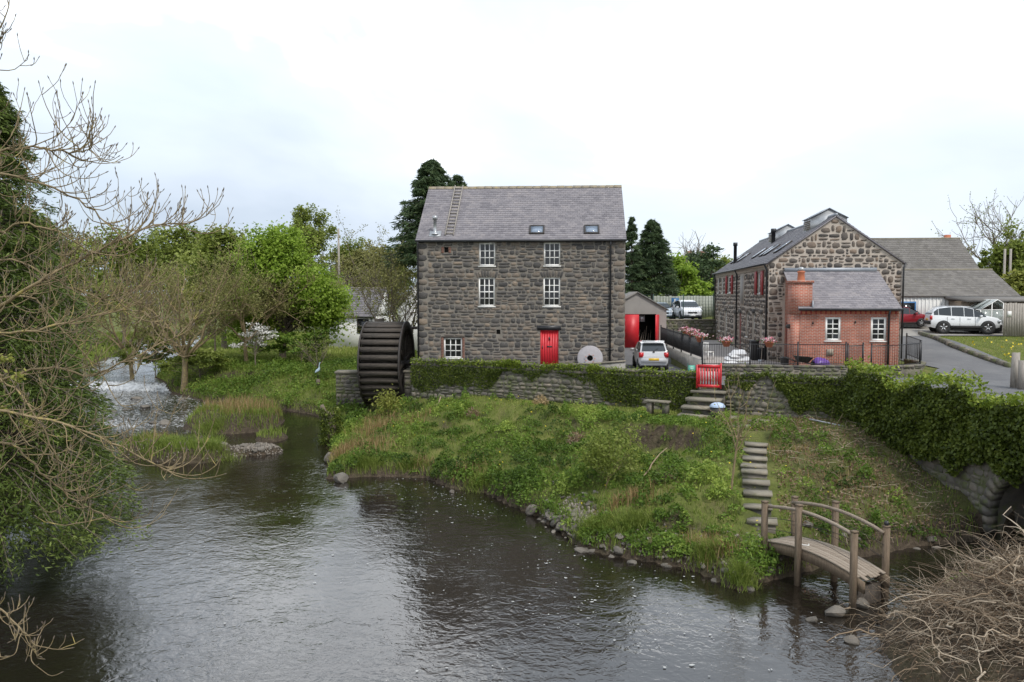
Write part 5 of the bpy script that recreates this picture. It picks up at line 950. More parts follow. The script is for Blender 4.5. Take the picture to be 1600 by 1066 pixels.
for k, (dx, dy, z_, lab) in enumerate(((0, 0, .1, 'bottom left'), (.62, .1, .1, 'bottom right'), (.1, .1, .28, 'middle left'), (.66, .05, .28, 'middle right'), (.3, .08, .46, 'second from top'), (.42, .05, .62, 'topmost'))):
    p_ = wp(1143, 552, 41.0); mb = pillow(.72, .5, .24, k); o = mb.build('sack', M['sack'], None, True); o.location = (p_[0]+dx, 41.2+dy, 3.66+z_); o.rotation_euler = (.05*k, .06*(-1)**k, .2*(-1)**k); tag(o, 'white woven sack, '+lab+' of the pile on the patio', 'sack', 'white sacks piled on the patio')
p_ = wp(1284, 566, 39.4); mb = pillow(.75, .5, .42, 9); o = mb.build('purple_sack', M['purple'], None, True); o.location = (p_[0], 39.45, 3.92); o.rotation_euler = (.3, .1, .2); tag(o, 'purple printed plastic sack against brick wall', 'sack')
p_ = wp(1226, 563, 39.9); mb = MB(); mb.lathe([(0, 0), (.18, 0), (.22, .45), (.24, .47), (.1, .52), (0, .52)], (0, 0, 0), 14); o = mb.build('black_bin', M['black'], None, True); o.location = (p_[0], 39.9, 3.66); tag(o, 'small black bin by the extension side door', 'bin')
p_ = wp(1255, 565, 39.4); wb = thing('wheelbarrow', 'dark metal wheelbarrow left of the purple sack', 'wheelbarrow', (p_[0], 39.5, 3.64), .1)
mb = MB(); mb.add([(-.35, -.28, .62), (.42, -.3, .55), (.42, .3, .55), (-.35, .28, .62), (-.2, -.18, .33), (.22, -.18, .3), (.22, .18, .3), (-.2, .18, .33)], [[4, 7, 6, 5], [0, 4, 5, 1], [1, 5, 6, 2], [2, 6, 7, 3], [3, 7, 4, 0]]); mb.build('tray', M['iron'], wb)
for s in (-1, 1): mb = MB(); mb.tube([(-.95, s*.28, .6), (-.3, s*.2, .34), (.62, s*.06, .22)], .02, 6); mb.build('handle', M['iron'], wb); mb = MB(); mb.tube([(-.3, s*.2, .34), (-.4, s*.22, 0)], .018, 6); mb.build('leg', M['iron'], wb)
mb = MB(); mb.lathe([(.06, -.05), (.2, -.05), (.22, 0), (.2, .05), (.06, .05)], (.62, 0, .22), 16, 'y'); mb.build('wheel', M['rubber'], wb, True)
p_ = wp(1106, 535, 45); ch_ = thing('garden_chair', 'white garden chair on the patio by house wall', 'chair', (p_[0], 45, 3.64), 2.2)
mb = MB(); mb.bx(-.24, .24, -.24, .24, .40, .44); mb.build('seat', M['white'], ch_)
for k in range(5): mb = MB(); mb.bx(-.22+k*.1, -.16+k*.1, .2, .23, .44, .95); mb.build('back_slat', M['white'], ch_)
for x_ in (-.21, .21):
    for y_ in (-.21, .21): mb = MB(); mb.bx(x_-.02, x_+.02, y_-.02, y_+.02, 0, .40); mb.build('leg', M['white'], ch_)
# leaning tools and clutter by the house wall
p_ = wp(1192, 560, 43); tl = thing('garden_tool', 'long handled garden tool leaning on the house corner', 'tool', (p_[0], 43.3, 3.64)); mb = MB(); mb.tube([(0, 0, 0), (.2, .4, 1.4)], .02, 6); mb.build('shaft', M['timber'], tl); mb = MB(); mb.box((0, 0, .05), (.3, .05, .16)); mb.build('head', M['zinc'], tl)
for k, (px_, lab) in enumerate(((1178, 'dark wheeled bin against the house wall'), (1187, 'dark planter pot beside the wheeled bin'))):
    p_ = wp(px_, 555, 44.5); mb = MB(); hh = (1.0, .6)[k]; mb.lathe([(0, 0), (.22, 0), (.28, hh), (.3, hh+.02), (.3, hh+.08), (0, hh+.1)], (0, 0, 0), 8); o = mb.build(('wheeled_bin', 'planter_pot')[k], M['black'], None); o.location = (p_[0], 44.5, 3.64); tag(o, lab, ('bin', 'pot')[k])
# stone edging and gate posts at the right
eg_ = thing('lawn_edging', 'low dark stone edging between drive and lawn', 'edging'); E_ = [wp(1437, 524, 53.5), wp(1450, 528, 50.5), wp(1490, 540, 46.5), wp(1540, 552, 43.6), wp(1580, 561, 41.6)]
for a, b in zip(E_[:-1], E_[1:]):
    nn = max(2, int(math.hypot(*(b-a)[:2])/.42))
    for i in range(nn): c_ = a+(b-a)*(i+.5)/nn; zc = gz(c_[0], c_[1]); mb = slab_mesh(.42, .25, .3, i+90).xf(Matrix.Translation((c_[0], c_[1], zc+.1)) @ Matrix.Rotation(math.atan2(b[1]-a[1], b[0]-a[0])+rng.uniform(-.1, .1), 4, 'Z')); mb.build('edging_stone', M['wstone_o'], eg_)
for k, (px_, Y_, h_, lab) in enumerate(((1586, 34.0, 1.5, 'weathered grey gate post by the drive, taller one'), (1598, 33.4, 1.2, 'weathered grey gate post at the right frame edge'))):
    p_ = wp(px_, 590, Y_); mb = MB(); mb.box((0, 0, h_/2), (.27, .24, h_)); mb.v[0][4:, :2] *= .9; mb.v[0] += rng.uniform(-.02, .02, mb.v[0].shape); o = mb.build('gate_post', M['fence_wood']); o.location = (p_[0], Y_, gz(p_[0], Y_)); tag(o, lab, 'post', 'gate posts by the drive')
for px_, lab in ((1568, 'slim utility pole left of a matching pole beyond sheds'), (1577, 'slim utility pole right of a matching pole beyond sheds')):
    a = wp(px_, 460, 75); mb = MB(); mb.cyl((0, 0, 0), (0, 0, 7), .12, .1, 8); o = mb.build('utility_pole', M['fence_wood']); o.location = (a[0], 75, 4.3); tag(o, lab, 'pole', 'utility poles beyond the sheds')
a = wp(530, 460, 105); mb = MB(); mb.cyl((0, 0, 0), (0, 0, 11.5), .16, .12, 8); o = mb.build('telegraph_pole', M['fence_wood']); o.location = (a[0], 105, 4); tag(o, 'thin pole above the distant trees left of mill', 'pole')
# heron on the bank
hp = wp(497, 590, 49.5); hz = gz(hp[0], hp[1]); hr = thing('heron', 'grey blue heron standing on the bank left of wheel', 'heron', (hp[0], 49.5, hp[2]-.1), 1.2)
mb = MB(); mb.tube([(-.30, 0, .42), (-.2, 0, .47), (-.05, 0, .52), (.08, 0, .58), (.14, 0, .68), (.12, 0, .78), (.15, 0, .88), (.17, 0, .95), (.22, 0, .97), (.27, 0, .965)], [.015, .06, .095, .085, .05, .03, .026, .03, .036, .015], 10); mb.build('body', M['heron'], hr, True)
mb = MB(); mb.tube([(.26, 0, .965), (.40, 0, .945)], [.013, .002], 5); mb.build('bill', M['plate_y'], hr)
for s in (-1, 1): mb = MB(); mb.tube([(-.03, s*.03, .45), (-.01, s*.03, .25), (-.03, s*.03, .0)], .01, 5); mb.build('leg', M['iron'], hr)
mb = MB(); mb.cyl((0, 0, -.35), (0, 0, .0), .13, .11, 8); o = mb.build('stump', M['bark'], None); o.location = (hp[0], 49.5, hp[2]-.1); tag(o, 'short cut stump under the heron', 'stump')
# ------------------------------------------------------------ vegetation
LM = leafm
LM['maple'] = leafmat('maple_leaf', (.13,.21,.025), (.28,.40,.05), (.44,.56,.11), .5)
LM['mid'] = leafmat('tree_leaf', (.10,.135,.026), (.215,.265,.05), (.36,.40,.11), .48)
LM['olive'] = leafmat('olive_leaf', (.12,.13,.04), (.23,.225,.075), (.35,.33,.12), .42)
LM['yellow'] = leafmat('young_leaf', (.13,.15,.03), (.24,.26,.05), (.38,.38,.10), .4)
LM['conifer'] = leafmat('conifer_needles', (.035,.06,.028), (.075,.115,.05), (.14,.19,.08), .3)
LM['cypress'] = leafmat('cypress_spray', (.04,.062,.014), (.105,.15,.03), (.21,.26,.06), .28)
LM['ivy'] = leafmat('ivy_leaf', (.036,.054,.01), (.10,.135,.02), (.21,.245,.045), .32, .45)
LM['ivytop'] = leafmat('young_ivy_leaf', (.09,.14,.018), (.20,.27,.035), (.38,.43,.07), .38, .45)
LM['nettle'] = leafmat('bank_herbs', (.042,.078,.012), (.145,.235,.034), (.35,.43,.085), .42)
LM['grass'] = leafmat('grass_blades', (.085,.13,.022), (.215,.28,.05), (.38,.40,.12), .42)
LM['reed'] = leafmat('dead_reed', (.20,.13,.055), (.33,.225,.10), (.46,.35,.19), .3)
LM['blossom'] = leafmat('white_blossom', (.55,.53,.46), (.72,.70,.66), (.8,.79,.76), .3)
LM['dead'] = leafmat('dead_leaf', (.10,.06,.035), (.20,.125,.075), (.33,.24,.16), .2)
def limb(mb, a, b, r0, r1, rg, n=6, sag=.12, sides=5):
    a, b = np.array(a, float), np.array(b, float); t = np.linspace(0, 1, n)[:, None]; L_ = np.linalg.norm(b-a); o = rg.normal(size=3)*sag*L_; P = a*(1-t)+b*t+np.sin(t*math.pi)*o*.6+np.array([0, 0, 1])*(t*(1-t))*L_*.12
    mb.tube(P, r0+(r1-r0)*t[:, 0]**.7, sides, False); return P
def broadleaf(name, label, x, y, H, zc, rad, lm, ncl=60, nl=160, ls=.3, tr=.22, seed=1, fill=.55, zb=None, group=None, lean=(0, 0), extra=None, cat='tree'):
    rg = np.random.default_rng(seed); z0 = gz(x, y)-.1 if zb is None else zb; t = thing(name, label, cat, (x, y, z0), 0, group); rx, ry, rz_ = rad; tb = MB(); cb = MB()
    top = np.array([lean[0], lean[1], zc-z0-rz_*.1]); tp = limb(tb, (0, 0, 0), top, tr, tr*.45, rg, 8, .04, 8)
    LB = rg.normal(size=(9, 3)); LB /= np.linalg.norm(LB, axis=1, keepdims=True); LB[:, 2] = np.where(LB[:, 2] < -.5, -LB[:, 2], LB[:, 2]); LB *= rg.uniform(.5, .82, (9, 1)); LB[0] = (.1, 0, .78); LS = rg.uniform(.32, .5, 9)
    for k in range(ncl):
        d = rg.normal(size=3); d /= np.linalg.norm(d); li_ = rg.integers(0, 9); d = LB[li_]+d*LS[li_]*rg.uniform(.45, 1.3)
        c = np.array([lean[0], lean[1], zc-z0])+d*np.array([rx, ry, rz_]); s = tp[rg.integers(3, 8)]; limb(tb, s, c, tr*.22, .015, rg, 5, .1, 4)
        cr = rg.uniform(.10, .24)*np.array([rx, ry, rz_*.8]); q = rg.normal(size=(nl, 3))*.55*cr+c; tone = np.clip(rg.normal(.5, .16)+rg.normal(0, .17, nl), 0, 1); cb.leaves(q, ls*rg.uniform(.7, 1.3, nl), ls*.7*rg.uniform(.7, 1.2, nl), tone, .5, rg=rg, nb=d*.6)
    tb.build('trunk', M['bark'], t, True); cb.build('crown', lm, t); return t
def bare(name, label, x, y, H, spread, seed, nmain=7, lm=None, nleaf=6, ls=.12, tr=.14, levels=3, zb=None, cat='tree', tm=None, group=None, up=.5, dens=5, tw=.012, trunkfrac=.3):
    rg = np.random.default_rng(seed); z0 = gz(x, y)-.1 if zb is None else zb; t = thing(name, label, cat, (x, y, z0), 0, group); tb = MB(); tips = []
    def grow(p, d, L_, r_, lv):
        n = 6; P = [p]; dd = d/np.linalg.norm(d)
        for i in range(n): dd = dd+rg.normal(size=3)*.16+np.array([0, 0, up*.10]); dd /= np.linalg.norm(dd); P.append(P[-1]+dd*L_/n)
        P = np.array(P); tb.tube(P, np.linspace(r_, max(r_*.35, tw*.6), n+1), 5 if lv < 2 else 3, False)
        if lv == levels: tips.extend(P[3:]); return
        for k in range(dens):
            i = rg.integers(2, n+1); e = dd+rg.normal(size=3)*.75; e[2] += up*.3; grow(P[i], e, L_*rg.uniform(.42, .7), max(r_*.42, tw), lv+1)
    hb = H*trunkfrac; lb = limb(tb, (0, 0, 0), (rg.uniform(-.2, .2), 0, hb), tr, tr*.7, rg, 5, .04, 7)
    for k in range(nmain):
        a = k*2*math.pi/nmain+rg.uniform(-.4, .4); e = np.array([math.cos(a)*spread, math.sin(a)*spread, 1.0]); grow(lb[-1 if k % 2 else 3], e, H*.5*rg.uniform(.8, 1.15), tr*.5, 1)
    tb.build('branches', tm or M['bark'], t, True)
    if lm is not None and nleaf:
        tips = np.array(tips); q = np.repeat(tips, nleaf, 0)+rg.normal(size=(len(tips)*nleaf, 3))*.16; cb = MB(); cb.leaves(q, ls*rg.uniform(.6, 1.3, len(q)), ls*.6, np.clip(rg.normal(.5, .25, len(q)), 0, 1), .3, rg=rg); cb.build('crown', lm, t)
    return t
def conifer(name, label, x, y, H, Rr, lm, seed, z0=None, nb=150, per=34, ls=.45, lw=.14, zlow=.12, group=None, droop=.25, tr=.2, power=.85, inner=.25):
    rg = np.random.default_rng(seed); z0 = gz(x, y)-.1 if z0 is None else z0; t = thing(name, label, 'tree', (x, y, z0), 0, group); tb = MB(); cb = MB(); tb.tube([(0, 0, 0), (.05, 0, H*.5), (0, .03, H*.97)], [tr, tr*.6, .02], 8)
    for k in range(nb):
        f = zlow+(1-zlow)*(rg.random()**1.15); L_ = Rr*(1-f)**power*rg.uniform(.75, 1.12)+.12; a = rg.uniform(0, 2*math.pi); d = np.array([math.cos(a), math.sin(a), 0]); s = np.linspace(0, 1, 6)[:, None]
        P = np.array([0, 0, f*H])+d*L_*s+np.array([0, 0, 1])*(L_*(.28*s-droop*2*s**2)); tb.tube(P, np.linspace(.035, .006, 6), 3, False)
        u = inner+(1-inner)*rg.random(per)**.7; side = np.cross(d, (0, 0, 1)); q = np.array([np.interp(u, s[:, 0], P[:, i]) for i in range(3)]).T+side*(rg.normal(size=(per, 1))*.16*L_*(1.15-u[:, None]*.7))+rg.normal(size=(per, 3))*.05
        q[:, 2] -= abs(rg.normal(size=per))*.12*L_*.5; D_ = d*1.0+np.array([0, 0, -.35])+side*rg.normal(size=(per, 1))*.7
        cb.leaves(q, ls*rg.uniform(.6, 1.2, per), lw*rg.uniform(.7, 1.3, per), np.clip(rg.normal(.45, .15)+rg.normal(0, .17, per), 0, 1), .55, D=D_, spread=.25, rg=rg)
    tb.build('trunk', M['bark'], t, True); cb.build('crown', lm, t); return t
def px2(px, Y): return (px-800)/FPX*Y
# trees behind
conifer('spruce_tree', 'tall dark conifer rising behind the mill roof', px2(676, 58), 58, 13.2, 4.6, LM['conifer'], 11, 3.2, 320, 80, .55, .085, .46, droop=.14, power=.6)
conifer('spruce_tree', 'dark conifer top just right of the tallest one behind mill roof', px2(714, 61), 61, 12.6, 3.6, LM['conifer'], 12, 3.2, 260, 70, .55, .085, .4, droop=.14, power=.55)
conifer('spruce_tree', 'slim dark conifer right of the mill gable', px2(986, 76), 76, 10.6, 2.2, LM['conifer'], 13, 3.6, 190, 65, .5, .08, droop=.15)
conifer('spruce_tree', 'broader dark conifer behind the garage', px2(1018, 78), 78, 10.5, 3.4, LM['conifer'], 14, 3.6, 310, 80, .5, .08, .35, droop=.14, power=.6)
broadleaf('maple_tree', 'bright green leafy tree in the middle of left trees', px2(440, 62), 62, 9, 6.9, (4.2, 4.0, 4.3), LM['maple'], 330, 150, .24, .3, 3)
broadleaf('maple_tree', 'green leafy tree just behind the bright one, to its left', px2(350, 74), 74, 9, 7.4, (4.6, 4, 4.2), LM['mid'], 120, 130, .34, .3, 4)
for i, (px_, Y_, zc, rad, lm, lab) in enumerate([(190, 82, 8.0, (5.5, 4, 5), 'mid', 'leafy tree showing over the weir behind ash twigs'), (275, 95, 9.0, (5.5, 4, 5), 'mid', 'round green tree far behind the willow'), (325, 105, 9.4, (5, 4, 5), 'olive', 'olive tinted far tree left of the bright tree'), (478, 112, 13.0, (4, 4, 5.0), 'mid', 'small rounded green crown above the bright tree, right side'), (545, 118, 9.6, (5.5, 4, 4.8), 'mid', 'far green tree right of the bright tree'), (580, 110, 8.9, (5, 4, 4.5), 'olive', 'far olive tree left of the mill'), (618, 120, 9, (5, 4, 4.5), 'mid', 'far green tree just left of the mill edge'), (1050, 92, 7.2, (4.3, 3, 3.4), 'maple', 'bright green bush like tree behind garage'), (1098, 96, 8.2, (4.4, 3, 3.6), 'conifer', 'dark evergreen tree behind the car park fence'), (1128, 104, 8.6, (4, 3, 3.2), 'mid', 'green tree behind far end of stone house'), (1488, 112, 9.5, (3.2, 3, 3.6), 'olive', 'round pale tree above the workshop roof'), (1528, 118, 8.2, (3.6, 3, 3.0), 'mid', 'low far tree right of the pale round tree'), (1588, 84, 9.0, (3.6, 3, 4.3), 'mid', 'ivy clad tree at the right edge'), (1590, 62, 6.4, (2.6, 2, 1.9), 'yellow', 'yellow green shrub behind the board fence'), (60, 90, 9.5, (6, 4, 5), 'mid', 'far tree behind the big cypress'), (120, 100, 9, (6, 4, 5), 'olive', 'far olive tree beside the big cypress'), (-30, 95, 11, (6, 4, 6), 'mid', 'far tree at the left frame edge')]):
    broadleaf('leafy_tree', lab, px2(px_, Y_), Y_, zc, zc, rad, LM[lm], 100, 90, .36, .22, 30+i, group='trees in the background')
broadleaf('yellow_bush', 'yellow green bush on the far left slope', px2(335, 66), 66, 4, 5.2, (3.0, 2.5, 2.2), LM['yellow'], 36, 90, .32, .1, 77, cat='bush')
broadleaf('blossom_shrub', 'white blossoming shrub on the far bank', px2(398, 56), 56, 3, 3.9, (1.9, 1.5, 1.2), LM['blossom'], 26, 26, .16, .06, 78, cat='shrub'); 
broadleaf('bramble_bush', 'green bush low under the bright tree', px2(470, 58), 58, 3, 3.6, (2.4, 1.6, 1.0), LM['nettle'], 34, 110, .2, .05, 79, cat='bush')
broadleaf('bramble_bush', 'green bush hanging over the weir', px2(240, 60), 60, 3, 3.2, (3.0, 2.0, 1.5), LM['mid'], 40, 120, .22, .05, 80, cat='bush')
broadleaf('bramble_bush', 'dark bush below the willow trunk', px2(310, 55), 55, 3, 2.6, (2.6, 1.4, .9), LM['mid'], 34, 110, .18, .05, 81, cat='bush')
bare('willow_tree', 'twiggy olive willow on the far bank above the rapids', px2(285, 54.5), 54.5, 9.0, 1.1, 21, 9, LM['olive'], 7, .13, .24, 3, tm=M['twig'], dens=6)
bare('willow_tree', 'smaller twiggy olive tree right of the willow', px2(385, 58), 58, 7.5, .9, 22, 8, LM['olive'], 8, .14, .16, 3, tm=M['twig'], dens=6)
bare('willow_tree', 'twiggy willow leaning over the weir', px2(205, 59), 59, 8.5, 1.1, 29, 8, LM['olive'], 6, .14, .18, 3, tm=M['twig'], dens=6)
bare('willow_tree', 'slim pale leafed tree close to the mill corner', px2(612, 57), 57, 9.5, .35, 23, 8, LM['olive'], 7, .13, .12, 3, dens=5, trunkfrac=.2)
bare('willow_tree', 'second slim pale tree nearest the mill corner', px2(640, 59), 59, 8.5, .3, 24, 8, LM['olive'], 6, .13, .11, 3, dens=5, trunkfrac=.2)
bare('bare_tree', 'bare brown trees on the skyline left of the pole', px2(520, 100), 100, 9, .6, 25, 8, None, 0, .1, .18, 3, dens=6, tw=.03)
bare('bare_tree', 'bare branched tree behind the far end of house roof', px2(1100, 110), 110, 9.5, .7, 26, 8, None, 0, .1, .18, 3, dens=6, tw=.03)
bare('bare_tree', 'large bare branched tree at the right edge', px2(1578, 86), 86, 12.0, .9, 27, 9, LM['mid'], 1, .2, .3, 3, dens=6, tw=.03)
bare('bare_shrub', 'bare grey shrub on the bank left of wheel', px2(492, 53), 53, 3.6, .9, 28, 8, LM['olive'], 2, .08, .05, 2, cat='shrub', dens=5, trunkfrac=.12, tw=.012)
# saplings on the near bank
def sapling(px_, py_, Y_, H, sp, seed, lab, lm, nl, ls, tf, tr=.035, dens=4, nm=6):
    p_ = wp(px_, py_, Y_); bare('sapling', lab, p_[0], p_[1], H, sp, seed, nm, lm, nl, ls, tr, 2, tm=M['twig'], dens=dens, trunkfrac=tf, tw=.007)
sapling(1141, 780, 24.2, 3.3, .55, 41, 'tall thin nearly bare sapling left of the stone steps', LM['yellow'], 1, .07, .5, .04)
sapling(946, 775, 26.6, 2.4, .75, 42, 'small leafy sapling on the bank over the stones', LM['mid'], 20, .11, .2, .03, 5, 8)
sapling(602, 640, 40.6, 1.6, .5, 43, 'yellow green sapling in front of the waterwheel', LM['yellow'], 9, .13, .2, .03, 4, 6)
# ------------------------------------------------------------ big cypress at the left
conifer('cypress_tree', 'big feathery cypress hanging over the river at left', -13.0, 20.0, 13.3, 3.75, LM['cypress'], 51, -.2, 760, 215, .15, .034, .13, droop=.22, tr=.32, power=.62, inner=.4)
conifer('cypress_tree', 'second dark cypress behind the big one at left edge', -17.5, 27.5, 13.5, 4.6, LM['cypress'], 52, .5, 330, 90, .34, .08, .05, droop=.28, tr=.3, power=.75, inner=.3)
# ------------------------------------------------------------ ash tree reaching in from the left
ash = thing('ash_tree', 'leafless lichened ash branches reaching in from the left', 'tree', (-9.6, 9.6, 0)); O_ = np.array([-9.6, 9.6, 0]); rg = np.random.default_rng(5); AB = MB(); BU = MB()
tb = MB(); tb.tube([(0, 0, 0), (.1, .1, 4), (.0, .2, 8), (.2, .1, 12)], [.28, .24, .18, .08], 10); tb.build('trunk', M['bark'], ash, True)
def twig(p, d, L_, r_, lv):
    n = 7; P = [p]; dd = d/np.linalg.norm(d)
    for i in range(n): dd = dd+rg.normal(size=3)*.13+np.array([0, 0, .10+.16*(i/n)]); dd /= np.linalg.norm(dd); P.append(P[-1]+dd*L_/n)
    P = np.array(P); AB.tube(P, np.linspace(r_, max(r_*.5, .0032), n+1), 4, False)
    BU.tube([P[-1]-dd*.008, P[-1]+dd*.012, P[-1]+dd*.036], [.004, .0075, .002], 4, False)
    if lv < 2:
        for k in range(rg.integers(2, 4) if lv == 0 else rg.integers(0, 2)):
            i = rg.integers(2, n); e = dd*.7+rg.normal(size=3)*.6; e[2] += .15; twig(P[i], e, L_*rg.uniform(.3, .6), max(r_*.6, .0042), lv+1)
LIMBS = [([(-420,620),(-120,560),(0,475),(60,442),(110,412),(170,385),(230,352),(285,350)], 10.6, .042), ([(-420,420),(-100,300),(0,236),(60,230),(110,240),(140,236)], 10.2, .03), ([(-420,480),(-120,330),(0,268),(80,290),(150,330),(195,378)], 11.2, .03),
  ([(-420,650),(-100,640),(0,592),(80,570),(140,592),(200,562),(270,528)], 10.9, .034), ([(-420,680),(-100,640),(0,640),(90,660),(170,688),(235,722),(262,735)], 10.0, .03), ([(-420,540),(-80,420),(20,402),(90,440),(160,470),(225,445)], 11.6, .028),
  ([(-420,600),(-80,520),(40,520),(120,500),(190,482),(235,492)], 10.4, .03), ([(-420,900),(-60,905),(0,950),(35,985),(60,1015)], 9.4, .022), ([(-300,240),(-40,150),(-5,90),(2,45)], 10.3, .018), ([(-420,720),(-100,700),(20,690),(60,738),(120,785),(165,806)], 10.7, .026), ([(-420,440),(-60,380),(30,350),(90,360),(140,395)], 10.0, .024), ([(-420,560),(-60,470),(50,460),(120,540),(170,600)], 11.0, .024), ([(-420,590),(-60,560),(30,610),(80,690),(100,760)], 10.2, .022)]
for pts, Y_, r_ in LIMBS:
    K = np.array([wp(a, b, Y_+.25*math.sin(i*1.7+a*.01)) for i, (a, b) in enumerate(pts)]); K[0, 1] = 9.9; K = K-O_; K[0, 0] = max(K[0, 0], .05)*1.0; tt = np.linspace(0, len(K)-1, 26)
    P = np.array([np.interp(tt, np.arange(len(K)), K[:, i]) for i in range(3)]).T; P[1:-1] = (P[:-2]+2*P[1:-1]+P[2:])/4; P += rg.normal(size=P.shape)*.012; lb = MB(); lb.tube(P, np.linspace(r_*.72, .007, 26), 7); lb.build('limb', M['twig'], ash, True)
    dd = np.gradient(P, axis=0); dd /= np.linalg.norm(dd, axis=1, keepdims=True); small = len(pts) < 6
    for i in range(6, 26):
        for k in range(1 if (i % 3 == 0 or small) else 2):
            e = dd[i]*.8+rg.normal(size=3)*.6; twig(P[i], e, rg.uniform(.3, .95)*(.6 if small else 1), .0075, 0)
    twig(P[-1], dd[-1]+np.array([0, 0, .3]), .5, .01, 0)
AB.build('twigs', M['twig'], ash, True); BU.build('buds', M['bark'], ash)
# a few young leaf tufts on the left
q = np.vstack([wp(a, b, 10.2)-O_+rg.normal(size=(36, 3))*.05 for a, b in ((8, 560), (28, 590), (6, 640), (40, 660))]); mb = MB(); mb.leaves(q, .07, .035, rg.random(len(q)), .4); mb.build('young_leaves', LM['yellow'], ash)
# ------------------------------------------------------------ ivy
def ivy_on(parent_label, segs, name='ivy', seed=3, lab='', topm=False):
    t = thing(name, lab, 'ivy'); rg = np.random.default_rng(seed); cb = MB(); ct_ = MB()
    for (a, b, z0f, z1f, n_, bulge, ls) in segs:
        a, b = np.array(a, float), np.array(b, float); d = b-a; Ln = float(np.hypot(*d)); rz = math.atan2(d[1], d[0]); ot = np.array([math.sin(rz), -math.cos(rz), 0])
        u = rg.random(n_)*Ln; z0 = np.array([z0f(x) for x in u/Ln]); z1 = np.array([z1f(x) for x in u/Ln]); wob = (vnoise(u, u*0, .8, seed)-.5)*.8+(vnoise(u, u*0+4, .3, seed)-.5)*.4; v = rg.random(n_)**.9; z = (z0+wob)+(z1-z0-wob)*v
        bl_ = bulge*(.3+.7*vnoise(u, z, .7, seed+1))*(.35+.65*np.sin(np.clip(v, 0, 1)*math.pi*.85+.25)); o_ = bl_*rg.uniform(.35, 1, n_); top_ = (z > z1-.25)
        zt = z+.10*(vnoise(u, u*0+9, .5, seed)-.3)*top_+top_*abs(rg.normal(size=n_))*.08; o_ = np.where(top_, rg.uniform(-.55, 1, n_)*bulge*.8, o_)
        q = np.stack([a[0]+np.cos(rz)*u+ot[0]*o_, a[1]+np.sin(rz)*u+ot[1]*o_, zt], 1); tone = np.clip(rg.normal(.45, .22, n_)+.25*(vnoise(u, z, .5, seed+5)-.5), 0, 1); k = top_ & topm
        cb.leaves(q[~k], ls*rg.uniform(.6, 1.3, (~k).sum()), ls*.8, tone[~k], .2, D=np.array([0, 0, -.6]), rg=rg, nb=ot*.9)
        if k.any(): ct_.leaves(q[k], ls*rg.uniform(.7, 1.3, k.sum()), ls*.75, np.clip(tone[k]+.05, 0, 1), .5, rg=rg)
    cb.build('leaves', LM['ivy'], t)
    if ct_.n: ct_.build('new_growth', LM['ivytop'], t)
    return t
D0_ = WL[3]; G_ = tuple(np.array(D0_)+ADIR*17.5)
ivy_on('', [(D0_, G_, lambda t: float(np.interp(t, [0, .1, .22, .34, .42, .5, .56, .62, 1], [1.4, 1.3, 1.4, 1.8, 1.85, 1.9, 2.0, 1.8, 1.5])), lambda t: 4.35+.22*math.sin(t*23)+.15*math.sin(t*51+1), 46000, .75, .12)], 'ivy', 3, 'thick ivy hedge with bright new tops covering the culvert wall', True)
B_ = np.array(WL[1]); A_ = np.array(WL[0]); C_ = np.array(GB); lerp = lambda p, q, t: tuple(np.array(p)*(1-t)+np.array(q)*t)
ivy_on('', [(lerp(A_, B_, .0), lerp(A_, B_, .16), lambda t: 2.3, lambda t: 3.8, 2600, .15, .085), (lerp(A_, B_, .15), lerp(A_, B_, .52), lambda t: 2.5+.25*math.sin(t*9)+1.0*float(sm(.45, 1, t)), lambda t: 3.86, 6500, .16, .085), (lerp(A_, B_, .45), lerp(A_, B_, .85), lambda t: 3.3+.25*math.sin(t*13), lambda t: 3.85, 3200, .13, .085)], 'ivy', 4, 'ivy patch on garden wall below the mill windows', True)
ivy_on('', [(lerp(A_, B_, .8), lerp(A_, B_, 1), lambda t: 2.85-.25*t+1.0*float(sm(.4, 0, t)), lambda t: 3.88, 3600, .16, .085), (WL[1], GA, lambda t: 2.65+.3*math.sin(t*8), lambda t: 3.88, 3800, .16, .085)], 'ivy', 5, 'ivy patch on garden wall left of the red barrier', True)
ivy_on('', [(lerp(GB, D0_, .42), lerp(GB, D0_, 1), lambda t: 2.6-.5*t+1.1*float(sm(.3, 0, t)), lambda t: 3.86, 6200, .2, .09), (GB, lerp(GB, D0_, .45), lambda t: 3.45+.2*math.sin(t*11), lambda t: 3.84, 1500, .12, .085)], 'ivy', 6, 'ivy patch on garden wall right of the steps', False)
# ivy clad stump on the point
p_ = wp(517, 665, 39.5); stp = thing('ivy_stump', 'ivy smothered stump on the river point', 'stump', (p_[0], 39.5, gz(p_[0], 39.5)-.1)); mb = MB(); mb.tube([(0, 0, 0), (.05, 0, .8), (-.05, 0, 1.75)], [.32, .28, .2], 8); mb.tube([(0, 0, 1.2), (-.3, 0, 1.7), (-.45, .1, 2.05)], [.15, .13, .1], 7); mb.build('trunk', M['bark'], stp, True)
rg = np.random.default_rng(9); a = rg.uniform(0, 6.28, 2600); z = rg.uniform(.1, 1.95, 2600); r_ = (.42+.28*vnoise(a*2, z, .5))*rg.uniform(.7, 1.1, 2600)*(1-.25*z/2); mb = MB(); mb.leaves(np.stack([r_*np.cos(a), r_*np.sin(a), z], 1), .1, .08, np.clip(rg.normal(.5, .25, 2600), 0, 1), .2); mb.build('ivy_leaves', LM['ivy'], stp)
# ------------------------------------------------------------ ground cover on the banks
def region(n, x0, x1, y0, y1, seed):
    rg = np.random.default_rng(seed); x = rg.uniform(x0, x1, n); y = rg.uniform(y0, y1, n); return rg, x, y, -sdist(RIVER, x, y), -sdist(UPPER, x, y)
def tex(x, y, s, k): return vnoise(x, y, s, k)
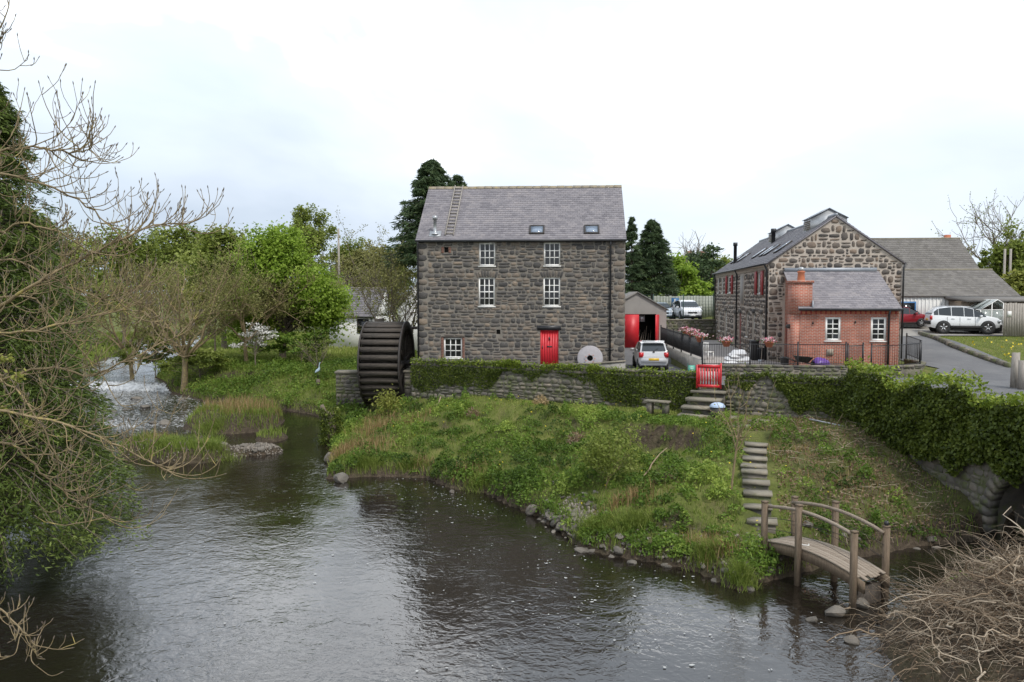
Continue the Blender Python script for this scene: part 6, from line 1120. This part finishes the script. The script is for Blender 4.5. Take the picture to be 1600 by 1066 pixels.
# leafy herbs in clumps
rg, x, y, rv, up_ = region(8200, -10, 13, 19.5, 44, 61)
cliff = sm(4.2, 5.0, x)*sm(7.0, 6.3, x)*sm(1.0, .4, abs(y-(30.9-.4*(x-5.5)))); lawnz = sm(3.0, 1.8, up_)*sm(-4, 0, x); steps_ = sm(.9, .6, abs(x-(7.0+(y-22.8)*.27)))*sm(21, 22, y)*sm(31, 30, y)
east = sm(7.8, 9.4, x)
den = (.25+1.3*tex(x, y, 1.6, 21))*(1-.9*lawnz)*(1-cliff*.9)*(1-steps_)*(1-.45*east)*(.6+.7*sm(1.6, .3, rv))*(up_ > .12); stones_z = np.exp(-((x-1.9)/1.3)**2-((y-25.6)/1.1)**2); den *= 1-.9*stones_z
k = (rv > .04) & (rng.random(len(x)) < den*.6); x, y, rv = x[k], y[k], rv[k]; zz_ = ground(x, y); hb = MB()
hs = .12+.62*tex(x, y, 1.2, 33)**1.4*rg.uniform(.6, 1.25, len(x)); big_ = .7+.7*tex(x, y, 2.6, 34)
for i in range(len(x)):
    nl = 62; rr_ = rg.uniform(.16, .34)*big_[i]; a_ = rg.uniform(0, 6.283, nl); f_ = np.sqrt(rg.random(nl)); d_ = np.stack([np.cos(a_)*f_, np.sin(a_)*f_, 0*f_], 1); q = d_*rr_; q[:, 2] = hs[i]*(1-.9*f_**2)*rg.uniform(.55, 1.08, nl)+.02; q += (x[i], y[i], zz_[i])
    hb.leaves(q, rg.uniform(.07, .15, nl), rg.uniform(.035, .075, nl), np.clip(-.05+.95*tex(x[i], y[i], 1.5, 40)+rg.normal(0, .1)+rg.normal(0, .13, nl), 0, 1), .5, D=np.array([0, 0, -.1])+d_*.8, rg=rg, nb=d_*.7)
tag(hb.build('bank_herbs', LM['nettle']), 'leafy green herbs and nettles covering the mill bank', 'ground cover', kind='stuff')
def blades(mb, x, y, h, w, lean, tone, rg, z=None):
    n = len(x); z = ground(x, y)-.02 if z is None else z; a = rg.uniform(0, 2*math.pi, n); s = np.stack([np.cos(a), np.sin(a), 0*a], 1)*np.asarray(w).reshape(-1, 1)/2; b = rg.uniform(0, 2*math.pi, n); l = np.stack([np.cos(b), np.sin(b), 0*b], 1)*(np.asarray(lean)*h).reshape(-1, 1)
    P = np.stack([x, y, z], 1); up1 = np.stack([0*x, 0*x, h*.6], 1); up2 = np.stack([0*x, 0*x, h*(1-.35*np.asarray(lean))], 1)
    V = np.stack([P-s, P+s, P+l*.35+up1+s*.7, P+l*.35+up1-s*.7, P+l+up2], 1).reshape(-1, 3); i = np.arange(n)[:, None]*5; b0 = mb.n
    mb.add(V, i+np.array([[0, 1, 2, 3]]), np.repeat(tone, 5)); mb.f.setdefault(3, []).append(i+np.array([[3, 2, 4]])+b0)
# lawn and bank grass
gb = MB(); rg, x, y, rv, up_ = region(150000, -10.5, 14.5, 19, 44, 62); lawnz = sm(3.2, 1.5, up_)*sm(-4, 0, x)*sm(11.5, 9, x); steps_ = (abs(x-(7.0+(y-22.8)*.27)) < .55) & (y > 22) & (y < 30)
cliff = sm(4.2, 5.0, x)*sm(7.0, 6.3, x)*sm(.8, .3, abs(y-(30.9-.4*(x-5.5)))); d_ = (.40+.6*tex(x, y, 1.1, 51)**2+.5*lawnz)*(1-.85*cliff)*(1-.5*sm(7.8, 9.6, x)*(1-lawnz)); k = (rv > .0) & (up_ > .1) & ~steps_ & (rg.random(len(x)) < d_); x, y, rv, lz = x[k], y[k], rv[k], lawnz[k]
h = (.10+.16*tex(x, y, .9, 52)*rg.uniform(.4, 1.5, len(x)))*(1-.35*lz)+.32*sm(.8, .1, rv)*rg.random(len(x)); blades(gb, x, y, h, rg.uniform(.012, .026, len(x)), rg.uniform(.1, .7, len(x)), np.clip(.18+.35*tex(x, y, 1.8, 53)+.34*lz+rg.normal(0, .15, len(x)), 0, 1), rg)
# islands, point and far left bank
rg, x, y, rv, up_ = region(130000, -34, -6.5, 31, 64, 63); z = ground(x, y); wl_ = wlevel(x, y); d_ = (.35+.8*tex(x, y, 1.6, 54))*np.where(rv > 0, 1, 1.1); k = (z > wl_+.10) & (rg.random(len(x)) < d_) & (up_ > 0); k &= ~((abs(x+6.9) < 1.4) & (abs(y-45.6) < 2.6)); k &= ~((x > -13) & (y < 39.5) & (rv < 0) & (y > 35)); x, y, z, rv = x[k], y[k], z[k], rv[k]
h = (.16+.26*tex(x, y, 1.3, 55))*rg.uniform(.5, 1.35, len(x))+.12*(rv < 0); blades(gb, x, y, h, rg.uniform(.02, .045, len(x)), rg.uniform(.1, .7, len(x)), np.clip(.22+.45*tex(x, y, 2.6, 56)+rg.normal(0, .14, len(x)), 0, 1), rg, z-.02)
# lawn at the right and meadows further off
rg, x, y, rv, up_ = region(42000, 25.3, 44, 38, 54, 64); k = (x > 25.9+.25*np.maximum(0, 47-y)*0) & (y < 51) & (x > np.interp(y, [38, 41.6, 43.6, 46.5, 50.5, 53.5], [26, 25.6, 25.4, 25.4, 25.9, 27])); x, y = x[k], y[k]; blades(gb, x, y, rg.uniform(.04, .12, len(x)), .03, rg.uniform(.1, .6, len(x)), np.clip(rg.normal(.62, .17, len(x)), 0, 1), rg)
rg, x, y, rv, up_ = region(60000, -60, -5.5, 60, 105, 65); k = (rv > 0); x, y = x[k], y[k]; blades(gb, x, y, rg.uniform(.2, .5, len(x)), .1, rg.uniform(.1, .7, len(x)), np.clip(.5*tex(x, y, 5, 57)+rg.normal(.25, .15, len(x)), 0, 1), rg)
tag(gb.build('grass', LM['grass']), 'rough grass on lawn, river banks and islets', 'grass', kind='stuff')
# herbs on the far left bank
hb = MB(); rg, x, y, rv, up_ = region(1500, -26, -6.5, 40, 60, 66); z = ground(x, y); k = (z > wlevel(x, y)+.25) & (rg.random(len(x)) < .2+1.0*tex(x, y, 2.4, 58)) & (up_ > .2) & ~((abs(x+6.9) < 1.5) & (abs(y-45.6) < 2.8)) & (rv > .2)
for xi, yi, zi in zip(x[k], y[k], z[k]):
    nl = 40; q = rg.normal(size=(nl, 3))*np.array([.26, .26, .0]); q[:, 2] = rg.uniform(.05, .55, nl)*np.exp(-(q[:, 0]**2+q[:, 1]**2)*4); q += (xi, yi, zi); hb.leaves(q, .16, .09, np.clip(.2+.5*tex(xi, yi, 2, 59)+rg.normal(0, .17, nl), 0, 1), .7, rg=rg)
tag(hb.build('far_bank_herbs', LM['nettle']), 'leafy herbs on the far bank left of the wheel', 'ground cover', kind='stuff')
# dead reeds and long tussocks
rb_ = MB(); tz = [(590, 700, 37, 1.1, .9, 380, .75), (560, 725, 34.3, 1.2, .8, 420, .7), (530, 720, 34.5, .5, .8, 200, .6), (640, 690, 37.6, .8, .6, 200, .55), (660, 730, 32.6, .5, .3, 110, .45), (390, 660, 44.5, 1.6, 1.6, 700, .8), (340, 655, 45.5, 1.0, 1.2, 300, .7), (240, 705, 37.4, .8, .8, 160, .6), (730, 745, 30.9, .7, .5, 160, .5), (1100, 860, 21.8, .5, .35, 240, .5), (985, 815, 24.3, .7, .35, 240, .55), (1130, 865, 21.2, .4, .35, 180, .5), (590, 665, 40.5, .7, .6, 220, .6), (1240, 700, 28, 1.2, 1.0, 200, .3), (1320, 740, 26, 1.4, 1.2, 240, .3), (1230, 680, 30.5, 1.2, .8, 160, .28)]
rg = np.random.default_rng(67)
for px_, py_, Y_, sx, sy, n_, hh in tz:
    p_ = wp(px_, py_, Y_); x = p_[0]+rg.normal(size=n_)*sx*.6; y = Y_+rg.normal(size=n_)*sy*.6; z = ground(x, y); k = z > wlevel(x, y)+.06; x, y, z = x[k], y[k], z[k]; blades(rb_, x, y, rg.uniform(.5, 1.2, len(x))*hh, rg.uniform(.012, .028, len(x)), rg.uniform(.05, .5, len(x)), np.clip(rg.normal(.5, .22, len(x)), 0, 1), rg, z-.02)
tag(rb_.build('dead_reeds', LM['reed']), 'tan dead reeds and old grass stems along the water', 'reeds', kind='stuff')
tz = [(1160, 905, 20.0, .32, .28, 700, .55, 'lush drooping tussock at the water edge left of footbridge'), (1110, 885, 21.3, .42, .3, 900, .55, 'broad green tussock just left of the smaller one by footbridge'), (930, 848, 23.6, .5, .35, 1000, .45, 'long green tussock at the water edge below the leafy sapling'), (985, 850, 23.3, .6, .35, 1000, .5, 'tussock right of the long one at the water edge'), (640, 738, 32.6, .5, .25, 700, .4, 'tussock at the tip of the river point'), (570, 742, 32.7, .7, .3, 900, .45, 'tussock behind the big rock on the point'), (330, 720, 35.6, 1.0, .5, 1100, .5, 'tussock on the near islet, right half'), (250, 720, 36, .8, .6, 900, .55, 'tussock on the near islet, left half'), (330, 680, 42.0, .8, .6, 900, .5, 'tussock at the left tip of the larger islet'), (750, 768, 30.0, .5, .35, 700, .45, 'tussock on the shore under the mill bank')]
for px_, py_, Y_, sx, sy, n_, hh, lab in tz:
    p_ = wp(px_, py_, Y_); x = rg.normal(size=n_)*sx*.5; y = rg.normal(size=n_)*sy*.5; z = np.maximum(ground(x+p_[0], y+Y_), wlevel(x+p_[0], y+Y_)-.05); t = MB(); blades(t, x, y, rg.uniform(.5, 1.15, n_)*hh, rg.uniform(.010, .02, n_), rg.uniform(.3, 1.1, n_), np.clip(rg.normal(.45, .2, n_), 0, 1), rg, z-.03); o = t.build('tussock', LM['grass']); o.location = (p_[0], Y_, 0); tag(o, lab, 'grass tussock', 'grass tussocks along the water')
# dandelions, daffodils
fl = MB(); rg, x, y, rv, up_ = region(260, -6, 10, 21, 40, 68); k = (rv > .5) & (up_ > .2); x, y = x[k], y[k]; q = np.stack([x, y, ground(x, y)+rg.uniform(.12, .3, len(x))], 1); fl.leaves(q, .06, .06, .5, 1.2, rg=rg); q2 = np.stack([rg.uniform(26, 30, 70), rg.uniform(42.5, 48, 70)], 1); q = np.column_stack([q2, ground(q2[:, 0], q2[:, 1])+rg.uniform(.15, .4, 70)]); fl.leaves(q, .13, .11, .5, .6, rg=rg)
tag(fl.build('yellow_flowers', leafmat('dandelion', (.6,.42,.02), (.72,.55,.04), (.75,.6,.1), .2)), 'scattered small yellow wild flowers in the grass', 'flowers', kind='stuff')
# dead bracken clumps
for k, (px_, py_, Y_, r_, h_, lab) in enumerate(((738, 640, 37.2, .42, .5, 'brown dead bracken clump below the wall ivy'), (902, 690, 31.5, .45, .6, 'brown dead bracken clump in the middle of the bank'), (845, 622, 37.5, .4, .45, 'pale straw clump at the foot of garden wall'), (1045, 760, 25.8, .5, .35, 'dead stems clump on the bank below the worn face'))):
    p_ = wp(px_, py_, Y_); t = thing('dead_bracken', lab, 'plant', (p_[0], Y_, gz(p_[0], Y_)-.03)); mb = MB(); n_ = 260; a_ = rg.uniform(0, 6.28, n_); f_ = np.sqrt(rg.random(n_)); d_ = np.stack([np.cos(a_)*f_, np.sin(a_)*f_, 0*a_], 1); q = d_*r_; q[:, 2] = h_*(1-.8*f_**2)*rg.uniform(.3, 1.05, n_); mb.leaves(q, rg.uniform(.1, .22, n_), rg.uniform(.02, .05, n_), np.clip(rg.normal(.5 if k != 2 else .85, .22, n_), 0, 1), .3, D=d_*.7+np.array([0, 0, -.3]), rg=rg); mb.build('fronds', LM['dead'] if k != 2 else LM['reed'], t)
    mb = MB()
    for i in range(26): d = rg.normal(size=3); d[2] = abs(d[2])*.9+.3; d /= np.linalg.norm(d); mb.tube([(0, 0, 0), d*h_*.7, d*h_*1.2+np.array([0, 0, -.12])], [.009, .007, .003], 3, False, rg.random())
    mb.build('stems', M['brush'], t)
# dead stalks on the eastern bank
ds = MB(); rg, x, y, rv, up_ = region(900, 7.6, 13.6, 20.5, 33, 69); k = (rv > .2) & (up_ > .15) & ~((abs(x-(7.0+(y-22.8)*.27)) < .6) & (y < 30)); x, y = x[k], y[k]; z = ground(x, y)
for xi, yi, zi in zip(x, y, z):
    d = rg.normal(size=3); d[2] = abs(d[2])*.35; d /= np.linalg.norm(d); L_ = rg.uniform(.25, .9); p = np.array([xi, yi, zi+.02]); ds.tube([p, p+d*L_*.5+rg.normal(size=3)*.03, p+d*L_+np.array([0, 0, -.05])], [.008, .006, .003], 3, False, rg.random())
n_ = 9000; x = rg.uniform(7.6, 13.8, n_); y = rg.uniform(20.5, 33, n_); k = (-sdist(RIVER, x, y) > .15) & (-sdist(UPPER, x, y) > .12) & ~((abs(x-(7.0+(y-22.8)*.27)) < .5) & (y < 30)) & (rg.random(n_) < .15+.9*tex(x, y, 1.2, 71)); x, y = x[k], y[k]
tag(ds.build('dead_stalks', M['brush']), 'dead stalks and litter lying on the bank right of steps', 'plant litter', kind='stuff'); dl = MB(); dl.leaves(np.stack([x, y, ground(x, y)+rg.uniform(.01, .12, len(x))], 1), .10, .06, np.clip(rg.normal(.5, .25, len(x)), 0, 1), .8, rg=rg); tag(dl.build('leaf_litter', LM['dead']), 'brown leaf litter on the bank right of steps', 'leaf litter', kind='stuff')
# mound of dead brush at lower right
bm = thing('brush_heap', 'tangled heap of pale dead brush at the lower right', 'brush heap', (10.3, 15.6, gz(10.3, 15.6))); Ob = np.array([10.3, 15.6, gz(10.3, 15.6)]); mb = MB(); rg = np.random.default_rng(72)
bx_ = 10.5+rg.normal(size=6200)*1.45; by_ = 15.4+rg.normal(size=6200)*1.45; bz_ = np.maximum(ground(bx_, by_), .1)
for x, y, zz0 in zip(bx_, by_, bz_):
    if x < 7.5 or y < 11 or y > 18.9: continue
    e = math.exp(-((x-10.8)/2.2)**2-((y-15.6)/2.0)**2); z = zz0+rg.uniform(.0, .75)*e+.05; a = rg.uniform(0, 6.28) if rg.random() < .8 else rg.normal(2.9, .6); L_ = rg.uniform(.3, 1.5); d = np.array([math.cos(a), math.sin(a)*.9, rg.normal()*.22+.08]); P = [np.array([x, y, z])-Ob]
    for s in range(6): d = d+rg.normal(size=3)*.34+np.array([0, 0, -.10]); d /= np.linalg.norm(d); P.append(P[-1]+d*L_/6)
    r0 = rg.choice([.003, .005, .008, .013, .022], p=[.36, .34, .2, .07, .03]); mb.tube(P, np.linspace(r0, r0*.4, 7), 4 if r0 > .01 else 3, False, rg.random())
mb.build('dead_stems', M['brush'], bm, True); n_ = 9000; q = rg.normal(size=(n_, 3))*np.array([1.2, 1.3, 0])+np.array([.2, -.1, 0]); zq = ground(q[:, 0]+Ob[0], q[:, 1]+Ob[1]); q[:, 2] = np.maximum(zq, .05)-Ob[2]+rg.uniform(.0, .55, n_)*np.exp(-(q[:, 0]/1.8)**2-(q[:, 1]/1.8)**2); k = (-sdist(RIVER, q[:, 0]+Ob[0], q[:, 1]+Ob[1]) > -.3); mb = MB(); mb.leaves(q[k], .07, .03, np.clip(rg.normal(.45, .25, k.sum()), 0, 1), .4, rg=rg); mb.build('dead_leaves', LM['dead'], bm)
q = np.array([.5, -.6, .6])+rg.normal(size=(700, 3))*np.array([.28, .3, .35]); q2 = np.array([1.6, .9, .6])+rg.normal(size=(500, 3))*np.array([.5, .3, .15]); mb = MB(); mb.leaves(np.vstack([q, q2]), .085, .06, np.clip(rg.normal(.5, .25, 1200), 0, 1), .4, rg=rg); mb.build('bramble_leaves', LM['mid'], bm)
# ------------------------------------------------------------ rocks and gravel
def rock_mesh(seed):
    rg = np.random.default_rng(seed); import bmesh; bm_ = bmesh.new(); bmesh.ops.create_icosphere(bm_, subdivisions=2, radius=1); ax = rg.normal(size=(13, 3)); ax /= np.linalg.norm(ax, axis=1, keepdims=True); ht = rg.uniform(.5, .85, 13)
    for v in bm_.verts:
        p = np.array(v.co)
        for a_, h_ in zip(ax, ht):
            s = p @ a_
            if s > h_: p = p-a_*(s-h_)*.9
        v.co = p+rg.normal(size=3)*.018
    me = bpy.data.meshes.new('rock'); bm_.to_mesh(me); bm_.free(); me.materials.append(M['rock']); return me
RM = [rock_mesh(s) for s in range(8)]
def rock(px_, py_, s, lab, k, group=None, z=None, name='rock'):
    u = (533-py_)/FPX; kk = (0.12-CAMZ)/(-SP+u*CP); Y_ = kk*(CP+u*SP); x_ = (px_-800)/FPX*kk; o = obj(name, RM[k % 8], None, (x_, Y_, (gz(x_, Y_) if z is None else z)+s[2]*.35)); o.scale = s; o.rotation_euler = (.1*k, .07*k, k*1.3); return tag(o, lab, 'rock', group)
rock(532, 748, (.42, .34, .26), 'big pale rock at the tip of river point', 0, z=.05); rock(516, 718, (.30, .3, .3), 'squared stone behind the big rock on point', 1, z=.1); rock(1305, 952, (.26, .30, .2), 'large tan rock by the footbridge end', 2, z=0); rock(1268, 962, (.14, .16, .1), 'small flat wet rock left of the tan rock', 3, z=-.02); rock(1330, 995, (.18, .16, .12), 'dark rock under the brush heap', 4, z=-.02); rock(1345, 940, (.22, .2, .16), 'dark rock right of the tan rock', 5, z=.0)
rock(865, 778, (.28, .22, .24), 'reddish brown stump like rock on the bank edge', 6, z=.5); rock(832, 800, (.25, .2, .2), 'squared grey rock in the stony shore', 7, z=.1); rock(706, 765, (.12, .1, .09), 'small pale rock at the waterline below the bank', 1, z=.02); rock(698, 752, (.1, .08, .08), 'smallest pale rock above the waterline one', 2, z=.05)
rg = np.random.default_rng(81); cnt = 0
for i in range(400):
    if cnt >= 80: break
    c = rg.choice(4, p=[.35, .3, .2, .15]); 
    if c == 0: x, y = 1.6+rg.normal()*.75, 25.2+rg.normal()*.9
    elif c == 1: t = rg.uniform(0, 1); j = 13+t*6; a, b = RIVER[int(j)], RIVER[int(j)+1]; x, y = a+(b-a)*(j % 1); x += rg.normal()*.25; y += .15+rg.normal()*.25
    elif c == 2: x, y = rg.uniform(8.2, 13), 0; y = 22.2+(x-8.2)*.28+rg.normal()*.4
    else: x, y = rg.uniform(-13, -11), rg.uniform(36.3, 38.6)
    z = gz(x, y)
    if z < -.15 or z > 1.3: continue
    s = rg.uniform(.07, .2); o = obj('rock', RM[i % 8], None, (x, y, max(z, -.03)+s*.15)); o.scale = (s*rg.uniform(.8, 1.4), s, s*rg.uniform(.5, .8)); o.rotation_euler = (rg.normal()*.2, rg.normal()*.2, rg.uniform(0, 6)); cnt += 1
    tag(o, ('loose grey stone on the stony shore below the leafy sapling', 'loose stone along the waterline left of the footbridge', 'loose dark stone beside the stream above the footbridge', 'loose stone on the gravel bar by the rapids')[c], 'rock', ('stony shore stones', 'waterline stones', 'stream stones', 'gravel bar stones')[c])
gv = MB(); n_ = 4200; c = rg.integers(0, 4, n_); x = np.select([c == 0, c == 1, c == 2], [1.6+rg.normal(size=n_)*.6, -11.7+rg.normal(size=n_)*.9, 4+rg.uniform(-3.5, 3, n_)], -14.5+rg.normal(size=n_)*2.2); y = np.select([c == 0, c == 1, c == 2], [25.0+rg.normal(size=n_)*.7, 37.4+rg.normal(size=n_)*.8, 21.8+rg.normal(size=n_)*.8], 37+rg.normal(size=n_)*1.2); z = ground(x, y); wl_ = wlevel(x, y); k = (z > wl_-.08) & (z < wl_+.7); x, y, z = x[k], y[k], z[k]
V0 = np.array([[1,0,0],[-1,0,0],[0,1,0],[0,-1,0],[0,0,1],[0,0,-1]], float); F0 = np.array([[0,2,4],[2,1,4],[1,3,4],[3,0,4],[2,0,5],[1,2,5],[3,1,5],[0,3,5]]); s = rg.uniform(.02, .075, (len(x), 1, 1))*rg.uniform(.6, 1.3, (len(x), 1, 3)); V = V0[None]*s*rg.uniform(.7, 1.3, (len(x), 6, 1))+np.stack([x, y, z+.01], 1)[:, None]
gv.add(V.reshape(-1, 3), (np.arange(len(x))[:, None, None]*6+F0[None]).reshape(-1, 3), np.repeat(rg.random(len(x)), 6)); tag(gv.build('shore_gravel', M['gravel']), 'gravel and pebbles along the shore and bars', 'gravel', kind='stuff')
# rocks breaking the rapids
for i in range(34):
    x, y = rg.uniform(-24, -15.5), rg.uniform(40, 57)
    if sdist(RIVER, np.array([x]), np.array([y]))[0] < .3: continue
    s = rg.uniform(.15, .42); o = obj('rapids_rock', RM[i % 8], None, (x, y, float(wlevel(np.array([x]), np.array([y]))[0])+s*.05)); o.scale = (s*1.3, s, s*.6); o.rotation_euler = (0, 0, i); tag(o, 'wet rock breaking the white water of the rapids', 'rock', 'rocks in the rapids')
# driftwood on the worn bank
for k, (a, b, lab) in enumerate((((1000, 752, 26.2), (1040, 700, 28), 'pale fallen branch on the worn bank face'), ((796, 782, 28.4), (804, 800, 27.6), 'pale stick poking from the shore stones'), ((690, 622, 39), (672, 648, 38), 'pale bare stick leaning below the wall ivy'))):
    A_, B_ = wp(*a), wp(*b); mb = MB(); t = np.linspace(0, 1, 7)[:, None]; mb.tube(A_*(1-t)+B_*t+rg.normal(size=(7, 3))*.04, np.linspace(.035, .015, 7), 6); tag(mb.build('fallen_branch', M['brush'], None, True), lab, 'branch')
